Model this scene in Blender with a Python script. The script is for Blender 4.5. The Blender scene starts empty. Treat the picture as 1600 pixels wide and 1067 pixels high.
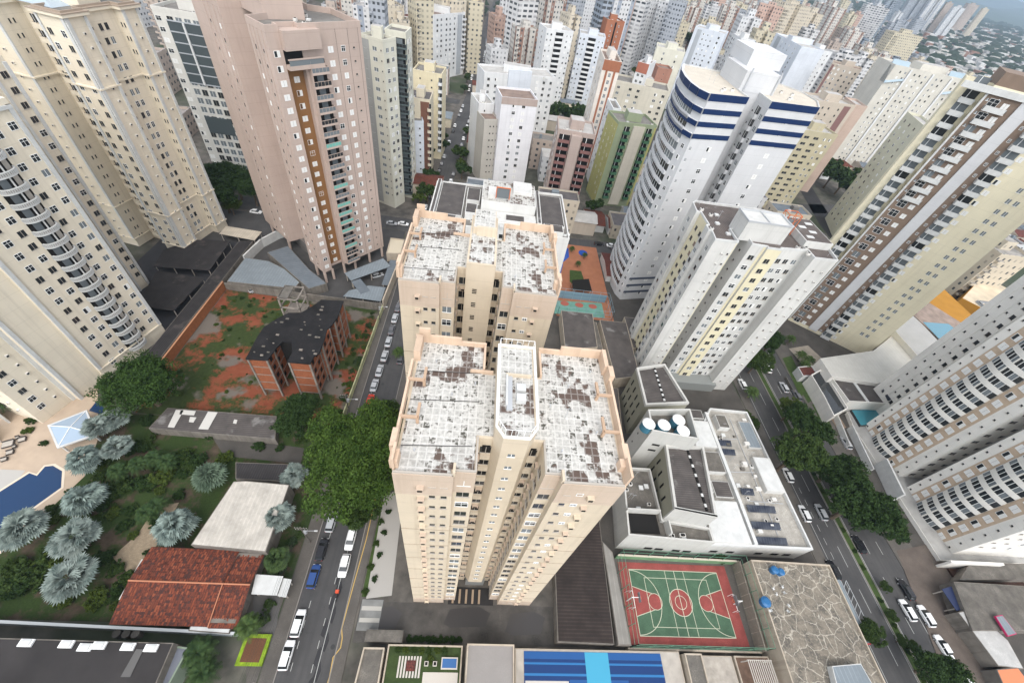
import bpy, bmesh, math, random
from mathutils import Vector, Matrix
R_ = random.Random(7)
SC = bpy.context.scene
COL = SC.collection
# ---------------------------------------------------------------- camera, world, sun
CR = ((0.9902368666025809, 0.09628237050026185, 0.10080006523784128),
      (0.0015682434647878163, -0.7307749132630551, 0.6826167055953214),
      (0.13938611348889063, -0.675794148595728, -0.7237912544996916))
FPX, CH = 633.51, 95.0
cam = bpy.data.cameras.new("camera"); camo = bpy.data.objects.new("camera", cam); COL.objects.link(camo)
cam.sensor_width = 36.0; cam.lens = FPX / 1600 * 36.0
cam.clip_start = 0.5; cam.clip_end = 60000
camo.matrix_world = Matrix(((CR[0][0], -CR[0][1], -CR[0][2], 0), (CR[1][0], -CR[1][1], -CR[1][2], 0),
                            (CR[2][0], -CR[2][1], -CR[2][2], CH), (0, 0, 0, 1)))
SC.camera = camo
W = bpy.data.worlds.new("World"); SC.world = W; W.use_nodes = True
nt = W.node_tree; bg = nt.nodes['Background']
sky = nt.nodes.new('ShaderNodeTexSky'); sky.sky_type = 'NISHITA'; sky.sun_disc = False
SUN_EL, SUN_AZ = 52, 178      # degrees; azimuth clockwise from +Y
sky.sun_elevation = math.radians(SUN_EL); sky.sun_rotation = math.radians(SUN_AZ)
sky.altitude = 750; sky.air_density = 1.0; sky.dust_density = 2.5; sky.ozone_density = 1.0
hs = nt.nodes.new('ShaderNodeHueSaturation'); hs.inputs['Saturation'].default_value = .22      # thin even cloud: a greyer sky
nt.links.new(sky.outputs[0], hs.inputs['Color']); nt.links.new(hs.outputs[0], bg.inputs[0]); bg.inputs[1].default_value = 0.15
sl = bpy.data.lights.new("sun", 'SUN'); so = bpy.data.objects.new("sun", sl); COL.objects.link(so)
sl.energy = 0.7; sl.angle = math.radians(50); sl.color = (1.0, 0.95, 0.88)
_az, _el = math.radians(SUN_AZ), math.radians(SUN_EL)
_d = Vector((math.sin(_az) * math.cos(_el), math.cos(_az) * math.cos(_el), math.sin(_el)))
so.rotation_euler = _d.to_track_quat('Z', 'Y').to_euler()
SC.view_settings.view_transform = 'Standard'; SC.view_settings.look = 'None'
SC.view_settings.exposure = 1.48; SC.view_settings.gamma = 1.0
try:
    SC.cycles.max_bounces = 5; SC.cycles.diffuse_bounces = 3; SC.cycles.glossy_bounces = 2
    SC.cycles.volume_bounces = 0; SC.cycles.transmission_bounces = 3
except Exception: pass

def at(px, py, z=0.0):
    "a point of the photograph, at height z, as ground coordinates (metres)"
    c = (px - 800, py - 533.5, FPX)
    d = [sum(CR[i][k] * c[k] for k in range(3)) for i in range(3)]
    t = (z - CH) / d[2]
    return (d[0] * t, d[1] * t)
def AT(pts, z=0.0): return [at(x, y, z) for x, y in pts]

# ---------------------------------------------------------------- materials
def _n(nt, t, **k):
    n = nt.nodes.new(t)
    for a, b in k.items(): setattr(n, a, b)
    return n
def _math(nt, op, a, b=None, c=None):
    n = _n(nt, 'ShaderNodeMath', operation=op)
    for i, v in enumerate((a, b, c)):
        if v is None: continue
        if isinstance(v, (int, float)): n.inputs[i].default_value = v
        else: nt.links.new(v, n.inputs[i])
    return n.outputs[0]
def _mix(nt, f, a, b):
    n = _n(nt, 'ShaderNodeMix', data_type='RGBA')
    for i, v in ((0, f), (6, a), (7, b)):
        if isinstance(v, (int, float)): n.inputs[i].default_value = v
        elif isinstance(v, tuple): n.inputs[i].default_value = (v + (1,))[:4]
        else: nt.links.new(v, n.inputs[i])
    return n.outputs[2]
def _noise(nt, vec, scale, detail=4, rough=.55, dist=0):
    n = _n(nt, 'ShaderNodeTexNoise'); n.inputs['Scale'].default_value = scale
    n.inputs['Detail'].default_value = detail; n.inputs['Roughness'].default_value = rough
    n.inputs['Distortion'].default_value = dist
    nt.links.new(vec, n.inputs['Vector']); return n.outputs[0]
def _ramp(nt, f, a, b):
    n = _n(nt, 'ShaderNodeMapRange'); n.inputs[1].default_value = a; n.inputs[2].default_value = b
    nt.links.new(f, n.inputs[0]); return n.outputs[0]
def _map(nt, vec, s, loc=(0, 0, 0), rot=(0, 0, 0)):
    n = _n(nt, 'ShaderNodeMapping'); n.inputs['Scale'].default_value = s; n.inputs['Location'].default_value = loc
    n.inputs['Rotation'].default_value = rot
    nt.links.new(vec, n.inputs[0]); return n.outputs[0]
def base(name, rough=.8, spec=.3):
    m = bpy.data.materials.new(name); m.use_nodes = True; nt = m.node_tree
    b = nt.nodes['Principled BSDF']; b.inputs['Roughness'].default_value = rough
    b.inputs['Specular IOR Level'].default_value = spec
    tc = _n(nt, 'ShaderNodeTexCoord')
    return m, nt, b, tc.outputs['Object']
def sc(c, k): return tuple(min(1, x * k) for x in c[:3])
MC = {}
def mat(name, c, rough=.8, var=.12, scale=.25, streak=0.0, spec=.3, metal=0, fine=0.0, grime=None):
    if name in MC: return MC[name]
    m, nt, b, v = base(name, rough, spec)
    b.inputs['Metallic'].default_value = metal
    o = _mix(nt, _ramp(nt, _noise(nt, v, scale, 6), .3, .7), sc(c, 1 - var), sc(c, 1 + var * .6))
    if fine: o = _mix(nt, _ramp(nt, _noise(nt, v, 6.0, 3), .35, .7), o, sc(c, 1 - fine))
    if streak:
        s = _noise(nt, _map(nt, v, (1.1, 1.1, .045)), 1.0, 5, .65)
        o = _mix(nt, _math(nt, 'MULTIPLY', _ramp(nt, s, .50, .74), streak), o, grime or sc(c, .45))
        s3 = _n(nt, 'ShaderNodeSeparateXYZ'); nt.links.new(v, s3.inputs[0])      # floor joints and blotchy repainting
        o = _mix(nt, _math(nt, 'MULTIPLY', _math(nt, 'LESS_THAN', _math(nt, 'FRACT', _math(nt, 'DIVIDE', s3.outputs[2], 2.95)), .022), .30), o, sc(c, .5))
        o = _mix(nt, _math(nt, 'MULTIPLY', _ramp(nt, _noise(nt, _map(nt, v, (1, 1, .6), (17, 5, 3)), .55, 5, .7), .55, .62), streak * .22), o, sc(c, .72))
    nt.links.new(o, b.inputs['Base Color'])
    MC[name] = m; return m
def plain(name, c, rough=.6, spec=.4, metal=0):
    if name in MC: return MC[name]
    m, nt, b, v = base(name, rough, spec); b.inputs['Base Color'].default_value = (*c, 1); b.inputs['Metallic'].default_value = metal
    MC[name] = m; return m
def stripes(name, c, c2, period, axis=0, width=.5, rough=.8, var=.2, patch=None, pth=(.5, .6)):
    "corrugated / planked sheets: alternating stripes along an object axis, weathered"
    m, nt, b, v = base(name, rough)
    s = _n(nt, 'ShaderNodeSeparateXYZ'); nt.links.new(v, s.inputs[0])
    f = _math(nt, 'FRACT', _math(nt, 'DIVIDE', s.outputs[axis], period))
    f = _math(nt, 'LESS_THAN', f, width)
    o = _mix(nt, f, c, c2)
    o = _mix(nt, _ramp(nt, _noise(nt, v, .35, 6), .35, .7), o, sc(c, 1 - var))
    o = _mix(nt, _math(nt, 'MULTIPLY', _ramp(nt, _noise(nt, v, 1.7, 5), .5, .75), .5), o, sc(c2, 1 - var * 1.5))
    if patch: o = _mix(nt, _ramp(nt, _noise(nt, v, .22, 5, .6), *pth), o, patch)
    nt.links.new(o, b.inputs['Base Color']); MC[name] = m; return m
def roofgrid(name):
    "white waterproofed roof with its square joints and brown worn patches"
    m, nt, b, v = base(name, .75)
    s = _n(nt, 'ShaderNodeSeparateXYZ'); nt.links.new(v, s.inputs[0])
    g = None
    for ax, per in ((0, .78), (1, .86)):
        f = _math(nt, 'LESS_THAN', _math(nt, 'FRACT', _math(nt, 'DIVIDE', s.outputs[ax], per)), .17)
        g = f if g is None else _math(nt, 'MAXIMUM', g, f)
    big = _noise(nt, _map(nt, v, (1, 1, 1), (3.1, 7.7, 0)), .19, 2, .5); med = _noise(nt, v, 1.0, 4, .6); fin = _noise(nt, v, 3.0, 4, .65)
    cell = _n(nt, 'ShaderNodeTexWhiteNoise', noise_dimensions='2D'); cv = _n(nt, 'ShaderNodeCombineXYZ')
    for ax, per in ((0, .78), (1, .86)): nt.links.new(_math(nt, 'FLOOR', _math(nt, 'DIVIDE', s.outputs[ax], per)), cv.inputs[ax])
    nt.links.new(cv.outputs[0], cell.inputs['Vector']); cr = cell.outputs['Value']
    pf = _math(nt, 'ADD', _math(nt, 'MULTIPLY', big, .6), _math(nt, 'ADD', _math(nt, 'MULTIPLY', med, .33), _math(nt, 'MULTIPLY', cr, .07)))
    patch = _ramp(nt, pf, .555, .585)
    sf = _math(nt, 'ADD', _math(nt, 'MULTIPLY', fin, .5), _math(nt, 'ADD', _math(nt, 'MULTIPLY', med, .25), _math(nt, 'ADD', _math(nt, 'MULTIPLY', cr, .16), _math(nt, 'MULTIPLY', big, .2))))
    spots = _ramp(nt, sf, .59, .65)
    o = _mix(nt, _ramp(nt, fin, .35, .65), (.55, .53, .49), (.37, .36, .33)); o = _mix(nt, _math(nt, 'MULTIPLY', _ramp(nt, _noise(nt, v, .55, 6, .7), .5, .66), .6), o, (.26, .245, .22)); o = _mix(nt, _math(nt, 'MULTIPLY', g, .45), o, (.66, .64, .60))
    dark = _mix(nt, _noise(nt, v, 5, 2), (.045, .045, .035), (.11, .10, .08))
    brown = _mix(nt, _noise(nt, v, 4, 2), (.07, .047, .038), (.135, .095, .075))
    o = _mix(nt, _math(nt, 'MULTIPLY', spots, _math(nt, 'SUBTRACT', 1.0, _math(nt, 'MULTIPLY', g, .8))), o, dark)
    o = _mix(nt, _math(nt, 'MULTIPLY', patch, _math(nt, 'SUBTRACT', 1.0, _math(nt, 'MULTIPLY', g, .3))), o, brown)
    nt.links.new(o, b.inputs['Base Color']); MC[name] = m; return m
def tiles(name, c1, c2, c3, p=.32, q=.42):
    m, nt, b, v = base(name, .85)
    s = _n(nt, 'ShaderNodeSeparateXYZ'); nt.links.new(v, s.inputs[0])
    u = _math(nt, 'LESS_THAN', _math(nt, 'FRACT', _math(nt, 'DIVIDE', s.outputs[0], p)), .3)
    w = _math(nt, 'LESS_THAN', _math(nt, 'FRACT', _math(nt, 'DIVIDE', s.outputs[1], q)), .22)
    o = _mix(nt, _ramp(nt, _noise(nt, v, .5, 5), .35, .65), c1, c2)
    cell = _n(nt, 'ShaderNodeTexWhiteNoise', noise_dimensions='2D')
    cv = _n(nt, 'ShaderNodeCombineXYZ')
    nt.links.new(_math(nt, 'FLOOR', _math(nt, 'DIVIDE', s.outputs[0], p)), cv.inputs[0])
    nt.links.new(_math(nt, 'FLOOR', _math(nt, 'DIVIDE', s.outputs[1], q)), cv.inputs[1])
    nt.links.new(cv.outputs[0], cell.inputs['Vector'])
    o = _mix(nt, _math(nt, 'MULTIPLY', cell.outputs['Value'], .6), o, c3)
    o = _mix(nt, _math(nt, 'MULTIPLY', _math(nt, 'MAXIMUM', u, w), .55), o, sc(c3, .5))
    o = _mix(nt, _ramp(nt, _noise(nt, v, 2.6, 6, .75), .5, .62), o, sc(c3, .55)); o = _mix(nt, _math(nt, 'MULTIPLY', _ramp(nt, _noise(nt, _map(nt, v, (1, 2.5, 1), (9, 4, 0)), .8, 5, .7), .5, .68), .55), o, (.06, .035, .03))
    nt.links.new(o, b.inputs['Base Color'])
    MC[name] = m; return m
def facade(name, wall, roof, bay=2.9, fl=3.0, wx=(.28, .68), wz=(.3, .72), win=(.06, .065, .07), band=0, wall2=None, pale_share=.35):
    "far high-rise skin: a window grid in object space, wall elsewhere, roofing on top"
    m, nt, b, v = base(name, .75)
    s = _n(nt, 'ShaderNodeSeparateXYZ'); nt.links.new(v, s.inputs[0])
    ng = _n(nt, 'ShaderNodeTexCoord'); sn = _n(nt, 'ShaderNodeSeparateXYZ'); nt.links.new(ng.outputs['Normal'], sn.inputs[0])
    side = _math(nt, 'GREATER_THAN', _math(nt, 'ABSOLUTE', sn.outputs[0]), .6)
    up = _math(nt, 'GREATER_THAN', sn.outputs[2], .6)
    u = _math(nt, 'ADD', _math(nt, 'MULTIPLY', s.outputs[1], side), _math(nt, 'MULTIPLY', s.outputs[0], _math(nt, 'SUBTRACT', 1, side)))
    ud = _math(nt, 'DIVIDE', u, bay); zd = _math(nt, 'DIVIDE', s.outputs[2], fl)
    uf = _math(nt, 'FRACT', ud); zf = _math(nt, 'FRACT', zd)
    def rng(f, a, c): return _math(nt, 'MULTIPLY', _math(nt, 'GREATER_THAN', f, a), _math(nt, 'LESS_THAN', f, c))
    w = _math(nt, 'MULTIPLY', rng(uf, *wx), rng(zf, *wz))
    cell = _n(nt, 'ShaderNodeTexWhiteNoise', noise_dimensions='3D'); cv = _n(nt, 'ShaderNodeCombineXYZ')
    nt.links.new(_math(nt, 'FLOOR', ud), cv.inputs[0]); nt.links.new(_math(nt, 'FLOOR', zd), cv.inputs[1]); nt.links.new(side, cv.inputs[2])
    nt.links.new(cv.outputs[0], cell.inputs['Vector'])
    wc = _mix(nt, _math(nt, 'MULTIPLY', _math(nt, 'GREATER_THAN', cell.outputs['Value'], 1 - pale_share), .55), win, wall)  # a random share of panes is paler, blended towards the wall
    wl = _mix(nt, _ramp(nt, _noise(nt, v, .08, 5), .3, .7), sc(wall, .88), wall)
    if wall2:
        bf = rng(_math(nt, 'FRACT', _math(nt, 'DIVIDE', u, bay * 4)), .5, .78)
        wl = _mix(nt, bf, wl, wall2)
    if band: wl = _mix(nt, _math(nt, 'LESS_THAN', zf, band), wl, sc(wall, .55))
    o = _mix(nt, w, wl, wc)
    rf = _mix(nt, _ramp(nt, _noise(nt, v, .25, 5), .4, .65), roof, sc(roof, .55))
    o = _mix(nt, up, o, rf)
    nt.links.new(o, b.inputs['Base Color']); MC[name] = m; return m

# ---------------------------------------------------------------- mesh building
SUBS = True      # near towers: window > frame, balcony > railing
class MB:
    def __init__(s): s.v = []; s.f = []; s.m = []; s.mats = []
    def mi(s, m):
        if m not in s.mats: s.mats.append(m)
        return s.mats.index(m)
    def face(s, pts, m):
        i = len(s.v); s.v += [tuple(p) for p in pts]; s.f.append(tuple(range(i, i + len(pts)))); s.m.append(s.mi(m))
    def box(s, x0, x1, y0, y1, z0, z1, m, rz=0, o=(0, 0, 0), skip=''):
        P = [(x, y, z) for z in (z0, z1) for x, y in ((x0, y0), (x1, y0), (x1, y1), (x0, y1))]
        if rz or o != (0, 0, 0):
            c, k = math.cos(rz), math.sin(rz); P = [(x * c - y * k + o[0], x * k + y * c + o[1], z + o[2]) for x, y, z in P]
        i = len(s.v); s.v += P; a = s.mi(m)
        for n, f in (('b', (0, 3, 2, 1)), ('t', (4, 5, 6, 7)), ('f', (0, 1, 5, 4)), ('r', (1, 2, 6, 5)), ('k', (2, 3, 7, 6)), ('l', (3, 0, 4, 7))):
            if n not in skip: s.f.append(tuple(i + q for q in f)); s.m.append(a)
        return s
    def prism(s, poly, z0, z1, m, mt=None, bottom=False):
        i = len(s.v); n = len(poly); a = s.mi(m)
        s.v += [(x, y, z0) for x, y in poly] + [(x, y, z1) for x, y in poly]
        for k in range(n):
            j = (k + 1) % n; s.f.append((i + k, i + j, i + n + j, i + n + k)); s.m.append(a)
        s.f.append(tuple(range(i + n, i + 2 * n))); s.m.append(s.mi(mt or m))
        if bottom: s.f.append(tuple(range(i + n - 1, i - 1, -1))); s.m.append(a)
        return s
    def tube(s, p, q, r0, r1, m, n=8, cap=True):
        p, q = Vector(p), Vector(q); d = (q - p).normalized(); a = d.orthogonal().normalized(); b = d.cross(a)
        i = len(s.v); k = s.mi(m)
        for c, r in ((p, r0), (q, r1)):
            for t in range(n):
                w = 2 * math.pi * t / n; s.v.append(tuple(c + a * (math.cos(w) * r) + b * (math.sin(w) * r)))
        for t in range(n):
            u = (t + 1) % n; s.f.append((i + t, i + u, i + n + u, i + n + t)); s.m.append(k)
        if cap: s.f.append(tuple(range(i + n, i + 2 * n))); s.m.append(k); s.f.append(tuple(range(i + n - 1, i - 1, -1))); s.m.append(k)
        return s
    def cyl(s, x, y, z0, z1, r, m, n=16, mt=None, r1=None):
        r1 = r if r1 is None else r1
        i = len(s.v); k = s.mi(m)
        for z, rr in ((z0, r), (z1, r1)):
            for t in range(n): w = 2 * math.pi * t / n; s.v.append((x + math.cos(w) * rr, y + math.sin(w) * rr, z))
        for t in range(n): u = (t + 1) % n; s.f.append((i + t, i + u, i + n + u, i + n + t)); s.m.append(k)
        s.f.append(tuple(range(i + n, i + 2 * n))); s.m.append(s.mi(mt or m))
        return s
    def mesh(s, name):
        me = bpy.data.meshes.new(name); me.from_pydata(s.v, [], s.f)
        for m in s.mats: me.materials.append(m)
        me.polygons.foreach_set('material_index', s.m); me.update(); return me
    def build(s, name, parent=None, **k):
        return link(name, s.mesh(name), parent, **k)
def link(name, data, parent=None, loc=None, rz=None, mw=None, scale=None, kind=None, label=None):
    o = bpy.data.objects.new(name, data); COL.objects.link(o)
    if loc is not None: o.location = loc
    if rz: o.rotation_euler = (0, 0, rz)
    if scale: o.scale = scale
    if mw is not None: o.matrix_local = mw
    if parent: o.parent = parent
    if kind: o['kind'] = kind
    if label: o['label'] = label
    return o
def tag(o, label, cat, group=None, kind=None):
    o['label'] = label; o['category'] = cat
    if group: o['group'] = group
    if kind: o['kind'] = kind
    return o
def thing(name, label, cat, loc=(0, 0, 0), rz=0, group=None):
    o = bpy.data.objects.new(name, None); o.empty_display_size = .5; COL.objects.link(o)
    o.location = loc; o.rotation_euler = (0, 0, rz); return tag(o, label, cat, group)
def struct(name, mb): o = mb.build(name); o['kind'] = 'structure'; return o
def copy_tree(o, parent=None):
    c = o.copy(); COL.objects.link(c)
    if parent: c.parent = parent
    for ch in list(o.children): copy_tree(ch, c)
    return c
def inset(poly, d):
    "shift every edge of a CCW polygon inwards by d"
    n = len(poly); out = []
    for i in range(n):
        a, b, c = Vector(poly[i - 1]), Vector(poly[i]), Vector(poly[(i + 1) % n])
        e1 = (b - a).normalized(); e2 = (c - b).normalized(); n1 = Vector((-e1.y, e1.x)); n2 = Vector((-e2.y, e2.x))
        k = 1 + n1.dot(n2)
        if abs(k) < .2: p = b + n1 * d
        else: p = b + (n1 + n2) * (d / k)
        out.append((p.x, p.y))
    return out
def ring(mb, poly, w, z0, z1, m, out=0.0):
    "a wall of width w round the polygon (parapet), with its coping"
    P = inset(poly, -out) if out else list(poly); Q = inset(poly, w); n = len(P)
    for i in range(n):
        j = (i + 1) % n; a, b, c, d = P[i], P[j], Q[j], Q[i]
        mb.face([(*a, z0), (*b, z0), (*b, z1), (*a, z1)], m); mb.face([(*c, z0), (*d, z0), (*d, z1), (*c, z1)], m)
        mb.face([(*a, z1), (*b, z1), (*c, z1), (*d, z1)], m)
        if out: mb.face([(*b, z0), (*a, z0), (*d, z0), (*c, z0)], m)

# ---------------------------------------------------------------- shared materials
M = dict(
 glass=plain('dark_glass', (.025, .028, .03), .12, .6), glassg=plain('grey_glass', (.16, .18, .19), .2, .6),
 shut=plain('white_shutter', (.74, .73, .70), .6), frame=plain('window_frame', (.82, .82, .80), .5),
 dk=plain('dark_opening', (.018, .017, .016), .9, .1), curtain=plain('curtain', (.42, .38, .33), .8),
 teal=plain('teal_glass', (.16, .42, .36), .3), white=mat('white_paint', (.58, .58, .56), .7, .12, .5, .3, grime=(.42, .41, .39)),
 metal=plain('galvanised', (.5, .51, .52), .45, .5, .3), black=plain('black_rubber', (.02, .02, .02), .7),
 ac=plain('ac_casing', (.62, .60, .56), .6), brown_sh=plain('brown_shutter', (.22, .16, .12), .7),
 frameb=plain('blue_frame', (.30, .36, .42), .5))
# ---------------------------------------------------------------- window / balcony prototypes (local: x along wall, -y outward, z up)
PROTO = {}
def split(k, name, b, sub, subname):
    "a part mesh, with its sub-part mesh when the thing is near enough to show it"
    if SUBS and sub.f: PROTO[k] = (b.mesh(name), subname, sub.mesh(subname))
    else:
        n = len(b.v); b.v += sub.v; b.f += [tuple(q + n for q in f) for f in sub.f]; b.m += [b.mi(sub.mats[i]) for i in sub.m]; PROTO[k] = b.mesh(name)
    return PROTO[k]
def P_win(w, h, st):
    k = ('w', w, h, st, SUBS)
    if k in PROTO: return PROTO[k]
    b = MB(); fb = MB(); f = M['frame']; g = M['glass']; t = .07; o = -.07
    if st in ('open', 'half', 'shut', 'sill'):
        for a, c, d, e in ((-w/2, w/2, -h/2 - t, -h/2), (-w/2, w/2, h/2, h/2 + t), (-w/2 - t, -w/2, -h/2 - t, h/2 + t), (w/2, w/2 + t, -h/2 - t, h/2 + t)):
            fb.box(a, c, o, .0, d, e, f, skip='k')
        if st == 'half':
            b.box(-w/2, 0, -.03, .01, -h/2, h/2, g, skip='k'); b.box(0, w/2, -.05, .01, -h/2, h/2, M['shut'], skip='k')
        elif st == 'shut':
            b.box(-w/2, -.02, -.04, .01, -h/2, h/2, M['shut'], skip='k'); b.box(.02, w/2, -.05, .01, -h/2, h/2, M['shut'], skip='k')
            b.box(-.02, .02, -.03, .01, -h/2, h/2, M['dk'], skip='k')
        else:
            b.box(-w/2, w/2, -.02, .01, -h/2, h/2, g, skip='k'); fb.box(-.03, .03, -.05, .0, -h/2, h/2, f, skip='k')
            b.box(-w/2, w/2, -.05, 0, h*.12, h*.12 + .05, f, skip='k')
    elif st == 'dark':
        b.box(-w/2, w/2, -.03, .01, -h/2, h/2, g, skip='k'); fb.box(-w/2 - .1, w/2 + .1, -.12, 0, -h/2 - .1, -h/2, M['curtain'], skip='k')
        if w > 1: b.box(-.03, .03, -.06, 0, -h/2, h/2, M['curtain'], skip='k')
    elif st == 'grey':
        b.box(-w/2, w/2, -.03, .01, -h/2, h/2, M['glassg'], skip='k'); fb.box(-w/2 - .06, w/2 + .06, -.08, 0, -h/2 - .1, -h/2, f, skip='k')
        fb.box(-.04, .04, -.06, 0, -h/2, h/2, f, skip='k')
    elif st == 'brownw':
        b.box(-w/2, w/2, -.03, .01, -h/2, h/2, M['brown_sh'], skip='k')
        b.box(-w/2, w/2, -.05, 0, -.03, .03, M['curtain'], skip='k'); b.box(-w/2-.05, w/2+.05, -.08, 0, -h/2-.08, -h/2, M['curtain'], skip='k')
    elif st == 'vent':
        b.box(-w/2, w/2, -.35, .01, -h/2, h/2, M['ac'], skip='k'); b.box(-w/2 + .06, w/2 - .06, -.37, -.3, -h/2 + .05, h/2 - .05, M['dk'], skip='k')
    return split(k, 'window_' + st, b, fb, 'frame')
def P_box(w, h, d, m, grille=True):
    k = ('b', w, h, d, m.name)
    if k in PROTO: return PROTO[k]
    b = MB(); b.box(-w/2, w/2, -d, .01, -h/2, h/2, m)
    if grille: b.box(-w*.32, w*.32, -d - .03, -d, -h*.3, h*.3, M['dk'])
    PROTO[k] = b.mesh('ac_box'); return PROTO[k]
def P_balc(st, w, d, wall, glass=None, h=2.85):
    "one balcony: slab, parapet or rail, and the opening behind; z=0 is its floor"
    k = ('bal', st, w, d, wall.name, glass.name if glass else '', h, SUBS)
    if k in PROTO: return PROTO[k]
    b = MB(); rb = MB(); g = glass or M['glass']
    if st == 'curved':
        n = 10; pts = []
        for i in range(n + 1):
            a = math.pi * i / n; pts.append((-math.cos(a) * w/2, -math.sin(a) ** .8 * d))
        b.prism([(x, y) for x, y in pts][::1], -.22, .0, wall, bottom=True)
        for i in range(n):
            (x0, y0), (x1, y1) = pts[i], pts[i + 1]
            q = .86; r0, r1 = (x0*q, y0*q), (x1*q, y1*q)
            rb.face([(x0, y0, .85), (x1, y1, .85), (*r1, .85), (*r0, .85)], wall)
            rb.face([(x0, y0, .68), (x1, y1, .68), (x1, y1, .85), (x0, y0, .85)], wall)
            rb.face([(x1, y1, 0), (x0, y0, 0), (x0, y0, .12), (x1, y1, .12)][::-1], wall)
            rb.face([(*r0, .0), (*r1, .0), (*r1, .85), (*r0, .85)], M['curtain'])
            for t in (0, .5):
                X, Y = x0 + (x1-x0)*t, y0 + (y1-y0)*t; rb.box(X-.07, X+.07, Y-.03, Y+.1, .12, .68, wall, skip='tbk')
        b.box(-w/2 + .1, w/2 - .1, -.05, .01, .1, h - .45, M['dk'], skip='k')
        b.box(-w*.3, -w*.02, -.09, 0, .1, h - .6, M['glassg'], skip='k'); b.box(w*.22, w*.4, -.09, 0, .1, h - .5, M['curtain'], skip='k')
        b.box(-.1, .1, -d*.82, -d*.7, .8, h - .22, wall)
    elif st == 'box':
        b.box(-w/2, w/2, -d, .0, -.2, 0, wall); rb.box(-w/2, w/2, -d, -d + .12, 0, 1.05, wall); rb.box(-w/2, -w/2 + .12, -d, 0, 0, 1.05, wall, skip='k'); rb.box(w/2 - .12, w/2, -d, 0, 0, 1.05, wall, skip='k')
        b.box(-w/2 + .1, w/2 - .1, -.04, .01, .05, h - .35, g, skip='k'); b.box(-w*.15, -w*.1, -.08, 0, .05, h-.35, M['frame'], skip='k')
    elif st == 'rail':      # solid sides, glazed front
        b.box(-w/2, w/2, -d, .0, -.55, 0, wall); rb.box(-w/2 + .1, w/2 - .1, -d, -d + .05, .0, .95, g); rb.box(-w/2, w/2, -d - .03, -d + .08, .95, 1.03, wall)
        b.box(-w/2, -w/2 + .15, -d, 0, -.0, h - .5, wall, skip='k'); b.box(w/2 - .15, w/2, -d, 0, 0, 1.0, wall, skip='k')
        b.box(-w/2 + .15, w/2 - .15, -.04, .01, .05, h - .6, M['dk'], skip='k'); b.box(-w*.1, w*.25, -.08, 0, .05, h - .8, M['glassg'], skip='k')
        for i in range(1, 5): rb.box(-w/2 + i*w/5 - .03, -w/2 + i*w/5 + .03, -d - .02, -d + .06, 0, .95, wall)
    elif st == 'bow':       # shallow curved white balcony front with dark glazing above
        n = 8; pts = [(-w/2 + w*i/n, -d * (1 - (2*i/n - 1) ** 2) - .35) for i in range(n + 1)]
        b.prism([(-w/2, .0)] + pts + [(w/2, .0)], -.35, .95, wall, mt=M['curtain'], bottom=True)
        for i in range(n):
            (x0, y0), (x1, y1) = pts[i], pts[i+1]; k2 = .12
            mm = M['frame'] if i in (3, 4) and False else (g if i % 3 else M['glassg'])
            b.face([(x0, y0 + k2, .95), (x1, y1 + k2, .95), (x1, y1 + k2, h - .35), (x0, y0 + k2, h - .35)], mm)
            b.box(x0 - .04, x0 + .04, y0 + .02, y0 + .14, .95, h - .35, M['frame'], skip='tbk')
        x, y = pts[n//2]; b.box(-.16, .16, y - .02, y + .1, .95, h - .35, wall)
    elif st == 'green':
        b.box(-w/2, w/2, -d, 0, -.15, .95, wall); b.box(-w/2 + .1, w/2 - .1, -.05, .01, .95, h - .3, M['dk'], skip='k')
    return split(k, 'balcony_' + st, b, rb, 'railing')

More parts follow.
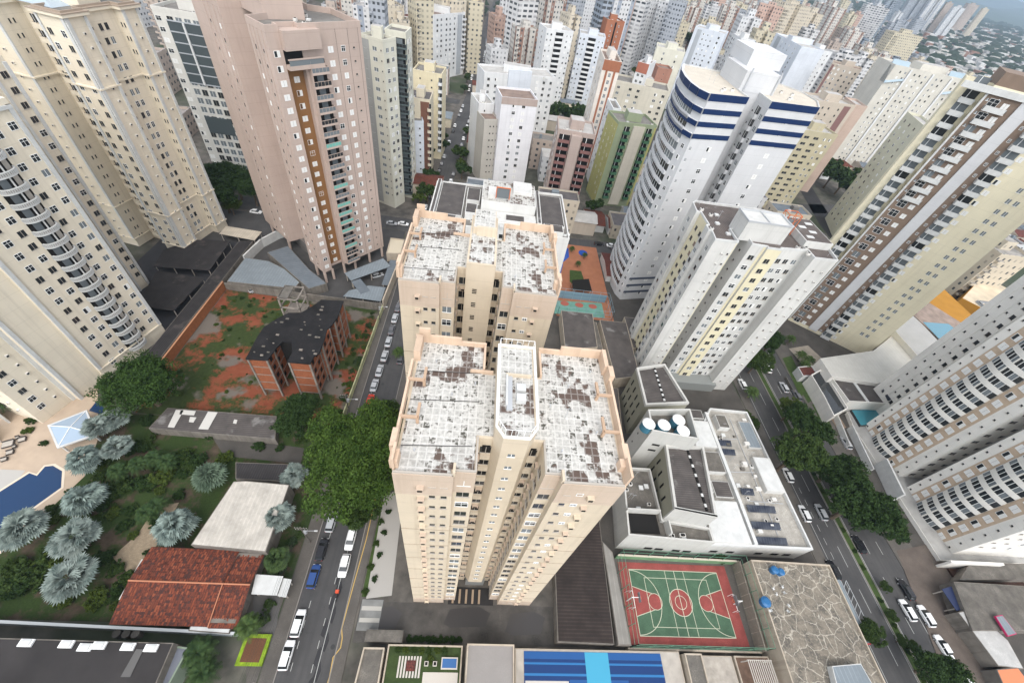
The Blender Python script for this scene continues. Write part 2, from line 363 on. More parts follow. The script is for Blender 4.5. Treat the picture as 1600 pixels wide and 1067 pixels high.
# ---------------------------------------------------------------- tower builder
class Tower:
    def __init__(s, name, label, cat, poly, h, wall, roof, group=None, z0=0, par=(.9, .25), parm=None, nowall=False):
        s.poly = poly; s.h = h; s.items = []; s.wallm = wall
        cx = sum(p[0] for p in poly) / len(poly); cy = sum(p[1] for p in poly) / len(poly)
        s.o = thing(name, label, cat, (cx, cy, z0), 0, group); s.c = (cx, cy); s.z0 = z0
        L = [(x - cx, y - cy) for x, y in poly]; s.L = L
        if not nowall:
            b = MB(); b.prism(L, 0, h, wall); b.build('wall', s.o)
            b = MB(); b.prism(inset(L, .26), h + .01, h + .05, roof); b.build('roof', s.o)
            if par: b = MB(); ring(b, L, par[1], h - .02, h + par[0], parm or wall, out=.03); b.build('parapet', s.o)
    def fr(s, i, off=0.0):
        a, b = Vector(s.L[i]), Vector(s.L[(i + 1) % len(s.L)]); e = (b - a).normalized(); n = Vector((e.y, -e.x))
        return a, e, n, (b - a).length
    def vis(s, i):
        a, e, n, l = s.fr(i); m = a + e * l / 2
        return n.dot(-(m + Vector(s.c))) > -25
    def put(s, i, u, z, data, name='window', off=0.0):
        a, e, n, l = s.fr(i); p = a + e * u + n * off
        ang = math.atan2(e.y, e.x)
        mw = Matrix.Translation((p.x, p.y, z)) @ Matrix.Rotation(ang, 4, 'Z')
        w = Vector((p.x + s.c[0], p.y + s.c[1], z + s.z0 - CH)); s.items.append((name, data, mw, w.length))
    def col(s, i, u, z0, n, w, h, st='sill', pitch=3.0, name='window', rnd=None, off=0.0):
        for k in range(n):
            t = st
            if rnd: t = R_.choice(rnd)
            s.put(i, u, z0 + k * pitch, P_win(w, h, t), name, off)
    def things(s, i, u, z0, n, data, name, pitch=3.0, off=0.0):
        for k in range(n): s.put(i, u, z0 + k * pitch, R_.choice(data) if isinstance(data, list) else data, name, off)
    def bar(s, i, u0, u1, z0, z1, d, m, name='pilaster', off=0.0):
        "a proud strip on face i"
        a, e, n, l = s.fr(i); ang = math.atan2(e.y, e.x); b = MB(); b.box(u0, u1, -d - off, -off - .0 + .02, z0, z1, m)
        o = b.build(name, s.o); o.location = (a.x, a.y, 0); o.rotation_euler = (0, 0, ang); return o
    def bars(s, i, segs, m, name='wall_band'):
        "several thin strips that are one painted or moulded pattern of a face"
        a, e, n, l = s.fr(i); ang = math.atan2(e.y, e.x); b = MB()
        for (u0, u1, z0, z1, d) in segs: b.box(u0, u1, -d, .02, z0, z1, m)
        o = b.build(name, s.o); o.location = (a.x, a.y, 0); o.rotation_euler = (0, 0, ang); return o
    def local(s, mb, name, **k): return mb.build(name, s.o, **k)
    def finish(s, cap=100):
        g = {}
        for it in s.items: g.setdefault(it[0], []).append(it)
        for nm, L in g.items():
            L.sort(key=lambda t: t[3])
            for it in L[:cap]:
                if isinstance(it[1], tuple): w_ = link(nm, it[1][0], s.o, mw=it[2]); link(it[1][1], it[1][2], w_)
                else: link(nm, it[1], s.o, mw=it[2])
            if len(L) > cap:
                V = []; F = []; MI = []; mats = []
                for it, me in [(it, me) for it in L[cap:] for me in ((it[1][0], it[1][2]) if isinstance(it[1], tuple) else (it[1],))]:
                    off = len(V)
                    V += [tuple(it[2] @ v.co) for v in me.vertices]
                    ix = []
                    for m_ in me.materials:
                        if m_ not in mats: mats.append(m_)
                        ix.append(mats.index(m_))
                    for p in me.polygons: F.append(tuple(off + q for q in p.vertices)); MI.append(ix[p.material_index])
                me = bpy.data.meshes.new(nm + '_rest'); me.from_pydata(V, [], F)
                for m_ in mats: me.materials.append(m_)
                me.polygons.foreach_set('material_index', MI); me.update(); link(nm, me, s.o, kind='stuff')
        return s.o
    def roofbox(s, x0, x1, y0, y1, h, m, name='penthouse', mt=None, z=None):
        "a block on the roof, in world coordinates"
        b = MB(); zz = (s.h if z is None else z) + .04
        b.box(x0 - s.c[0], x1 - s.c[0], y0 - s.c[1], y1 - s.c[1], zz, zz + h, m)
        if mt: b.box(x0 - s.c[0] + .2, x1 - s.c[0] - .2, y0 - s.c[1] + .2, y1 - s.c[1] - .2, zz + h, zz + h + .06, mt, skip='b')
        return b.build(name, s.o)
def clutter(t, n, x0, x1, y0, y1, z=None):
    "antennas, hatches and small machines fixed on a roof"
    zz = (t.h if z is None else z) + .05
    for k in range(n):
        x = R_.uniform(x0, x1) - t.c[0]; y = R_.uniform(y0, y1) - t.c[1]; b = MB(); r = R_.random()
        if r < .45: b.box(x - .4, x + .4, y - .35, y + .35, zz, zz + .6, M['ac']); b.cyl(x, y, zz + .6, zz + .66, .28, M['dk'], 10); b.build('roof_fan', t.o)
        elif r < .7: b.tube((x, y, zz), (x, y, zz + 2.4), .04, .03, M['metal'], 5); b.box(x - .5, x + .5, y - .02, y + .02, zz + 2.1, zz + 2.14, M['metal']); b.build('antenna', t.o)
        else: b.box(x - .5, x + .5, y - .5, y + .5, zz, zz + .35, M['white']); b.build('roof_hatch', t.o)
# ---------------------------------------------------------------- wall and roof materials of the near towers
CREAM = mat('cream_render', (.60, .505, .38), .8, .09, .15, .55, grime=(.42, .34, .25))
PEACH = mat('peach_render', (.54, .43, .335), .8, .08, .2, .3, grime=(.36, .26, .18))
PARA = mat('parapet_peach', (.62, .46, .335), .8, .1, .4, .4, grime=(.35, .25, .17))
GRID = roofgrid('patchy_white_roof')
CONC = mat('roof_concrete', (.22, .205, .185), .9, .4, .3, fine=.3)
LINE = plain('joint_line', (.34, .27, .2), .9)
IVORY = mat('ivory_render', (.73, .65, .515), .8, .07, .12, .35, grime=(.42, .36, .28))
WHITE = M['white']
TAUPE = mat('taupe_render', (.47, .37, .315), .8, .09, .12, .35, grime=(.36, .28, .23))
BROWNP = mat('brown_render', (.25, .125, .05), .8, .08)
STAINW = mat('stained_white', (.57, .56, .53), .8, .12, .12, .65, grime=(.40, .40, .37))
COOLW = mat('cool_white', (.57, .57, .57), .75, .08, .12, .4, grime=(.48, .49, .5))
NAVY = mat('navy_band', (.004, .022, .085), .6, .1)
DBROWN = mat('brown_tiles', (.21, .15, .11), .7, .1, .5)
TAN = mat('tan_tiles', (.50, .385, .28), .75, .12, 1.2)
PALEY = mat('pale_yellow', (.72, .655, .48), .8, .07, .12, .35, grime=(.5, .44, .32))
YEL = mat('soft_yellow', (.66, .60, .42), .8, .05, .2, .2, grime=(.5, .42, .28))
DROOF = stripes('dark_fibre_roof', (.075, .066, .062), (.12, .105, .095), .5, 1, patch=(.19, .18, .17), pth=(.6, .7))
DROOF2 = stripes('brown_fibre_roof', (.10, .082, .075), (.15, .125, .11), .5, 0, patch=(.22, .21, .2), pth=(.6, .72))

MIXN = ['sill', 'dark', 'dark', 'half', 'grey', 'sill']
# ---------------------------------------------------------------- the two patchy-roofed twin towers
def h_tower(ox, oy, front, label):
    H = 57.2; x0, x1, x2, x3, x4, x5 = -6.2, -.4, 1.8, 3.6, 7.4, 8.8
    y0, y1, y2, y3 = 17.1, 21.5, 30.1, 34.3
    P = [(x0, y0), (x1, y0), (x1, y0 + .5), (x2, y0 + .5), (x2, y1), (8.6, y1), (8.6, y0 + .8), (10.3, y0 + .8), (10.3, y0), (16.9, y0),
         (16.9, y3), (8.6, y3), (8.6, y2), (2.0, y2), (2.0, y3), (x0, y3)]
    P = [(x + ox, y + oy) for x, y in P]
    t = Tower('apartment_tower', label, 'apartment tower', P, H, CREAM, GRID, par=None, group='twin beige towers with patchy white roofs')
    c = t.c; lx = lambda x: x + ox - c[0]; ly = lambda y: y + oy - c[1]
    # darker storeys at the top and bottom of the wings
    for i, w in ((0, x1 - x0), (2, x2 - x1), (6, 1.7), (8, 6.6)):
        t.bar(i, 0, w, H - 4.6, H + .02, .05, PEACH, 'crown_band'); t.bar(i, 0, w, 0, 3.2, .05, PEACH, 'plinth_band')
    for i, w in ((0, x1 - x0), (2, x2 - x1), (8, 6.6), (6, 1.7)):
        [t.bar(i, 0, w, z, z + .1, .04, LINE, 'joint_line') for z in range(6, 46, 6)]
    n = 20; p = 2.78
    acm = [P_box(.75, .6, .5, PEACH), P_box(.75, .6, .5, CREAM), P_box(.7, .55, .45, PEACH)]
    t.things(0, 2.6, 1.7, n, acm, 'ac_box', p)
    t.col(0, 3.75, 2.1, n, .62, .5, 'dark', p, 'vent_window'); t.col(0, 4.95, 2.1, n, .62, .5, 'dark', p, 'vent_window')
    t.col(2, 1.1, 2.0, n, 1.35, 1.15, 'dark', p, rnd=['dark', 'dark', 'dark', 'sill', 'grey'])
    t.col(6, .85, 2.0, n, 1.25, 1.15, 'dark', p, rnd=['dark', 'dark', 'sill', 'grey'])
    t.col(8, 1.1, 2.1, n, .62, .5, 'dark', p, 'vent_window'); t.col(8, 2.4, 2.1, n, .62, .5, 'dark', p, 'vent_window', rnd=['dark', 'sill'])
    t.things(8, 3.6, 1.7, n, acm, 'ac_box', p)
    for fi in (9, 15):
        for u in (4, 9, 13.5): t.col(fi, u, 2.1, n, 1.2, 1.1, 'dark', p, 'side_window', rnd=['dark', 'grey', 'sill'])
    # recesses between wings and core: windows, ledges, service boxes
    t.col(4, .95, 2.0, n, 1.3, 1.2, 'dark', p); t.col(4, 5.95, 2.0, n, 1.2, 1.2, 'dark', p)
    bal = P_balc('box', 1.5, .9, CREAM); bal2 = P_balc('green', 1.1, .35, CREAM)
    t.things(4, .95, .4, n, [bal2, bal2, P_box(.8, .5, .4, PEACH)], 'balcony', p)
    t.things(4, 5.95, .4, n, [bal2, bal2, P_box(.8, .5, .4, PEACH)], 'balcony', p)
    t.col(3, 2.2, 2.0, n, 1.1, 1.1, 'dark', p); t.col(5, 2.2, 2.0, n, 1.1, 1.1, 'dark', p)
    t.things(3, 3.4, 1.0, n, [P_box(.7, .45, .35, PEACH)], 'ac_box', p); t.things(5, 1.0, 1.0, n, [P_box(.7, .45, .3, PEACH)], 'ac_box', p)
    # stair and lift core, standing forward of the recess and above the roof
    if front:
        hc = 60.0; Q = [(3.3, 22.2), (4.1, 21.0), (6.7, 21.0), (7.5, 22.2), (7.5, 32.2), (3.3, 32.2)]
        Q = [(x, y - (.9 if y < 23 else 0)) for x, y in Q]
    else:
        hc = 59.2; Q = [(3.1, 20.2), (7.4, 20.2), (7.4, 33.6), (3.1, 33.6)]
    Q = [(lx(x), ly(y)) for x, y in Q]
    b = MB(); b.prism(Q, 3.5, hc, CREAM, bottom=True); core = b.build('stair_core', t.o)
    b = MB(); b.prism(inset(Q, .3), hc + .01, hc + .05, GRID); b.build('roof', core)
    if front:
        b = MB(); ring(b, Q, .12, hc - .05, hc + .25, M['frame'], out=.06); b.build('coping', core)
        b = MB(); L_ = inset(Q, .12)
        for i in range(len(L_)):
            a, d = Vector(L_[i]), Vector(L_[(i + 1) % len(L_)]); l = (d - a).length; k = int(l / .6)
            for q in range(k):
                p_ = a + (d - a) * (q / k); b.box(p_.x - .025, p_.x + .025, p_.y - .025, p_.y + .025, hc + .3, hc + 1.35, M['frame'])
            b.tube((a.x, a.y, hc + 1.35), (d.x, d.y, hc + 1.35), .035, .035, M['frame'], 5)
        b.build('railing', core)
        b = MB(); b.box(lx(4.3), lx(4.9), ly(23.2), ly(28), hc + .05, hc + .25, M['metal']); b.build('duct', core)
        for (xa, ya) in ((5.8, 24.6), (5.8, 25.9)):
            b = MB(); b.box(lx(xa) - .5, lx(xa) + .5, ly(ya) - .45, ly(ya) + .45, hc + .05, hc + .7, WHITE); b.build('roof_hatch', core)
        b = MB(); b.box(lx(4.2), lx(7), ly(27.6), ly(27.8), hc + .05, hc + .5, CREAM); b.box(lx(4.2), lx(4.4), ly(23.8), ly(27.6), hc + .05, hc + .5, WHITE); b.build('low_wall', core)
        a = Q[1]; me = P_win(.75, .5, 'grey')
        for k in range(19): w_ = link('window', me[0], core, mw=Matrix.Translation((lx(5.3), ly(20.1) - .01, 6.5 + k * p))); link('frame', me[2], w_)
    else:
        b = MB(); b.box(lx(4.1), lx(7.2), ly(27.5), ly(27.9), hc, hc + 1.6, CREAM); b.build('low_wall', core)
        b = MB(); b.box(lx(3.5), lx(7.0), ly(28), ly(33.5), hc, hc + 1.2, CREAM); b.box(lx(3.6), lx(6.9), ly(28.1), ly(33.4), hc + 1.2, hc + 1.26, GRID, skip='b'); b.build('tank_house', core)
        me = P_box(.7, .16, .05, M['dk'], False)
        for k in range(18):
            for dz in (0, .35, .7): link('vent_slot', me, core, mw=Matrix.Translation((lx(4.6), ly(20.2) - .01, 6.4 + dz + k * p))) if k > 9 or dz == 0 else None
    b = MB(); b.box(lx(3.6), lx(7.3), ly(20.3), ly(23), .0, 3.5, plain('grey_base', (.2, .2, .19)), skip='b'); b.build('entrance_block', t.o)
    # stepped parapets, open frames
    b = MB(); b2 = MB()
    def pw(xa, xb, ya, yb, z1): (b if xa < 6 else b2).box(lx(xa), lx(xb), ly(ya), ly(yb), H - .02, H + z1, PARA)
    pw(x0 - .05, x0 + .2, y0 + .3, 19.2, 2.2); pw(x0 - .3, x0 + .5, 17.6, 18.9, 1.5); pw(x0 - .6, x0 - .05, 19.2, 21.2, 1.4)
    pw(x0 - .35, x0 - .1, 21.2, 30.4, 1.15); pw(x0 - .2, x0 + .55, 31.0, 33.6, 1.8); pw(x0, x0 + 1.3, y3 - .28, y3, 2.4)
    pw(x0 + 1.3, -1.1, y3 - .28, y3, 1.3); pw(-1.1, 2.0, y3 - .28, y3, .7); pw(1.75, 2.0, y2 + .2, y3 - .3, .55); pw(.3, 3.0, y2 - .2, y2 + .05, .5)
    for xa in (16.75,):
        pw(xa, xa + .25, y0 + .2, 19.4, 2.0); pw(xa - .5, xa, 18.7, 19.6, 1.2); pw(xa + .05, xa + .7, 19.6, 21.4, 1.2); pw(xa + .1, xa + .35, 21.4, 29.8, 1.25)
        pw(xa, xa + .6, 29.8, 31.4, 1.9); pw(xa - .3, xa + .2, 31.4, 34.2, 1.7)
    pw(11.3, 16.6, y3 - .28, y3, 1.5); pw(8.6, 11.3, y3 - .28, y3, .8); pw(8.6, 8.85, y2, y3 - .3, .5)
    b.build('parapet', t.o); b2.build('parapet', t.o)
    b = MB(); b2 = MB()
    for (xa, xb, ya, yb) in ((x0 + .05, x1, y0 + .02, y0 + .2), (x1, x2, y0 + .52, y0 + .7), (8.62, 10.3, y0 + .82, y0 + 1), (10.3, 16.7, y0 + .02, y0 + .2),
                             (x2 - .18, x2, y0 + .7, y1), (8.62, 8.8, y0 + 1, y1)):
        (b if xa < 6 else b2).box(lx(xa), lx(xb), ly(ya), ly(yb), H - .02, H + .28, M['curtain'])
    for xa, ya in ((x1 - .1, y0 + .02), (10.2, y0 + .02)): (b if xa < 6 else b2).box(lx(xa), lx(xa + .25), ly(ya), ly(ya + 1.1), H, H + .75, CREAM)
    b.build('edge_kerb', t.o); b2.build('edge_kerb', t.o)
    for xa, sg in ((x0 - .2, 1), (16.9, -1)):
        for ya in (22.6, 27.4):
            b = MB(); w = 1.7 * sg; xx = sorted((lx(xa), lx(xa + w))); m_ = plain('frame_brown', (.45, .31, .21))
            b.box(xx[0], xx[1], ly(ya), ly(ya + .28), H + .9, H + 1.2, m_); q = xx[1] if sg > 0 else xx[0]
            b.box(q - .15, q + .15, ly(ya), ly(ya + .28), H + .05, H + .9, m_); b.box(q - .15, q + .15, ly(ya + .28), ly(ya + 1.9), H + .9, H + 1.2, m_); b.build('roof_frame', t.o)
    for (xa, ya) in ((-4.5, 19.5), (-1.5, 26.5), (-3.8, 31), (1, 28.2), (10.5, 20.5), (14.6, 23), (12, 29), (15, 31.5), (9.6, 26)):
        b = MB(); b.cyl(lx(xa), ly(ya), H + .04, H + .5, .09, M['metal'], 8); b.build('vent_pipe', t.o)
    b = MB(); b.tube((lx(11.2), ly(24.6), H), (lx(11.2), ly(24.6), H + 2.2), .03, .03, M['metal'], 5); b.box(lx(10.8), lx(11.6), ly(24.58), ly(24.62), H + 1.9, H + 1.93, M['metal']); b.build('antenna', t.o)
    for ya in (20, 25.5, 29.5): b = MB(); b.tube((lx(-5.9), ly(ya), H + .09), (lx(1.6 if ya > 22 else 1.2), ly(ya + .4), H + .09), .04, .04, M['black'], 4); b.build('cable', t.o)
    return t.finish()
h_tower(0, 0, True, 'beige apartment tower nearest the camera with white railing round its roof core')
h_tower(-4.8, 28.3, False, 'beige apartment tower behind the nearest one, its middle core flat and unrailed')

# ---------------------------------------------------------------- cream tower with the stack of curved balconies (left edge)
A0, B0 = Vector((-89.72, 62.6)), Vector((-85.1, 79.7)); E1 = (B0 - A0).normalized(); N1 = Vector((E1.y, -E1.x))
def L1(u, n): p = A0 + E1 * u + N1 * n; return (p.x, p.y)
t = Tower('apartment_tower', 'cream tower with a stack of curved white balconies at the left edge', 'apartment tower',
          [L1(0, 0), L1(17.7, 0), L1(17.7, -19.9), L1(32.3, -19.9), L1(32.3, -36), L1(-14, -36), L1(-14, -2), L1(-6.6, -2), L1(-6.6, -.6), L1(0, -.6)],
          59, IVORY, CONC, par=(1.0, .3))
PZ = 2.88
t.col(0, 16.1, 6.8, 18, 1.15, 1.25, 'sill', PZ, rnd=MIXN); t.col(0, 13.35, 6.1, 18, 1.15, 1.25, 'sill', PZ, rnd=['sill', 'dark', 'dark', 'sill'])
t.col(0, 6.3, 4.4, 19, 1.2, 1.3, 'sill', PZ, rnd=MIXN); t.col(0, 3.45, 3.8, 19, 1.2, 1.3, 'sill', PZ, rnd=['sill', 'sill', 'dark'])
cb = P_balc('curved', 4.6, 1.5, WHITE, h=PZ); t.things(0, 10.0, 3.2, 19, cb, 'balcony', PZ)
for u in (.35, 17.35): t.bar(0, u - .35, u + .35, 4, 59, .3, WHITE)
t.bars(0, [(0, 17.7, 3.9, 4.2, .35)], IVORY, 'string_course'); t.bars(0, [(0, 17.7, 58.4, 59, .4)], WHITE, 'cornice')
a, e, n_, l = t.fr(6)
t.bar(6, l - .7, l, 0, 59, .3, WHITE); t.bar(8, 0, .7, 0, 59, .3, WHITE)
t.col(6, 2.2, 4, 18, 1.2, 1.3, 'sill', PZ, rnd=['sill', 'dark']); t.col(6, 5.0, 4, 18, .5, .5, 'vent', PZ, 'vent_window')
a, e, n_, l = t.fr(5); t.col(5, l - 3, 4, 18, .5, .5, 'vent', PZ, 'vent_window'); t.col(5, l - 7, 4, 18, 1.2, 1.3, 'dark', PZ)
t.col(2, 13.1, 5.0, 19, 1.2, 1.25, 'dark', PZ, rnd=['sill', 'dark', 'dark']); t.col(2, 8.5, 5.0, 19, 1.2, 1.25, 'dark', PZ)
t.bar(2, 13.9, 14.6, 0, 59, .3, WHITE); t.bar(2, 10.9, 11.5, 0, 59, .3, WHITE); t.finish()

# ---------------------------------------------------------------- tall cream tower behind it
A2, B2 = Vector((-97.8, 115.2)), Vector((-93.6, 134.0)); E2 = (B2 - A2).normalized(); N2 = Vector((E2.y, -E2.x))
def L2(s_, w): p = A2 + E2 * s_ - N2 * w; return (p.x, p.y)
H2 = 64.6
P = [L2(0, 0), L2(5.2, 0), L2(5.2, 2.2), L2(14.6, 2.2), L2(14.6, 0), L2(19.4, 0), L2(19.4, 24), L2(0, 24), L2(0, 30), L2(-6, 30), L2(-6, 23.3), L2(-2, 23.3), L2(-2, 16), L2(4, 16), L2(4, 7.3), L2(0, 7.3)]
t = Tower('apartment_tower', 'tall cream tower with white pilasters, string courses and a blue-grey glazed roof', 'apartment tower', P, H2, IVORY, CONC, par=(.7, .3), parm=plain('brown_coping', (.33, .26, .2)))
for i, u0, u1 in ((0, 0, .8), (0, 4.5, 5.2), (4, 0, .8), (4, 4.1, 4.8), (15, 6.6, 7.3), (15, 0, .5), (12, 0, .7), (11, 0, .6), (12, 6.6, 7.3), (9, 0, .7)): pass
FI = {}
for i in range(len(P)):
    a, e, n_, l = t.fr(i); FI[i] = l
t.bar(0, 0, .8, 3, H2, .3, WHITE); t.bar(0, 4.5, 5.2, 3, H2, .3, WHITE); t.bar(4, 0, .75, 3, H2, .3, WHITE); t.bar(4, 4.1, 4.8, 3, H2, .3, WHITE)
l = FI[15]; t.bar(15, l - .7, l, 3, H2, .3, WHITE); t.bar(15, 0, .6, 3, H2, .3, WHITE)
t.col(15, l - 2.1, 3.1, 21, 1.1, 1.3, 'dark', PZ, rnd=['dark', 'dark', 'sill']); t.col(15, l - 6.0 + .4, 3.1, 21, 1.1, 1.3, 'dark', PZ, rnd=['dark', 'sill'])
t.col(0, 2.9, 3.2, 21, .5, .45, 'vent', PZ, 'ac_vent'); t.col(4, 2.4, 3.2, 21, .5, .45, 'vent', PZ, 'ac_vent')
t.col(2, 4.2, 3.2, 21, .9, 1.4, 'dark', PZ, rnd=['dark', 'dark', 'sill', 'grey']); t.col(2, 5.8, 3.2, 21, .9, 1.4, 'dark', PZ, rnd=['dark', 'dark', 'sill', 'grey']); t.col(2, 2.0, 3.2, 21, .4, .5, 'dark', PZ, 'vent_window')
t.col(3, .7, 3.2, 21, .35, .9, 'dark', PZ, 'vent_window'); t.col(3, 1.5, 3.2, 21, .35, .9, 'dark', PZ, 'vent_window')
t.things(13, FI[13] - 3.0, 1.9, 21, P_balc('box', 4.2, 1.3, IVORY, h=PZ), 'balcony', PZ); t.things(13, 2.2, 1.9, 21, P_balc('box', 1.8, .8, IVORY, h=PZ), 'balcony', PZ)
t.col(12, 2, 3.2, 21, .35, .9, 'dark', PZ, 'vent_window'); t.col(12, 3, 3.2, 21, .35, .9, 'dark', PZ, 'vent_window')
l = FI[11]; t.bar(11, 0, .6, 3, H2, .3, WHITE); t.bar(11, l - .7, l, 3, H2, .3, WHITE); t.col(11, l/2, 3.2, 21, .5, .45, 'vent', PZ, 'ac_vent')
l = FI[9]; t.bar(9, l - .7, l, 3, H2, .3, WHITE); t.bar(9, 0, .6, 3, H2, .3, WHITE); t.col(9, l/2, 3.2, 21, 1.1, 1.3, 'sill', PZ)
b = MB(); Lp = t.L
for z in (2.8, 14.3, 49.5): ring(b, Lp, .1, z, z + .35, IVORY, out=.38)
b.build('string_course', t.o)
b = MB(); ring(b, Lp, .1, H2 - .5, H2 + .1, IVORY, out=.7); ring(b, Lp, .1, H2 + .1, H2 + .3, plain('brown_coping', (.33, .26, .2)), out=.8); b.build('cornice', t.o)
b = MB(); gm = plain('roof_glazing', (.36, .42, .47), .35)
q = [(x - t.c[0], y - t.c[1]) for x, y in (L2(2.5, 5), L2(9, 5), L2(9, 18), L2(2.5, 18))]
top = ((q[0][0] + q[2][0]) / 2, (q[0][1] + q[2][1]) / 2)
for k in range(4): b.face([(*q[k], H2 + .1), (*q[(k + 1) % 4], H2 + .1), (*top, H2 + 3.2)], gm)
b.build('glazed_roof', t.o)
t.roofbox(-106, -99, 123, 130, 5, IVORY, 'penthouse', CONC)
t.finish()

# ---------------------------------------------------------------- taupe tower with the brown recess and teal balconies
PA, PB, PL = Vector((-50.4, 108.4)), Vector((-35.0, 127.1)), Vector((-79.3, 134.6))
eR = (PB - PA).normalized(); eL = (PL - PA).normalized()
def LP(u, w): p = PA + eR * u + eL * w; return (p.x, p.y)
HP = 69.3; Z0 = 4.2
P = [LP(0, 0), LP(3.0, 0), LP(3.0, 1.6), LP(7.6, 1.6), LP(7.6, 0), LP(24.2, 0), LP(24.2, 13), LP(20, 17), LP(20, 39), LP(0, 39), LP(0, 22), LP(7, 21), LP(7, 10.5), LP(0, 8.5)]
t = Tower('apartment_tower', 'tall taupe tower with a brown recess and a column of teal glass balconies', 'apartment tower', P, HP - Z0, TAUPE, CONC, z0=Z0, par=(1.3, .3))
n = 21; p = 2.95; za = 2.0
def pink(i, u, w=1.25, h=1.15, z=za, nn=21): t.col(i, u, z, nn, w, h, 'shut', p, rnd=['shut', 'shut', 'half', 'shut', 'half', 'open'])
pink(0, 1.5); pink(2, 2.6, nn=20); pink(4, 7.4); pink(4, 10.9, w=1.0)
t.col(4, 14.0, za, n, .5, .35, 'dark', p, 'vent_window')
t.things(4, 3.0, .9, 20, [P_balc('rail', 4.8, 1.5, TAUPE, M['teal'], h=p), P_balc('rail', 4.8, 1.5, TAUPE, M['glass'], h=p), P_balc('rail', 4.8, 1.5, TAUPE, M['glassg'], h=p)], 'balcony', p)
t.bar(2, 0, 4.6, 1.0, HP - Z0 - 7, .03, BROWNP, 'brown_panel')
b = MB(); 
o = t.bar(1, 0, 1.6, 1.0, HP - Z0 - 7, .03, BROWNP, 'brown_return')
o = t.bar(0, 3.0 - .15, 3.0, 0, HP - Z0, .12, TAUPE, 'pilaster')
a, e, n_, l = t.fr(0); ang = math.atan2(e.y, e.x)
b = MB(); b.box(3.0, 12.0, -1.5, 1.4, HP - Z0 - 3.4, HP - Z0 + .4, TAUPE); b.box(3.0, 12.0, -1.5, 1.4, HP - Z0 - 7.2, HP - Z0 - 6.3, TAUPE); b.box(3.2, 11.8, -1.5, -1.4, HP - Z0 - 6.3, HP - Z0 - 5.2, M['glassg'])
b.box(3.2, 11.8, .2, .3, HP - Z0 - 6.3, HP - Z0 - 3.4, M['dk']); b.box(3.0, 12.0, -1.6, -1.4, HP - Z0 - 5.2, HP - Z0 - 4.9, TAUPE)
o = b.build('top_balcony', t.o); o.location = (a.x, a.y, 0); o.rotation_euler = (0, 0, ang)
t.bars(4, [(u, u + .12, .5, HP - Z0, .02) for u in (9.2, 12.6, 15.6)], plain('groove', (.22, .18, .16)), 'grooves')
l = FI2 = t.fr(13)[3]
t.bars(13, [(u, u + .25, .5, HP - Z0, .12) for u in (1.2, 2.9, 4.6, 6.6)], TAUPE, 'ribs'); t.col(13, 2.0, za, n, .45, .9, 'shut', p, 'vent_window', rnd=['shut', 'dark']); t.col(13, 5.6, za, n, .5, .6, 'dark', p, 'vent_window')
l = t.fr(9)[3]; t.bars(9, [(u, u + .25, .5, HP - Z0, .12) for u in (l - 1.2, l - 3.5, l - 6.5, l - 9)], TAUPE, 'ribs'); t.col(9, l - 2.3, za, n, .45, .9, 'shut', p, 'vent_window', rnd=['shut', 'dark']); t.col(9, l - 7.8, za, n, .5, .6, 'dark', p, 'vent_window')
c = t.c; b = MB(); q = [(x - c[0], y - c[1]) for x, y in (LP(5, 10), LP(14, 8), LP(14, 22), LP(5, 24))]; b.prism(q, HP - Z0, HP - Z0 + 12, TAUPE); b.build('lift_house', t.o)
b = MB()
for u, w in ((.3, .3), (3.2, .3), (.3, 5.5), (7.8, .8), (12, .5), (18, .5), (23.5, .5), (23.5, 8), (.5, 24), (.5, 36), (10, 8), (14, 14)):
    x, y = LP(u, w); b.cyl(x - c[0], y - c[1], -Z0, .01, .45, TAUPE, 10)
b.build('stilts', t.o)
b = MB(); q = [(x - c[0], y - c[1]) for x, y in (LP(3, 4), LP(20, 4), LP(18, 30), LP(4, 30))]; b.prism(q, -Z0, .0, plain('lobby_wall', (.15, .14, .13))); b.build('lobby', t.o)
clutter(t, 7, -50, -42, 118, 128); t.finish()

# ---------------------------------------------------------------- white tower with navy bands
HB = 69.5
P = [(54.4, 116.4), (66.3, 119.6), (66.3, 127), (72.6, 127), (72.6, 119.2), (87.6, 121.4), (91.3, 129), (91, 136.5), (86, 143.6), (57, 147), (55.6, 144), (53.6, 138), (52.5, 131), (52.3, 125), (53, 120)]
P[0] = (54.6, 116.8)
t = Tower('apartment_tower', 'white tower with navy blue bands round its top storeys and a curved glazed side', 'apartment tower', P, HB, COOLW, mat('beige_roof', (.60, .54, .45), .9, .15, .3, fine=.2), par=(.4, .25), parm=WHITE)
n = 21; p = 3.13; z = 3.0
l0 = t.fr(0)[3]
t.col(0, 1.1, z, n, .5, .9, 'grey', p, 'vent_window'); t.col(0, 7.2, z, n, 1.3, 1.15, 'half', p, rnd=['half', 'shut', 'open']); l4 = t.fr(4)[3]; t.col(4, 7.6, z, n, 1.3, 1.15, 'half', p, rnd=['half', 'shut', 'open'])
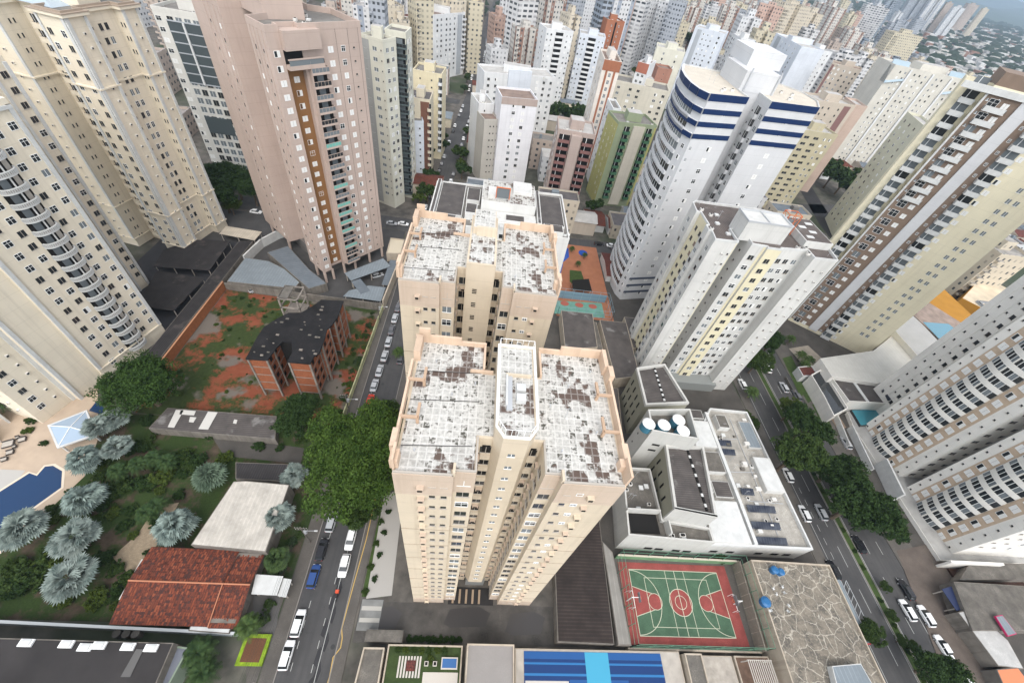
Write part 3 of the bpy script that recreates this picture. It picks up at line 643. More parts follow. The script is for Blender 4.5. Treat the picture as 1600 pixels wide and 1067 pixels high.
for k in range(4):
    z1 = HB - k * 3.13 - .0
    for i, nm in ((0, 0), (4, 4)): t.bar(i, 0, t.fr(i)[3], z1 - 1.25, z1 + (.42 if k == 0 else 0), .12, NAVY, 'navy_band')
    b = MB(); q = t.L; idx = [9, 10, 11, 12, 13, 14, 0]
    for a_, b_ in zip(idx, idx[1:]):
        A_, B_ = Vector(q[a_]), Vector(q[b_]); e = (B_ - A_).normalized(); n_ = Vector((e.y, -e.x)) * .55; lo, hi = z1 - 1.25, z1 + (.42 if k == 0 else 0)
        pts = [A_ + n_, B_ + n_, B_, A_]; b.face([(*pts[0], lo), (*pts[1], lo), (*pts[1], hi), (*pts[0], hi)], NAVY)
        b.face([(*pts[0], hi), (*pts[1], hi), (*pts[2], hi), (*pts[3], hi)], COOLW)
    b.build('navy_band', t.o)
for k in range(3):
    z1 = 3.4 + k * 3.1
    for i in (0, 4): t.bar(i, 0, t.fr(i)[3], z1, z1 + .9, .1, plain('slate_band', (.06, .075, .11)), 'slate_band')
# curved side: continuous glazing ribbons between white spandrels, one per floor
q = t.L; idx = [10, 11, 12, 13, 14]
for k in range(21):
    zf = 4.2 + k * p; 
    if zf > HB - 3: break
    b = MB()
    for j, (a_, b_) in enumerate(zip(idx, idx[1:])):
        A_, B_ = Vector(q[a_]), Vector(q[b_]); e = (B_ - A_).normalized(); n_ = Vector((e.y, -e.x)); l = (B_ - A_).length; ang = math.atan2(e.y, e.x); o3 = (A_.x, A_.y, 0)
        b.box(0, l, -.55, 0, zf - 1.0, zf, COOLW if k < 17 else COOLW, rz=ang, o=o3); b.box(0, l, -.12, 0, zf, zf + 2.0, M['glassg'] if R_.random() < .35 else M['glass'], rz=ang, o=o3)
        for m_ in range(int(l / 1.5)): b.box(m_*1.5, m_*1.5 + .08, -.18, 0, zf, zf + 2.0, M['frame'], rz=ang, o=o3)
    b.build('balcony_ribbon', t.o)
l = t.fr(14)[3]; t.col(14, l/2, z, n, 1.0, 1.1, 'half', p, rnd=['half', 'open'])
t.things(3, 3.5, 2.0, n, P_balc('box', 2.4, 1.0, COOLW, h=p), 'balcony', p); t.col(3, 6.3, z, n, 1.2, 1.3, 'open', p, rnd=['grey', 'open']); t.col(2, 2.2, z, n, 1.2, 1.3, 'open', p); 
t.col(3, .9, z, n, .5, .5, 'dark', p, 'vent_window')
b = MB(); c = t.c
b.box(66.4 - c[0], 76.5 - c[0], 126.9 - c[1], 142 - c[1], HB, 74.2, COOLW); b.box(68.6 - c[0], 78.4 - c[0], 133 - c[1], 146 - c[1], 74.2, 78, COOLW); b.build('lift_house', t.o)
for xl in (67.6, 75.9): b = MB(); b.tube((xl - c[0], 126.7 - c[1], HB - 2), (xl - c[0], 126.7 - c[1], 75), .22, .22, M['metal'], 6); b.build('ladder', t.o)
clutter(t, 5, 58, 66, 122, 135); clutter(t, 4, 80, 88, 124, 135); t.finish()

# ---------------------------------------------------------------- stained white and yellow tower in front of it
HC = 50
P = [(52.8, 79.9), (58.6, 80.1), (58.6, 85.5), (61.9, 85.5), (61.9, 80.0), (65.4, 79.7), (65.4, 79.1), (69, 79.1), (69, 79.7), (76, 80.3), (76, 77.3), (82, 77.4), (84.5, 95), (72, 98), (54, 98), (52.7, 96.6),
     (52.3, 92.2), (53.4, 92.0), (53.4, 86.2), (52.5, 85.8), (52.5, 83.7), (53.2, 83.4)]
t = Tower('apartment_tower', 'stained white tower with pale yellow window strips and brown roofing sheets', 'apartment tower', P, HC, STAINW, DROOF2, par=(.6, .22), parm=WHITE)
p = 2.85; n = 16; z = 4.2
t.col(0, 4.9, z, n, .42, .42, 'dark', p, 'vent_window'); t.col(0, 3.4, z, n, .4, .3, 'vent', p, 'vent_window')
t.col(4, 1.6, z, n, 1.3, 1.15, 'dark', p, rnd=['dark', 'grey', 'grey', 'sill', 'half']); t.bar(4, 2.9, 3.5, 3, HC + .1, .05, YEL, 'yellow_strip')
t.bar(6, 0, 3.6, 3, HC + .1, .05, YEL, 'yellow_strip'); t.col(6, 1.7, z, n, 1.3, 1.15, 'dark', p, rnd=['dark', 'grey', 'dark'], off=.05)
for u in (1.4, 3.4, 5.6): t.col(8, u, z, n, 1.1, 1.15, 'dark', p, rnd=['dark', 'dark', 'grey', 'sill', 'half'])
t.col(10, 2.2, z, n, .42, .42, 'dark', p, 'vent_window'); t.col(10, 4.4, z, n, .4, .3, 'vent', p, 'vent_window')
t.col(1, 1.5, z, n, .4, .5, 'dark', p, 'vent_window'); t.col(1, 3.6, z, n, .4, .5, 'dark', p, 'vent_window'); t.col(3, 2.8, z, n, .5, .5, 'dark', p, 'vent_window')
l = t.fr(21)[3]; t.col(21, l/2, z, n, 1.0, 1.15, 'dark', p, rnd=['dark', 'grey']); t.bar(18, 0, .0001, 3, HC, .02, YEL, 'yellow_strip')
t.col(19, 1.0, z, n, 1.0, 1.15, 'dark', p, rnd=['dark', 'grey']); l = t.fr(17)[3]; t.bar(17, 0, l, 3, HC + .1, .05, YEL, 'yellow_strip'); t.col(17, 1.6, z, n, 1.0, 1.15, 'dark', p, off=.05); t.col(17, 4.3, z, n, 1.0, 1.15, 'dark', p, rnd=['dark', 'brownw'], off=.05)
l = t.fr(15)[3]; t.col(15, l*.5, z, n, 1.0, 1.15, 'dark', p, rnd=['dark', 'grey'])
t.bars(0, [(5.5, 5.7, 3, HC, .04)], YEL, 'corner_strip'); t.bars(9, [(0, .2, 3, HC, .1)], WHITE, 'corner_strip')
b = MB(); c = t.c; b.box(59.2 - c[0], 70 - c[0], 81.8 - c[1], 87.5 - c[1], HC, HC + 4.6, STAINW); b.build('lift_house', t.o)
b = MB(); ring(b, [(59.2 - c[0], 81.8 - c[1]), (70 - c[0], 81.8 - c[1]), (70 - c[0], 87.5 - c[1]), (59.2 - c[0], 87.5 - c[1])], .15, HC + 4.6, HC + 5.0, M['metal'], out=.05)
b.box(64.6 - c[0], 64.75 - c[0], 81.9 - c[1], 87.4 - c[1], HC + 4.6, HC + 4.9, M['metal']); b.build('roof_rail', t.o)
b = MB(); x, y = 73.5 - c[0], 88.5 - c[1]; om = plain('mast_orange', (.6, .16, .05)); pts = [(x - 1.6, y - 1.2), (x + 1.6, y - 1.2), (x + 1.6, y + 1.2), (x - 1.6, y + 1.2)]
for k in range(4):
    b.tube((*pts[k], HC), (*pts[k], HC + 5), .09, .09, om, 5); b.tube((*pts[k], HC), (*pts[(k + 1) % 4], HC + 5), .06, .06, om, 4); b.tube((*pts[k], HC + 5), (*pts[(k + 1) % 4], HC + 5), .09, .09, om, 4)
b.box(x - 1.4, x - .2, y - 1.5, y - 1.25, HC + 1.6, HC + 4, M['glassg']); b.build('aerial_frame', t.o)
b = MB(); b.box(75.6 - c[0], 82.5 - c[0], 82 - c[1], 93 - c[1], HC + .02, HC + 1.8, STAINW); b.box(75.9 - c[0], 82.2 - c[0], 82.3 - c[1], 92.7 - c[1], HC + 1.8, HC + 1.9, DROOF2, skip='b'); b.build('roof_house', t.o)
for x, y in ((77.5, 84), (79.5, 86.5), (77.8, 88.5), (80.5, 90.5)):
    b = MB(); b.box(x - .9 - c[0], x + .9 - c[0], y - .5 - c[1], y + .5 - c[1], HC + 1.9, HC + 2.0, WHITE); b.build('skylight', t.o)
b = MB(); b.box(60 - c[0], 77 - c[0], 76.2 - c[1], 80 - c[1], 0, 3.4, plain('podium_grey', (.22, .23, .22))); b.build('podium', t.o)
clutter(t, 8, 53.5, 58, 82, 97); clutter(t, 5, 72, 83, 79, 82); t.finish()

# ---------------------------------------------------------------- brown and white tower (right)
A3, B3 = Vector((129, 111.5)), Vector((145.7, 99.0)); E3 = (B3 - A3).normalized(); N3 = Vector((E3.y, -E3.x))
def L3(u, n): p_ = A3 + E3 * u + N3 * n; return (p_.x, p_.y)
HR = 90
t = Tower('apartment_tower', 'tall brown and white tower with stacked white balconies and a plain cream side', 'apartment tower',
          [L3(-7.2, 0), L3(20.9, 0), L3(20.9, -16), L3(-8, -16), L3(-8, -7), L3(-13, -7), L3(-13, -3), L3(-7.2, -3)], 81, PALEY, CONC, par=(.8, .3))
p = 3.05; n = 26; z = 2.0
t.bar(0, 0, 7.3, 1.5, 80, .06, DBROWN, 'brown_panel'); t.bar(0, 10.2, 12.2, 1.5, 80, .06, DBROWN, 'brown_panel'); t.bar(0, 7.3, 10.2, 1, 81.2, .5, COOLW, 'white_fin'); t.bar(0, -.2, .25, 1, 81, .3, WHITE, 'edge_strip')
t.col(0, 5.0, z, n, 1.15, 1.2, 'shut', p, off=.06); t.col(0, 2.4, z, n, 1.9, 1.9, 'open', p, off=.06, rnd=['open', 'grey', 'sill']); t.col(0, .9, z + .6, n, .5, .5, 'grey', p, 'vent_window', off=.06)
t.col(0, 11.2, z, n, .5, .7, 'sill', p, 'vent_window', off=.06)
bw = P_balc('box', 3.2, 1.5, WHITE, M['glassg'], h=p); bw2 = P_balc('box', 3.2, 1.5, WHITE, M['glass'], h=p)
t.things(0, 13.7, .6, 27, [bw, bw, bw2], 'balcony', p); t.col(0, 16.2, z, n, 1.1, 1.15, 'shut', p, rnd=['shut', 'shut', 'shut', 'half'])
t.col(0, 21.6, z + 6, n - 2, .9, 1.2, 'grey', p); t.col(0, 23.4, z + 6, n - 2, .9, 1.2, 'grey', p)
t.things(6, 3.4, .6, 27, [bw, bw, bw2], 'balcony', p)
for zz in range(17, 26): t.things(0, 3.6, .5 + zz * p, 1, P_balc('box', 4.6, .9, WHITE, h=p), 'balcony')
c = t.c; b = MB(); q = [(x - c[0], y - c[1]) for x, y in (L3(-7.2, .02), L3(10.2, .02), L3(10.2, -12), L3(-7.2, -12))]; b.prism(q, 81.4, 84.6, DBROWN); b.build('brown_crown', t.o)
t.bar(0, -6, 10.2, 80.0, 81.4, .7, WHITE, 'cornice')
t.finish()

# ---------------------------------------------------------------- white and tan tower with bowed balconies (right edge): two modules
WT = mat('bright_white', (.75, .72, .66), .75, .08, .2, .3, grime=(.5, .5, .48))
def bow_tower(y1, y0, label, north=False, mirror=False):
    l = y1 - y0; xw = 124.1
    P = [(xw, y1), (xw, y0), (xw + 26, y0), (xw + 26, y1)]
    if north: P = [(xw, y1), (xw, y0), (xw + 26, y0), (xw + 26, y1 + 11.5), (xw + 7, y1 + 11.5), (xw + 7, y1)]
    t = Tower('apartment_tower', label, 'apartment tower', P, 88, WT, CONC, group='white and tan towers with bowed balconies')
    p = 3.05; n = 28
    for u0 in (2.0, 11.5): t.bar(0, u0, u0 + (2.4 if u0 < 5 else 2.8), 0, 88, .06, TAN, 'tan_panel')
    t.col(0, .85, 1.9, n, .42, .42, 'dark', p, 'vent_window'); t.col(0, 15.6, 1.7, n, .42, .42, 'dark', p, 'vent_window')
    t.col(0, 3.15, 1.7, n, 1.35, 1.5, 'shut', p, rnd=['shut', 'shut', 'shut', 'half'], off=.06); t.col(0, 12.95, 1.5, n, 1.35, 1.5, 'shut', p, rnd=['shut', 'shut', 'half'], off=.06)
    t.things(0, 7.95, .2, 29, P_balc('bow', 7.0, 1.15, WT, h=p), 'balcony', p)
    if not north: t.col(1, 2.0, 7, n - 2, .9, .35, 'dark', p, 'side_window'); t.col(1, 5.5, 7, n - 2, .9, .35, 'dark', p, 'side_window'); t.col(1, 10, 7, n - 2, 1.4, 1.1, 'dark', p, 'side_window', rnd=MIXN)
    if north: t.col(1, 2.4, 3, n - 1, 1.6, .9, 'dark', p, 'side_window'); t.col(1, 6.5, 3, n - 1, 1.6, .9, 'dark', p, 'side_window')
    if north:
        i = 4; lw = t.fr(i)[3]
        t.col(4, 8.4, 7.5, 25, .9, 1.2, 'dark', p, rnd=['grey', 'dark']); t.col(4, 6.6, 7.5, 25, .9, 1.2, 'dark', p); t.col(4, 4.9, 7.5, 25, .45, .45, 'dark', p, 'vent_window'); t.col(4, 2.6, 7.5, 25, .45, .6, 'dark', p); t.col(4, 10.3, 7.5, 25, .5, 1.1, 'sill', p)
        t.bars(4, [(u, u + .2, 6, 88, .08) for u in (1.6, 4.2, 7.2)], WT, 'ribs'); t.col(5, 3, 7.5, 25, .5, .5, 'dark', p, 'vent_window')
    return t.finish()
bow_tower(67.5, 50.7, 'white and tan bowed-balcony tower at the right edge, the farther of the two modules', north=True)
bow_tower(47.6, 30.6, 'white and tan bowed-balcony tower at the lower right edge, the nearer of the two modules')
WT_SHADE = plain('gap_shade_wall', (.42, .40, .38), .9)  # tower white greyed, the shade of the deep gap put into its colour
b = MB(); b.box(131, 149, 47.62, 50.68, 0, 87, WT_SHADE); tag(b.build('link_wall'), 'recessed wall, painted grey for shade, closing the deep gap between the two bowed-balcony towers', 'wall')
# ================================================================ GROUND, ROADS
def ccw(p):
    a = sum(p[i][0] * p[(i + 1) % len(p)][1] - p[(i + 1) % len(p)][0] * p[i][1] for i in range(len(p)))
    return p if a > 0 else p[::-1]
def sheet(name, poly, z, m, kind='structure', thick=0):
    b = MB(); poly = ccw(poly)
    if thick: b.prism(poly, z - thick, z, m)
    else: b.face([(x, y, z) for x, y in poly], m)
    o = b.build(name)
    if kind: o['kind'] = kind
    return o
def R4(x0, x1, y0, y1): return [(x0, y0), (x1, y0), (x1, y1), (x0, y1)]
def ground_mat():
    m, nt, b, v = base('ground_mix', .95)
    n1 = _noise(nt, v, .02, 6); n2 = _noise(nt, v, .25, 5); n3 = _noise(nt, v, .004, 5)
    o = _mix(nt, _ramp(nt, n2, .35, .65), (.065, .06, .053), (.14, .125, .108))
    o = _mix(nt, _ramp(nt, n1, .5, .62), o, (.05, .065, .035)); o = _mix(nt, _ramp(nt, n3, .5, .6), o, (.045, .06, .035))
    nt.links.new(o, b.inputs['Base Color']); return m
b = MB(); b.face([(-26000, -4000, 0), (26000, -4000, 0), (26000, 30000, 0), (-26000, 30000, 0)], ground_mat()); struct('ground', b)
def asph():
    m, nt, b, v = base('asphalt', .85)
    o = _mix(nt, _ramp(nt, _noise(nt, v, .15, 6), .35, .65), (.046, .045, .046), (.078, .075, .073)); o = _mix(nt, _math(nt, 'MULTIPLY', _ramp(nt, _noise(nt, _map(nt, v, (1.3, .035, 1)), 1.0, 4), .45, .7), .5), o, (.036, .035, .036))
    o = _mix(nt, _math(nt, 'MULTIPLY', _ramp(nt, _noise(nt, v, .8, 6, .75), .58, .68), .6), o, (.028, .027, .028)); o = _mix(nt, _math(nt, 'MULTIPLY', _noise(nt, v, 9, 2), .35), o, (.10, .097, .093))
    nt.links.new(o, b.inputs['Base Color']); return m
ASPH = asph(); ASPH2 = mat('asphalt_dark', (.038, .037, .038), .9, .3, .2, fine=.25)
PAVE = mat('pavement', (.12, .108, .095), .9, .3, .35, fine=.25); SLAB = mat('concrete_yard', (.085, .077, .068), .9, .45, .2, fine=.2, streak=0)
PAINT = plain('road_paint', (.42, .42, .40), .8); YPAINT = plain('yellow_paint', (.45, .30, .09), .8)
KERB = plain('kerb', (.22, .20, .18), .9)
GRASS = mat('grass', (.055, .09, .022), .95, .4, .8, fine=.4)
def ribbon(name, pts, w0, w1, z, m, thick=0, kind='structure'):
    "a strip along a polyline; w0/w1 = offsets to the left and the right"
    L = []; Rr = []
    for i, p in enumerate(pts):
        a = Vector(pts[max(0, i - 1)]); c = Vector(pts[min(len(pts) - 1, i + 1)]); e = (c - a).normalized(); n = Vector((e.y, -e.x)); p = Vector(p)
        L.append(tuple(p + n * w0)); Rr.append(tuple(p + n * w1))
    b = MB()
    for i in range(len(pts) - 1):
        b.face([(*L[i], z), (*Rr[i], z), (*Rr[i + 1], z), (*L[i + 1], z)], m)
        if thick: b.face([(*Rr[i], z - thick), (*Rr[i + 1], z - thick), (*Rr[i + 1], z), (*Rr[i], z)], m); b.face([(*L[i + 1], z - thick), (*L[i], z - thick), (*L[i], z), (*L[i + 1], z)], m)
    o = b.build(name)
    if kind: o['kind'] = kind
    return o
# street on the left, the avenue on the right, the cross streets
ST = [(-23.2, -30), (-23.2, 60), (-23.0, 140), (-20.3, 200), (-18.5, 263), (-15.2, 330), (-16.5, 510), (-12.6, 663), (-5, 900)]
AV = [(98.6, -30), (98.8, 90), (99.5, 150), (103, 260), (112, 420), (130, 700), (150, 1000)]
ribbon('road', ST, -4.6, 4.6, .016, ASPH); ribbon('road', AV, -9.6, 10.2, .016, ASPH)
ribbon('pavement', ST, -7.0, -4.6, .14, PAVE, .14); ribbon('pavement', ST[:3], 4.6, 6.6, .14, PAVE, .14)
ribbon('pavement', AV[:3], -12.4, -9.6, .14, PAVE, .14); ribbon('pavement', AV[:3], 10.2, 16.5, .14, PAVE, .14)
ribbon('median_strip', AV, -1.5, .0, .16, GRASS, .16); ribbon('kerb', AV, -1.75, -1.5, .18, KERB, .18); ribbon('kerb', AV, 0, .25, .18, KERB, .18)
ribbon('kerb', ST[:3], 4.45, 4.62, .16, KERB, .16); ribbon('kerb', ST[:3], -4.62, -4.45, .16, KERB, .16)
ribbon('cross_street', [(-140, 152), (-20, 149.8), (160, 153)], -4.5, 4.5, .012, ASPH)
ribbon('cross_street', [(-300, 316), (-15, 308), (110, 312), (260, 330)], -5, 5, .012, ASPH)
ribbon('cross_street', [(-300, 470), (0, 468), (300, 480)], -5, 5, .012, ASPH)
ribbon('cross_street', [(110, 200), (260, 236)], -5, 5, .012, ASPH)
ribbon('side_street', [(172, 60), (190, 200), (235, 380), (300, 700)], -5, 5, .012, ASPH2)
def dashes(pts, off, seg, gap, w, y0, y1, m=None):
    b = MB(); y = y0
    def px(y):
        for (xa, ya), (xb, yb) in zip(pts, pts[1:]):
            if ya <= y <= yb: return xa + (xb - xa) * (y - ya) / (yb - ya)
        return pts[-1][0]
    while y < y1:
        x, x2 = px(y) + off, px(y + seg) + off
        b.face([(x - w/2, y, .028), (x + w/2, y, .028), (x2 + w/2, y + seg, .028), (x2 - w/2, y + seg, .028)], m or PAINT); y += seg + gap
    o = b.build('road_marking'); o['kind'] = 'structure'
dashes(ST, -2.3, 1.2, 1.9, .1, 0, 140); dashes(ST, 1.2, 1.2, 2.2, .1, 6, 26); dashes(ST, 2.1, 30, .5, .1, 0, 28)
dashes(AV, -7.3, 1.6, 1.6, .1, 22, 46); dashes(AV, -4.6, 4.6, 4.6, .12, -10, 140); dashes(AV, -8.9, 60, 1, .1, -10, 60); dashes(AV, 3.4, 3, 5, .12, -10, 140); dashes(AV, 6.9, 3, 5, .12, -10, 140)
dashes(AV, -1.95, 150, 1, .12, -20, 120); dashes(AV, .45, 150, 1, .12, -20, 120); dashes(AV, 11.2, 70, 1, .16, 22, 80, YPAINT)
ribbon('yellow_line', [(-18.9, 4), (-18.7, 5.5), (-18.9, 8.2), (-18.0, 9.6), (-18.1, 11), (-18.6, 12.4), (-18.3, 20), (-17.9, 28), (-18.0, 40)], -.09, .09, .15, YPAINT)
# tar patches on the left street
TAR = mat('tar_patch', (.035, .034, .036), .85, .2, .5)
for i in range(9):
    x, y = -21.3 + R_.uniform(-.5, .7), 3 + i * 2.1; k = R_.uniform(.25, .7)
    sheet('tar_patch', [(x - k, y), (x + k * .5, y - .4), (x + k, y + 1.3), (x + k * .2, y + 2.6), (x - k * .6, y + 1.9)], .0215 + i * .0002, TAR)
for i in range(7):
    x, y = R_.uniform(-26, -20), 40 + i * 9; sheet('tar_patch', [(x - .8, y), (x + .9, y - .6), (x + 1.1, y + 2.2), (x - .4, y + 3)], .0215, TAR)
# ---------------------------------------------------------------- block surfaces
BAREW = mat('red_earth_lot', (.16, .075, .04), .95, .3, .2, fine=.35)
def garden_mat():
    m, nt, b, v = base('garden_ground', .95)
    o = _mix(nt, _ramp(nt, _noise(nt, v, .6, 5), .35, .65), (.05, .036, .024), (.09, .066, .045))
    o = _mix(nt, _ramp(nt, _noise(nt, v, .22, 6, .7), .42, .52), o, _mix(nt, _noise(nt, v, 3.5, 4), (.010, .022, .005), (.045, .075, .015)))
    nt.links.new(o, b.inputs['Base Color']); return m
def lotmat():
    m, nt, b, v = base('weedy_red_earth', .95)
    o = _mix(nt, _ramp(nt, _noise(nt, v, .5, 5), .3, .7), (.17, .042, .02), (.22, .07, .035))
    o = _mix(nt, _ramp(nt, _noise(nt, _map(nt, v, (1, 1, 1), (12, 5, 0)), .11, 8, .72), .44, .52), o, _mix(nt, _noise(nt, v, 1.2, 4), (.014, .026, .006), (.05, .072, .018)))
    o = _mix(nt, _ramp(nt, _noise(nt, _map(nt, v, (1, 1, 1), (30, 9, 0)), .09, 4), .56, .62), o, (.14, .12, .10))
    nt.links.new(o, b.inputs['Base Color']); return m
sheet('vacant_lot', [(-78.5, 54), (-31, 54), (-30, 97.5), (-78.5, 100)], .03, lotmat())
sheet('yard', R4(-16.2, 33.5, 10.4, 16.9), .03, mat('wet_yard', (.075, .068, .06), .6, .7, .3, fine=.2))
sheet('yard', R4(-17, 33.5, 34.5, 145), .03, SLAB); sheet('yard', R4(-110, -30.5, 100.5, 145), .031, mat('taupe_yard', (.075, .072, .07), .9, .3, .3, fine=.2))
sheet('yard', R4(-110, -79, 62, 125), .035, mat('car_park_tar', (.05, .05, .055), .85, .3, .2, fine=.2))
sheet('yard', R4(33.5, 86, 26, 145), .03, SLAB); sheet('yard', R4(-110, -30.4, 12.6, 53.8), .03, garden_mat())
sheet('lawn', [(-16.3, 17.6), (-12.4, 17.6), (-11.6, 34), (-16.4, 38)], .045, GRASS)
sheet('yard', R4(115.4, 171, -10, 140), .03, SLAB); sheet('yard', R4(-75, -30.4, -5, 4.5), .035, SLAB)
sheet('garden_path', AT([(175, 870), (215, 835), (245, 790), (280, 785), (240, 860), (205, 900)]), .05, mat('gravel', (.32, .25, .17), .95, .3, 1.5, fine=.3))
sheet('driveway', AT([(330, 680), (475, 700), (470, 725), (350, 712)]), .05, SLAB); sheet('pavement', AT([(385, 925), (445, 930), (400, 1067), (385, 1067)]), .05, PAVE)
sheet('driveway', AT([(398, 920), (440, 925), (428, 1010), (390, 1000)]), .055, mat('drive_dark', (.10, .095, .09), .9, .2, .5))
sheet('driveway', R4(-16, -12, 12.2, 17.2), .05, mat('ramp_grey', (.20, .20, .19), .8, .3, .4))
for y in (13.5, 15.4): sheet('ramp_stripe', R4(-15.8, -12.1, y, y + .7), .06, plain('ramp_stripe', (.40, .38, .34)))
sheet('garden_court', AT([(600, 775), (632, 760), (612, 930), (572, 935)]), .05, plain('pale_tile', (.36, .34, .31)))

# ---------------------------------------------------------------- generic builders for low things
def slab(name, label, cat, poly, z, wall, top, lip=.0, group=None, z0=0, par=0, roofz=None):
    poly = ccw(poly); cx = sum(p[0] for p in poly) / len(poly); cy = sum(p[1] for p in poly) / len(poly)
    L = [(x - cx, y - cy) for x, y in poly]; t = thing(name, label, cat, (cx, cy, 0), 0, group)
    b = MB(); b.prism(L, z0, z, wall, bottom=z0 > 0); b.build('wall', t)
    b = MB(); b.prism(inset(L, -lip if lip else .15), z + .004, z + (.14 if lip else .04), top, bottom=True); b.build('roof', t)
    if par: b = MB(); ring(b, L, .22, z - .02, z + par, wall, out=.03); b.build('parapet', t)
    t['_c'] = (cx, cy); return t
def canopy(label, poly, z, top, group=None, posts=True, name='carport', cat='carport', tilt=0.0):
    "an open roof on posts"
    poly = ccw(poly); cx = sum(p[0] for p in poly) / len(poly); cy = sum(p[1] for p in poly) / len(poly); L = [(x - cx, y - cy) for x, y in poly]
    t = thing(name, label, cat, (cx, cy, 0), 0, group); b = MB(); b.prism(L, z, z + .12, top, bottom=True); b.build('roof', t)
    if posts:
        b = MB(); q = inset(L, .4)
        for i in range(len(q)):
            a, c = Vector(q[i]), Vector(q[(i + 1) % len(q)]); k = max(1, int((c - a).length / 5))
            for j in range(k): p = a + (c - a) * (j / k); b.box(p.x - .1, p.x + .1, p.y - .1, p.y + .1, 0, z, M['curtain'], skip='tb')
        b.build('posts', t, kind='stuff' if False else None)
    return t
def wall_run(label, pts, h, w, m, group=None, name='wall', cat='wall', cap=None):
    b = MB()
    for p, q in zip(pts, pts[1:]):
        p, q = Vector(p), Vector(q); d = q - p; a = math.atan2(d.y, d.x); b.box(-w/2, d.length + w/2, -w/2, w/2, 0, h, m, rz=a, o=(p.x, p.y, 0))
        if cap: b.box(-w/2, d.length + w/2, -w/2 - .04, w/2 + .04, h, h + .08, cap, rz=a, o=(p.x, p.y, 0))
    return tag(b.build(name), label, cat, group)
def gable(name, label, x0, x1, y0, y1, h, rise, wall, top, group=None, rz=0, ov=.4, hip=False):
    cx, cy = (x0 + x1) / 2, (y0 + y1) / 2; w, d = (x1 - x0) / 2, (y1 - y0) / 2
    t = thing(name, label, 'house', (cx, cy, 0), rz, group); b = MB(); b.prism([(-w, -d), (w, -d), (w, d), (-w, d)], 0, h, wall); b.build('wall', t)
    b = MB(); W_, D_ = w + ov, d + ov; r0, r1 = ((-W_ + D_, W_ - D_) if hip and W_ > D_ else (-W_, W_)); hz = h + rise
    A, B, C, D = (-W_, -D_, h), (W_, -D_, h), (W_, D_, h), (-W_, D_, h); E, F = (r0, 0, hz), (r1, 0, hz)
    b.face([A, B, F, E], top); b.face([C, D, E, F], top); b.face([B, C, F], top if hip else wall); b.face([D, A, E], top if hip else wall); b.build('roof', t)
    return t
CORR = stripes('corrugated_grey', (.19, .22, .24), (.28, .31, .33), .9, 0, .12, var=.12); CORR2 = stripes('corrugated_grey_b', (.13, .15, .17), (.20, .225, .245), 1.0, 1, .12, var=.15)
BLK = stripes('black_sheet_roof', (.028, .026, .026), (.045, .04, .04), .5, 0, patch=(.07, .06, .055), pth=(.6, .7))
CREAMW = mat('cream_wall', (.44, .375, .295), .85, .15, .4, .5)
TILE = tiles('clay_tiles', (.20, .05, .024), (.14, .036, .02), (.07, .026, .02)); TILE2 = tiles('dark_clay_tiles', (.16, .04, .03), (.2, .06, .04), (.08, .03, .025))
OLDW = mat('old_wall', (.19, .17, .145), .9, .3, .5, .7, grime=(.08, .07, .06))
MOSS = mat('stained_concrete', (.16, .145, .125), .9, .6, .4, .6, grime=(.07, .065, .06), fine=.3)

# ---- left: car park roofs, walls
canopy('black corrugated car park roof against the foot of the tall cream tower', [(-103, 113), (-97, 120), (-86, 121.5), (-85, 105), (-101, 104)], 2.8, BLK, name='carport')
canopy('black corrugated car park roof in front of the curved-balcony tower', [(-96, 86.5), (-85.5, 86), (-84.5, 101), (-99, 102.5)], 2.8, BLK)
slab('shed', 'long black roof along the orange brick wall', 'shed', [(-83.6, 68), (-79.6, 68), (-79.3, 123), (-83.5, 122)], 2.9, OLDW, BLK)
canopy('cream ribbed canopy at the entrance beside the tall cream tower', [(-91, 124.5), (-78.6, 123), (-78.4, 128.5), (-91, 129.5)], 3.2, stripes('cream_ribs', (.5, .44, .35), (.6, .54, .45), .8, 0, .2))
wall_run('orange brick boundary wall left of the vacant lot', [(-78.9, 60), (-78.9, 100.3)], 3.0, .35, mat('orange_brick', (.34, .125, .05), .9, .2, 1, fine=.3), cap=plain('brick_cap', (.45, .22, .12)))
wall_run('stained grey wall between the vacant lot and the metal roofs', [(-78.5, 100.3), (-29.4, 98.2)], 2.6, .3, OLDW)
wall_run('yellow-green painted boundary wall along the street by the vacant lot', [(-30.4, 56), (-29.4, 98)], 2.2, .25, mat('yellow_green_wall', (.50, .50, .28), .85, .3, .6, .8, grime=(.16, .16, .10)))
wall_run('tall cream wall beside the street at the corner of the metal roofs', [(-29.2, 98.4), (-27.9, 128)], 4.2, .4, CREAMW)
slab('canopy', 'grey metal roof at the left corner behind the stained wall', 'roof', [(-77.8, 100.7), (-57.5, 100.7), (-57, 104), (-64, 110), (-70, 113), (-77.8, 113.5)], 2.9, OLDW, CORR)
slab('canopy', 'dark grey metal roof under the taupe tower, on its left', 'roof', [(-72, 117), (-53, 100.9), (-48.5, 104.4), (-56, 110.5), (-67, 122)], 3.3, OLDW, CORR2)
canopy('small grey metal roof by the stained wall, lower right of the taupe tower', [(-42, 99.5), (-30, 99), (-30, 106), (-35.5, 106), (-41, 102.5)], 2.8, CORR)
canopy('pale grey entrance canopy slanting out from the taupe tower', [(-44.5, 110.5), (-34, 121), (-30.5, 117), (-41.5, 107)], 3.3, CORR)
canopy('narrow grey covered walk below the taupe tower', [(-41.5, 107), (-39, 109), (-34.5, 103.5), (-37, 101.5)], 2.9, CORR2)
wall_run('long pale wall curving along the car park beside the taupe tower', [(-78.4, 114), (-77, 124), (-74, 130), (-68, 137)], 3.4, .5, M['white'])
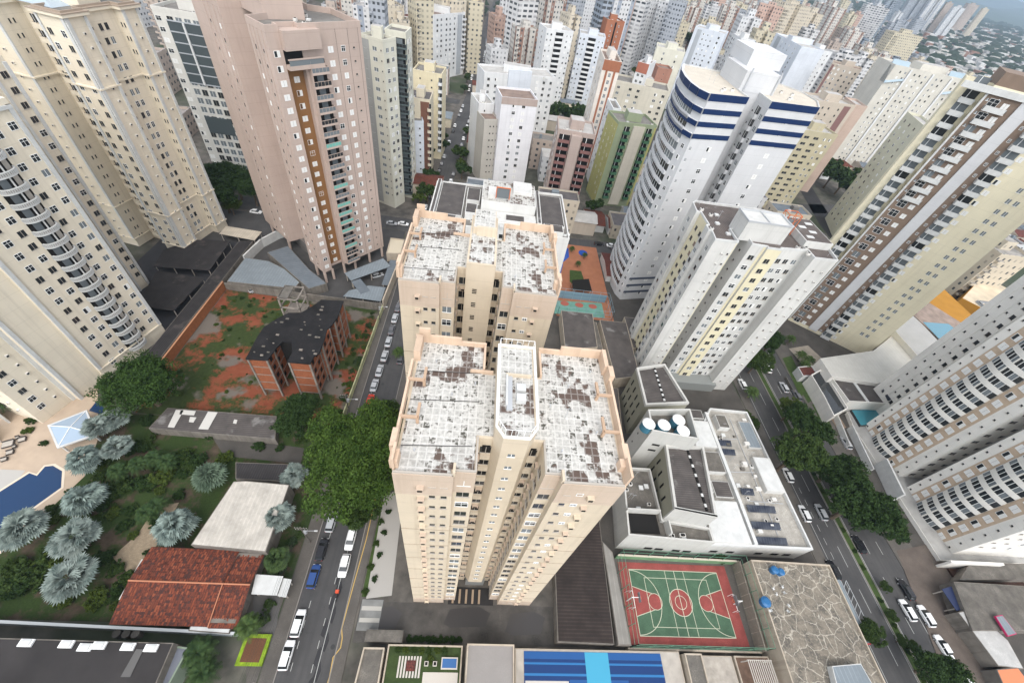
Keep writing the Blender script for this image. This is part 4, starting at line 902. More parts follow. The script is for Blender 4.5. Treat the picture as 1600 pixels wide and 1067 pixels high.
slab('gatehouse', 'small cream gatehouse with a flat roof at the street corner', 'gatehouse', [(-33.5, 124), (-28.4, 125), (-28.8, 134), (-34, 134)], 3.2, CREAMW, plain('cream_roof', (.55, .48, .36)), par=.4)
canopy('narrow grey metal roof inside the tall cream wall', [(-31.5, 107), (-28.6, 107), (-28.6, 121), (-31.5, 121)], 3.0, CORR2)

# ---- unfinished brick building
BRICK = mat('hollow_brick', (.30, .10, .045), .9, .2, .9, fine=.35); BCON = mat('raw_concrete', (.24, .21, .18), .9, .3, .5, .5); TARR = mat('tarred_roof', (.017, .016, .017), .8, .8, .3, fine=.5)
t = thing('unfinished_building', 'unfinished orange brick building with bare concrete columns and a black roof', 'building', (-41, 72, 0))
def UB(x0, x1, y0, y1, z0=2.6, z1=14.4):
    b = MB(); b.box(x0, x1, y0, y1, z0, z1, BRICK); o = b.build('brick_wall', t)
    b = MB()
    for z in (z0 - .15, z0 + 3, z0 + 6, z0 + 9): b.box(x0 - .06, x1 + .06, y0 - .06, y1 + .06, z, z + .22, BCON)
    nx = max(1, round((x1 - x0) / 4.2)); ny = max(1, round((y1 - y0) / 4.2)); b.build('floor_slabs', t)
    b = MB()
    for i in range(nx + 1):
        for j in range(ny + 1):
            if 0 < i < nx and 0 < j < ny: continue
            x, y = x0 + (x1 - x0) * i / nx, y0 + (y1 - y0) * j / ny; b.box(x - .2, x + .2, y - .2, y + .2, 0, z1, BCON)
    b.build('columns', t)
    for j in range(int((y1 - y0) / 2.6)):
        for f in range(4):
            b = MB(); yy = y0 + 1.0 + j * 2.6; b.box(x1 - .1, x1 + .03, yy, yy + 1.1, z0 + .9 + f * 3, z0 + 2.3 + f * 3, M['dk']); b.build('window_opening', t)
UB(-10.6, -6.3, -9.9, -3); UB(-1.4, 3.4, -9.8, -3.8); UB(0, 4.3, -3.6, 2.2); UB(.2, 4.8, 5, 12.6)
b = MB(); b.prism([(-10.9, -10.2), (-6.1, -10), (-5.6, -6), (-4.9, -3.8), (-2.8, -3.9), (-1.6, -7), (-1.6, -10), (3.6, -10), (3.7, -7.6), (4.6, -6.6), (4.4, -1.5), (4.0, 1.6), (4.6, 3.0), (4.9, 4.4), (5.3, 6.2), (5.1, 9.9), (5.0, 12.9), (1.4, 12.6), (-.8, 12.4), (-2.4, 9.2), (-4.2, 6.7), (-7.2, 6.2), (-9.2, 3.6), (-11, .4), (-11.2, -3)], 14.4, 14.75, TARR, bottom=True); b.build('roof', t)
b = MB(); b.box(-5.9, -.1, -3.9, 6.2, .0, 14.3, M['dk']); b.build('painted_shade_block', t)  # solid black block, shade of the open interior put into its colour
b = MB()
for x, y in ((-9, 7), (-4.5, 7), (-9, 12), (-4.5, 12)): b.box(x - .2, x + .2, y - .2, y + .2, 0, 19, BCON)
for z in (12.5, 15.6, 18.6): b.box(-9.3, -4.2, 6.8, 7.1, z, z + .35, BCON); b.box(-9.3, -4.2, 11.9, 12.2, z, z + .35, BCON); b.box(-9.3, -9, 6.8, 12.2, z, z + .35, BCON); b.box(-4.5, -4.2, 6.8, 12.2, z, z + .35, BCON)
b.box(-9.2, -4.3, 6.9, 12.1, 12.5, 12.7, BCON); b.box(-9.2, -6.8, 6.9, 12.1, 18.7, 18.95, MOSS); b.build('stair_frame', t)
for k in range(26):
    x, y = R_.choice([(R_.uniform(-10, -6.5), R_.uniform(-9, 4)), (R_.uniform(-1, 4), R_.uniform(-9, 12)), (R_.uniform(-4, 4), R_.uniform(-3, 6))]); q = R_.uniform(.12, .45); b = MB(); b.box(x - q, x + q, y - q*.6, y + q*.6, 14.75, 14.78 + R_.uniform(.03, .3), R_.choice([BCON, MOSS, MOSS])); b.build('roof_rubble', t)

# ---- shed, garden house, roofs lower left
slab('shed', 'long dark fibre-cement shed with pale replacement sheets, below the vacant lot', 'shed', AT([(262, 637), (432, 650), (430, 686), (232, 669)], 2.6), 2.6, OLDW, DROOF)
PS = plain('new_sheet', (.52, .50, .46))
for q in ([(275, 640), (287, 641), (272, 668), (262, 667)], [(283, 640), (306, 642), (303, 649), (280, 647)], [(325, 643), (340, 644), (325, 671), (310, 670)], [(297, 651), (307, 652), (302, 660), (295, 659)], [(366, 655), (371, 656), (369, 662), (364, 661)]):
    P4 = ccw(AT(q, 2.75)); b = MB(); b.prism(P4, 2.72, 2.76, PS); tag(b.build('roof_sheet'), 'pale replacement sheet lying on the long dark shed roof', 'roof sheet', 'pale sheets on the long dark shed')
slab('warehouse', 'low building with a big stained off-white metal roof beside the clay tiled roof', 'building', AT([(365, 752), (385, 751), (452, 757), (415, 862), (298, 851)], 5), 5, OLDW, stripes('offwhite_sheets', (.50, .46, .40), (.56, .52, .46), .8, 0, .3, var=.3))
slab('shed', 'narrow black roof behind the off-white metal roof', 'shed', AT([(368, 722), (450, 725), (446, 752), (368, 748)], 3), 3, OLDW, BLK)
# clay tiled house: two slopes
t = thing('house', 'house with a large worn orange clay tile roof', 'house', (-46, 18, 0))
b = MB(); b.box(-9.6, 9.8, -5.6, 5.6, 0, 3.4, OLDW); b.build('wall', t)
b = MB(); b.face([(-10.2, -6.2, 3.3), (5.6, -6.2, 3.3), (5.6, .1, 4.6), (-10.2, .1, 4.6)], TILE); b.face([(-10.2, .1, 4.6), (5.6, .1, 4.6), (5.6, 6, 3.5), (-10.2, 6, 3.5)], TILE); b.build('main_roof', t)
b = MB(); b.face([(5.6, -6.4, 3.1), (10.3, -6.4, 3.1), (10.3, .1, 4.4), (5.6, .1, 4.4)], TILE); b.face([(5.6, .1, 4.4), (10.3, .1, 4.4), (10.3, 5.4, 3.3), (5.6, 5.4, 3.3)], TILE); b.build('side_roof', t)
def tile_courses(x0, x1, y0, y1, z0, z1, nm):
    "the roof's loose clay tiles: every tile a slightly tilted, slipped sheet"
    b = MB(); ny = int(abs(y1 - y0) / .42); nx = int((x1 - x0) / .4); tm = [plain('tile_a', (.185, .046, .022), .9), plain('tile_b', (.13, .035, .019), .9), plain('tile_c', (.225, .062, .03), .9), plain('tile_d', (.06, .025, .02), .9)]
    for j in range(ny):
        for i in range(nx):
            if R_.random() < .3: continue
            ya, yb = y0 + (y1 - y0) * j / ny, y0 + (y1 - y0) * (j + 1.25) / ny; za, zb = z0 + (z1 - z0) * j / ny, z0 + (z1 - z0) * (j + 1.1) / ny; xa = x0 + (x1 - x0) * i / nx; xb = xa + .3; q = R_.uniform(.03, .10); s_ = R_.uniform(-.05, .05)
            pts = [(xa + s_, ya, za + q), (xb + s_, ya, za + q + R_.uniform(-.02, .03)), (xb + s_, yb, zb + .03), (xa + s_, yb, zb + .03)]
            b.face(pts if y1 > y0 else pts[::-1], R_.choice(tm + tm[:2]) if R_.random() < .93 else tm[3])
    b.build(nm, t)
tile_courses(-10.1, 5.4, -6.1, .05, 3.32, 4.6, 'tile_courses'); tile_courses(-10.1, 5.4, 5.9, .15, 3.52, 4.6, 'tile_courses'); tile_courses(5.7, 10.2, -6.3, .05, 3.12, 4.4, 'tile_courses'); tile_courses(5.7, 10.2, 5.3, .15, 3.32, 4.4, 'tile_courses')
b = MB(); b.tube((-10.2, .1, 4.66), (10.3, .1, 4.62), .14, .14, plain('ridge_tile', (.42, .17, .09))); b.tube((5.6, -6.3, 3.3), (5.6, .1, 4.66), .1, .1, plain('ridge_tile', (.42, .17, .09))); b.build('ridge', t)
for k in range(3): b = MB(); b.cyl(-9.3 + k * 1.5, -7.2, 0, 1.6, .62, MOSS); tag(b.build('water_tank', None, loc=(-46, 18, 0)), ['grey round water tank leftmost beside the clay roof', 'grey round water tank in the middle of three beside the clay roof', 'grey round water tank rightmost of three beside the clay roof'][k], 'tank', 'grey tanks beside the clay roof')
b = MB(); b.box(-11.2, -10.3, -2.5, 4, 2.6, 2.75, PS); b.build('side_gutter', t)
canopy('white fabric garage canopy between the clay roof and the street', AT([(400, 897), (443, 900), (433, 930), (393, 928)], 3), 3, M['white'], name='canopy', cat='canopy')
canopy('small white canopy at the street end of the garage', AT([(443, 903), (456, 905), (447, 933), (434, 931)], 2.6), 2.6, M['white'], name='canopy', cat='canopy')
slab('eaves_roof', 'white strip of roof in front of the clay tiles', 'roof', AT([(298, 976), (361, 980), (358, 990), (294, 985)], 3), 3, OLDW, M['white'])
wall_run('long blue-grey wall above the big dark roof', AT([(-40, 972), (385, 993)], 0), 2.6, .35, mat('bluegrey_wall', (.30, .33, .34), .85, .2, .4, .5), cap=plain('pale_cap', (.5, .52, .52)))
slab('warehouse', 'big dark roof with a row of small white skylights, lower left', 'building', [(-100, -12), (-42.6, -12), (-43.4, 9.2), (-100, 9.6)], 6, OLDW, mat('dark_flat_roof', (.035, .031, .03), .8, .3, .15))
for px_, py_ in ((42, 1004), (105, 1006), (134, 1011), (156, 1008), (201, 1010), (237, 1012)):
    x, y = at(px_, py_, 6.2); b = MB(); b.prism([(-.95, -.5), (.95, -.5), (.95, .5), (-.95, .5)], 0, .35, M['frame']); b.box(-.7, .7, -.35, .35, .35, .5, M['white'])
    tag(b.build('skylight', None, loc=(x, y, 6.15)), 'small white dome skylight on the big dark roof', 'skylight', 'white skylights on the big dark roof')
b = MB(); P4 = ccw(AT([(213, 1013), (224, 1014), (203, 1057), (188, 1057)], 6.2)); b.face([(x, y, 6.17) for x, y in P4], plain('vent_sheet', (.10, .095, .09))); tag(b.build('roof_sheet'), 'grey ribbed sheet let into the big dark roof', 'roof sheet')
slab('patio_roof', 'small blue-grey flat roof with a green edge beside the big dark roof', 'roof', AT([(268, 1008), (296, 1012), (262, 1075), (232, 1075)], 4), 4, mat('green_edge', (.22, .27, .2), .8), mat('slate_flat', (.17, .18, .21), .8), par=.3)
b = MB(); b.box(-2, 2.4, -1.5, 3, 0, .5, mat('lime_hedge', (.22, .33, .02), .9, .4, 1.5)); b.box(-1.4, 1.8, -1, 2.4, .5, .52, BAREW); tag(b.build('flower_bed', None, loc=(-32.8, 8.3, 0)), 'lime green hedge ring round a bed by the left kerb', 'flower bed')

# ---- pool garden, far left
DECK = mat('sand_deck', (.46, .36, .27), .85, .1, .4); WATER = plain('pool_water', (.0, .028, .095), .08, .6); WATER2 = plain('pool_water_light', (.09, .24, .31), .1, .6)
sheet('pool_deck', [(-112, 20), (-86, 20), (-81.5, 28), (-79, 38), (-82, 47), (-90.5, 60), (-97, 57), (-112, 60)], .06, DECK)
pp = AT([(0, 865), (45, 800), (98, 762), (100, 735), (85, 726), (70, 728), (58, 742), (46, 738), (-60, 805), (-60, 900)])
sheet('pool_water', pp, .09, WATER)
ribbon('pool_rim', pp + pp[:1], -.25, .25, .11, plain('pool_rim', (.65, .56, .44)))
sheet('pool_water', AT([(139, 642), (152, 626), (165, 640), (160, 648)]), .09, WATER)
sheet('court', AT([(-30, 732), (40, 735), (0, 785), (-40, 800)]), .08, plain('grey_court', (.42, .40, .37)))
t = thing('pergola', 'small pavilion with a hipped blue-grey glass roof beside the pool deck', 'pavilion', (-85.8, 47.2, 0)); gl = plain('pavilion_glass', (.33, .41, .50), .25)
q = [(x + 85.8, y - 47.2) for x, y in ccw([(-91.0, 47.6), (-85.6, 42.6), (-80.3, 46.2), (-86.1, 52.0)])]
b = MB(); c0 = (0, 0)
for k in range(4): b.face([(*q[k], 3), (*q[(k + 1) % 4], 3), (0, 0, 3.8)], gl)
b.build('glass_roof', t); b = MB(); ring(b, q, .25, 2.8, 3.1, M['white'], out=.1); [b.tube((*p_, 3.05), (0, 0, 3.85), .09, .09, M['frame'], 5) for p_ in q]; b.build('frame', t)
b = MB(); [b.box(x*.85 - .15, x*.85 + .15, y*.85 - .15, y*.85 + .15, 0, 2.8, M['white']) for x, y in q]; b.build('posts', t)
wall_run('low pale wall at the end of the pool deck', AT([(58, 640), (95, 620), (96, 600)]), 1.4, .3, M['curtain'])
for (px_, py_, k) in ((34, 686, 1.3), (27, 683, .7), (12, 693, 1.9), (15, 706, 1.2), (6, 717, 1.0), (22, 697, .7)):
    x, y = at(px_, py_, .5); b = MB(); c_ = plain('wicker', (.06, .05, .045)); b.box(-k/2, k/2, -k/2.4, k/2.4, .15, .45, c_); b.box(-k/2, k/2, k/2.4 - .15, k/2.4, .45, .8, c_); b.box(-k/2 + .1, k/2 - .1, -k/2.4 + .05, k/2.4 - .2, .45, .55, M['curtain'])
    for sx in (-1, 1):
        for sy in (-1, 1): b.box(sx*k/2.3 - .04, sx*k/2.3 + .04, sy*k/2.8 - .04, sy*k/2.8 + .04, 0, .15, c_)
    tag(b.build('deck_seat', None, loc=(x, y, .06), rz=.5), 'dark wicker seat on the sandy pool deck', 'seat', 'wicker seats on the pool deck')
# left tower podium pieces: white fins, glazed porch
for k, (px_, py_) in enumerate(((60, 610), (30, 640), (15, 660), (0, 690))):
    a_ = at(px_, py_); wall_run(['topmost', 'second', 'third', 'lowest'][k] + ' of the white fin walls at the foot of the curved-balcony tower', [a_, (a_[0] - 4.5, a_[1] + 2.5)], 3.5, .4, M['white'], 'white fin walls left of the pool deck')
x, y = at(10, 575, 3); b = MB(); b.box(-4, 4, -3, 3, 3.2, 3.5, plain('porch_glass', (.35, .42, .5), .3)); [b.box(sx*3.6 - .2, sx*3.6 + .2, sy*2.6 - .2, sy*2.6 + .2, 0, 3.2, M['curtain']) for sx in (-1, 1) for sy in (-1, 1)]
tag(b.build('porch', None, loc=(x - 1, y, 0), rz=.3), 'blue-grey glass porch roof at the foot of the curved-balcony tower', 'porch')
# ---- unit behind the twin towers
TCW = mat('tower_white_b', (.66, .65, .62), .8, .08, .2, .3, grime=(.4, .38, .35)); 
t = Tower('apartment_building', 'white mid-rise with two dark sheet roofs just behind the twin beige towers', 'apartment building', [(-16.5, 108), (-1.2, 108), (-1.2, 112), (17, 112), (17, 108), (27, 108), (27, 136), (-16.5, 134)], 28, TCW, CONC, par=(.7, .3))
t.roofbox(-14.5, -6.5, 113, 133, .8, TCW, 'dark_roof', DROOF); t.roofbox(18.5, 26, 114, 133, .8, TCW, 'dark_roof', DROOF); t.roofbox(-.9, 16.3, 118, 132, 4.2, TCW, 'central_block', GRID)
for x0, x1, y0, y1, h_, nm in ((-1, 16.6, 112.2, 117.6, 1.2, 'front_terrace'), (1, 7, 119.5, 125, 5.6, 'tank_house'), (9, 15, 124, 131, 5.4, 'tank_house'), (-5.5, -2, 112.5, 118, 2.6, 'service_house'), (-5.8, -1.5, 122, 130, 1.6, 'service_house'), (17, 18.2, 112, 133, 2.2, 'side_wall'), (-16, -14.8, 110, 133, 1.9, 'side_wall'), (7, 13, 112.6, 116, 1.5, 'skylight_house'), (-13, -8, 108.8, 112, 1.4, 'service_house'), (19, 25, 109, 113, 1.8, 'service_house')): t.roofbox(x0, x1, y0, y1, h_, TCW, nm, STAINW if h_ > 3 or h_ < 1.3 else DROOF)
t.col(2, 3, 3, 8, 1.2, 1.1, 'dark', 3); t.col(2, 8, 3, 8, 2.4, 1.4, 'dark', 3); t.col(2, 13, 3, 8, 1.2, 1.1, 'dark', 3); t.col(0, 4, 3, 8, 1.2, 1.1, 'dark', 3); t.col(0, 10, 3, 8, 1.2, 1.1, 'dark', 3); t.col(4, 4, 3, 8, 1.2, 1.1, 'dark', 3)
b = MB(); x, y = 5.5 - t.c[0], 119.5 - t.c[1]; om = plain('mast_orange', (.6, .16, .05))
b.box(x - 2, x + 2, y - .9, y - .7, 33.4, 36.6, M['glassg']); b.box(x - 2.2, x + 2.2, y - 1, y - .85, 36.6, 36.9, om); b.box(x - 2.2, x - 1.95, y - 1, y - .85, 33.1, 36.6, om); b.box(x + 1.95, x + 2.2, y - 1, y - .85, 33.1, 36.6, om)
b.tube((x - 2, y - .8, 36.6), (x - 2, y + 2.5, 33.2), .08, .08, om, 5); b.tube((x + 2, y - .8, 36.6), (x + 2, y + 2.5, 33.2), .08, .08, om, 5); b.build('sign_frame', t.o)
clutter(t, 12, -6, 17, 109, 117); clutter(t, 6, 17, 27, 109, 113); t.finish()

# ---- leisure deck behind: pool, terracotta deck, blue court
TERR = mat('terracotta_deck', (.34, .14, .075), .85, .15, .4)
sheet('leisure_deck', R4(29, 50, 104, 150), .06, TERR)
P_ = AT([(873, 388), (888, 388), (889, 402), (880, 410), (873, 412)]); sheet('pool_water', P_, .09, plain('pool_blue', (.015, .07, .34), .1)); sheet('pool_water', AT([(872, 410), (880, 412), (872, 445), (861, 440)]), .09, plain('pool_blue', (.015, .07, .34), .1))
c_ = at(911, 396); sheet('pool_water', [(c_[0] + 2 * math.cos(a * .52), c_[1] + 2.3 * math.sin(a * .52)) for a in range(12)], .09, plain('pool_blue', (.015, .07, .34), .1))
sheet('lawn', AT([(890, 422), (908, 424), (912, 436), (898, 448), (890, 440)]), .09, GRASS)
sheet('court', AT([(868, 470), (940, 474), (945, 497), (866, 490)]), .09, mat('teal_court', (.14, .30, .24), .8, .2, .5))
for u in (.18, .5, .8):
    cx, cy = 29.5 + 17 * u, 111; sheet('court_mark', [(cx + 1.6 * math.cos(a * .5), cy + 1.3 * math.sin(a * .5)) for a in range(13)], .1, plain('court_red', (.35, .1, .07)))
def fence(label, pts, h, m, mesh_m=None, group=None, step=3.0, rails=(1.0,)):
    t = thing('fence', label, 'fence', (*pts[0], 0), 0, group); ox, oy = pts[0]
    bp = MB(); br = MB()
    for p, q in zip(pts, pts[1:]):
        p, q = Vector(p), Vector(q); l = (q - p).length; k = max(1, round(l / step))
        for j in range(k + 1):
            c = p + (q - p) * (j / k); bp.box(c.x - ox - .05, c.x - ox + .05, c.y - oy - .05, c.y - oy + .05, 0, h, m)
        for r in list(rails) + [h - .04]: br.tube((p.x - ox, p.y - oy, r), (q.x - ox, q.y - oy, r), .045, .045, m, 4)
    bp.build('posts', t); br.build('rails', t); return t
fence('blue-grey mesh fence round the small teal court', [(29, 103.5), (48.5, 103.5), (48.5, 113.5), (29, 113.5), (29, 103.5)], 5, plain('fence_blue', (.25, .36, .42)), rails=(1.7, 3.4))
wall_run('blue-grey wall behind the small teal court', [(29, 114), (48, 114)], 3.4, .2, plain('court_wall_blue', (.17, .27, .34)))
canopy('dark square pavilion roof on the terracotta deck', AT([(894, 438), (920, 436), (925, 455), (895, 452)], 3), 3, M['dk'], name='pavilion', cat='pavilion')
gable('house', 'small dark red tiled pavilion beside the terracotta deck', 50.5, 60, 127, 142, 3, 1.4, M['white'], TILE2)
gable('house', 'orange tiled house left of the white navy-banded tower', 47, 55, 163, 176, 3.5, 1.8, M['white'], TILE); gable('house', 'orange tiled house nearest the white navy-banded tower', 57, 66, 162, 173, 3.5, 1.8, M['white'], TILE)
for k, (px_, py_, w_, l_) in enumerate(((905, 550, 11, 20), (955, 520, 7, 22), (978, 512, 8, 9))): pass
slab('shed', 'dark corrugated shed roof, left of the three behind the twin towers', 'shed', [(29.3, 84), (40, 86.5), (40.5, 102), (29.5, 102)], 4.5, CREAMW, DROOF)
slab('shed', 'dark corrugated shed roof, middle of the three behind the twin towers', 'shed', [(43.5, 74), (51.5, 76), (51.8, 99), (42.5, 99)], 4.8, CREAMW, DROOF)
slab('shed', 'dark corrugated shed roof, rightmost of the three behind the twin towers', 'shed', [(52.2, 88), (60, 89), (59, 102.5), (52, 102.5)], 4.2, CREAMW, DROOF)
slab('shed', 'dirty concrete roof between the dark sheds', 'shed', [(36.5, 70), (43, 73), (42.2, 100), (40.8, 100), (40.4, 86), (36, 84)], 2.6, CREAMW, MOSS)
slab('shed', 'long low brown roof beside the nearest tower, its far end by the grey mid-rise', 'shed', [(24, 42), (38, 46), (40.5, 69), (30, 69)], 3.2, OLDW, DROOF)

# ---- car park roof, retaining strip, sports court, patio
slab('car_shed', 'long dark brown corrugated roof between the nearest tower and the sports court', 'shed', [(21.6, 10.8), (32.6, 10.6), (33.1, 33), (36, 38), (24, 38), (22, 24)], 3, OLDW, stripes('very_dark_ribs', (.030, .022, .019), (.052, .038, .032), .62, 1, .35, var=.35))
slab('retaining_roof', 'pale grey strip roof along the left side of the sports court', 'roof', [(33.3, 10.5), (35.9, 10.5), (35.0, 26.8), (33.0, 29)], 3.2, OLDW, stripes('pale_ribs', (.24, .225, .20), (.31, .29, .265), .9, 0, .15))
sheet('court_base', R4(36, 64, 11, 26.4), .06, PAVE)
t = thing('sports_court', 'red and green multi-sport court with white lines inside a tall fence', 'sports court', (49.6, 18.6, .1))
CR_, CG_ = mat('court_red_paint', (.30, .072, .062), .85, .35, .5, fine=.25), mat('court_green_paint', (.075, .14, .085), .85, .3, .5, fine=.25); LW = plain('court_line', (.52, .53, .40), .8)
b = MB(); b.box(-12.6, 12.6, -7.6, 7.2, -.1, .02, CR_); b.build('red_surface', t)
b = MB(); b.box(-10.4, 10.2, -6.2, 5.8, .02, .04, CG_); b.build('green_surface', t)
def arc(b, cx, cy, r, a0, a1, w, z, m, n=26):
    for i in range(n):
        A_, B_ = a0 + (a1 - a0) * i / n, a0 + (a1 - a0) * (i + 1) / n
        b.face([(cx + math.cos(A_) * (r - w), cy + math.sin(A_) * (r - w), z), (cx + math.cos(A_) * r, cy + math.sin(A_) * r, z), (cx + math.cos(B_) * r, cy + math.sin(B_) * r, z), (cx + math.cos(B_) * (r - w), cy + math.sin(B_) * (r - w), z)], m)
def disc(b, cx, cy, r, z, m): b.face([(cx + math.cos(a * .26) * r, cy + math.sin(a * .26) * r, z) for a in range(24)], m)
b = MB(); disc(b, 0, -.2, 2.5, .046, CR_)
for s_ in (-1, 1):
    e = 10.3 * s_; b.face([(e, -2.9, .046), (e, 2.5, .046), (e - 4.4 * s_, 1.2, .046), (e - 4.4 * s_, -1.6, .046)][::-s_], CR_); disc(b, e - 4.6 * s_, -.2, 1.5, .047, CR_)
b.build('red_keys', t)
b = MB(); z = .052; P2 = math.pi
for x0, x1, y0, y1 in ((-10.4, 10.2, -6.25, -6.13), (-10.4, 10.2, 5.73, 5.85), (-10.4, -10.28, -6.2, 5.8), (10.1, 10.22, -6.2, 5.8), (-.06, .06, -6.2, 5.8), (-2.2, -2.1, -6.2, 5.8), (2.1, 2.2, -6.2, 5.8), (-7.2, 7.2, 4.2, 4.3), (-7.2, 7.2, -4.7, -4.6), (-7.25, -7.15, -4.7, 4.3), (7.15, 7.25, -4.7, 4.3)):
    b.face([(x0, y0, z), (x1, y0, z), (x1, y1, z), (x0, y1, z)], LW)
arc(b, 0, -.2, 2.55, 0, 2 * P2, .12, .054, LW); arc(b, 0, -.2, 1.3, 0, 2 * P2, .1, .054, LW); arc(b, -10.3, -.2, 5.9, -P2/2, P2/2, .12, .054, LW); arc(b, 10.1, -.2, 5.9, P2/2, 3*P2/2, .12, .054, LW)
for s_ in (-1, 1):
    arc(b, 10.3 * s_ - 4.6 * s_, -.2, 1.55, 0, 2 * P2, .1, .056, LW)
    for ya, yb in ((-2.9, -1.6), (2.5, 1.2)):
        e = 10.25 * s_; b.face([(e, ya - .05, .056), (e, ya + .07, .056), (e - 4.4 * s_, yb + .07, .056), (e - 4.4 * s_, yb - .05, .056)][::(1 if s_ < 0 else -1)], LW)
b.build('court_lines', t)
for s_, lb in ((-1, 'left'), (1, 'right')):
    g = thing('basketball_hoop', 'basketball hoop and goal frame at the %s end of the red and green court' % lb, 'hoop', (49.6 + 11.2 * s_, 18.4, .12)); b = MB(); fm = M['frame']
    b.tube((.8*s_, 0, 0), (.8*s_, 0, 3.4), .1, .1, fm, 6); b.tube((.8*s_, 0, 3.3), (-.6*s_, 0, 3.4), .07, .07, fm, 6); b.build('post', g)
    b = MB(); b.box(-.65*s_ - .04, -.65*s_ + .04, -.9, .9, 2.9, 4.0, M['glassg']); b.build('backboard', g); b = MB(); arc(b, -1.0*s_, 0, .28, 0, 6.283, .06, 3.05, plain('mast_orange', (.6, .16, .05)), 12); b.build('rim', g)
    b = MB()
    for ya in (-1.5, 1.5): b.tube((0, ya, 0), (0, ya, 2), .05, .05, fm, 5); b.tube((0, ya, 2), (.9*s_, ya, 1.2), .03, .03, fm, 4); b.tube((.9*s_, ya, 0), (.9*s_, ya, 1.2), .03, .03, fm, 4)
    b.tube((0, -1.5, 2), (0, 1.5, 2), .05, .05, fm, 5); b.build('goal_frame', g)
GF = plain('fence_green', (.12, .26, .17))
wall_run('green-painted wall at the far side of the sports court', [(36.6, 26.6), (64.6, 26.4)], 2.2, .3, mat('court_wall_green', (.16, .28, .15), .8, .15, .5, .3), cap=plain('pale_cap2', (.5, .45, .36)))
wall_run('beige panelled wall at the right of the sports court', [(64.4, 26), (63.4, 10.2)], 3.2, .3, stripes('beige_panels', (.25, .22, .18), (.48, .42, .34), 2.2, 1, .05, var=.15))
wall_run('low beige wall at the near side of the sports court', [(35.9, 10.2), (63.4, 10)], 1.6, .3, CREAMW)
fence('tall green mesh fence round the sports court', [(36.3, 10.4), (36.5, 26.7), (64.4, 26.5), (63.6, 10.2), (36.3, 10.4)], 6.0, GF, rails=(2.0, 4.0), step=3.4)
def crazy():
    m, nt, b, v = base('crazy_paving', .85)
    vo = _n(nt, 'ShaderNodeTexVoronoi', feature='DISTANCE_TO_EDGE'); vo.inputs['Scale'].default_value = .44
    w = _n(nt, 'ShaderNodeTexNoise'); w.inputs['Scale'].default_value = .9; nt.links.new(v, w.inputs['Vector'])
    vm = _n(nt, 'ShaderNodeVectorMath', operation='ADD'); nt.links.new(v, vm.inputs[0])
    s2 = _n(nt, 'ShaderNodeVectorMath', operation='SCALE'); s2.inputs['Scale'].default_value = .8; nt.links.new(w.outputs['Color'], s2.inputs[0]); nt.links.new(s2.outputs[0], vm.inputs[1]); nt.links.new(vm.outputs[0], vo.inputs['Vector'])
    e = _math(nt, 'MULTIPLY', _ramp(nt, vo.outputs['Distance'], .035, .015), _ramp(nt, _noise(nt, v, .9, 4), .3, .5))
    o = _mix(nt, _ramp(nt, _noise(nt, v, .6, 5), .35, .65), (.22, .19, .15), (.10, .09, .076)); o = _mix(nt, _ramp(nt, _noise(nt, v, 2.5, 5, .7), .5, .7), o, (.30, .26, .20)); o = _mix(nt, _math(nt, 'MULTIPLY', e, .75), o, (.46, .42, .35)); nt.links.new(o, b.inputs['Base Color']); return m
slab('patio', 'roof terrace of irregular stone paving beside the avenue', 'terrace', [(64.9, 25.6), (83.4, 25.3), (83.2, 0), (64, 0)], 6.0, CREAMW, crazy(), par=.5)
BT = plain('blue_plastic', (.02, .12, .28), .4)
for k, (px_, py_, r) in enumerate(((1210, 890, .8), (1220, 893, .75), (1196, 940, 1.0))):
    x, y = at(px_, py_, 7); b = MB(); b.cyl(0, 0, 0, 1.1, r * .9, BT, 14, r1=r); b.cyl(0, 0, 1.1, 1.35, r * 1.02, BT, 14, r1=r * .6)
    tag(b.build('water_tank', None, loc=(x, y, 6.16)), ['blue plastic water tank, left of the pair at the top of the stone terrace', 'blue plastic water tank, right of the pair at the top of the stone terrace', 'single blue plastic tank at the left side of the stone terrace'][k], 'tank')
for k in range(7):
    x, y = at(1215 + R_.uniform(-25, 30), 925 + R_.uniform(-12, 45), 6.2); b = MB(); b.box(-.22, .22, -.22, .22, .38, .44, M['white']); b.box(-.22, .22, .17, .23, .44, .85, M['white'])
    for sx in (-.19, .19):
        for sy in (-.19, .19): b.box(sx - .03, sx + .03, sy - .03, sy + .03, 0, .38, M['white'])
    tag(b.build('plastic_chair', None, loc=(x, y, 6.15), rz=R_.uniform(0, 6)), 'white plastic chair on the stone roof terrace', 'chair', 'white chairs scattered on the stone terrace')
slab('roof_house', 'pale blue-grey ribbed roof at the bottom of the stone terrace', 'roof', AT([(1300, 1040), (1345, 1036), (1370, 1080), (1310, 1080)], 7.5), 7.5, M['white'], CORR, z0=6.1)
t = canopy('white awning with a red edge over the avenue pavement', [(83.6, 11.6), (86.3, 11.6), (86.4, 23), (83.6, 23)], 4.0, CORR, name='awning', cat='awning'); b = MB(); b.box(-1.4, 1.4, -5.9, -5.7, 3.2, 4.1, plain('awning_red', (.35, .02, .03))); b.build('red_fascia', t)
b = MB(); [b.tube((1.5, -5.6 + k * 1.4, 4.15), (2.9, -5.6 + (k + 1) * 1.4, 4.15), .05, .05, M['metal'], 4) or b.tube((2.9, -5.6 + k * 1.4, 4.15), (1.5, -5.6 + (k + 1) * 1.4, 4.15), .05, .05, M['metal'], 4) for k in range(8)]; b.tube((1.5, -5.6, 4.15), (1.5, 5.6, 4.15), .06, .06, M['metal'], 4); b.tube((2.9, -5.6, 4.15), (2.9, 5.6, 4.15), .06, .06, M['metal'], 4); b.build('truss', t)

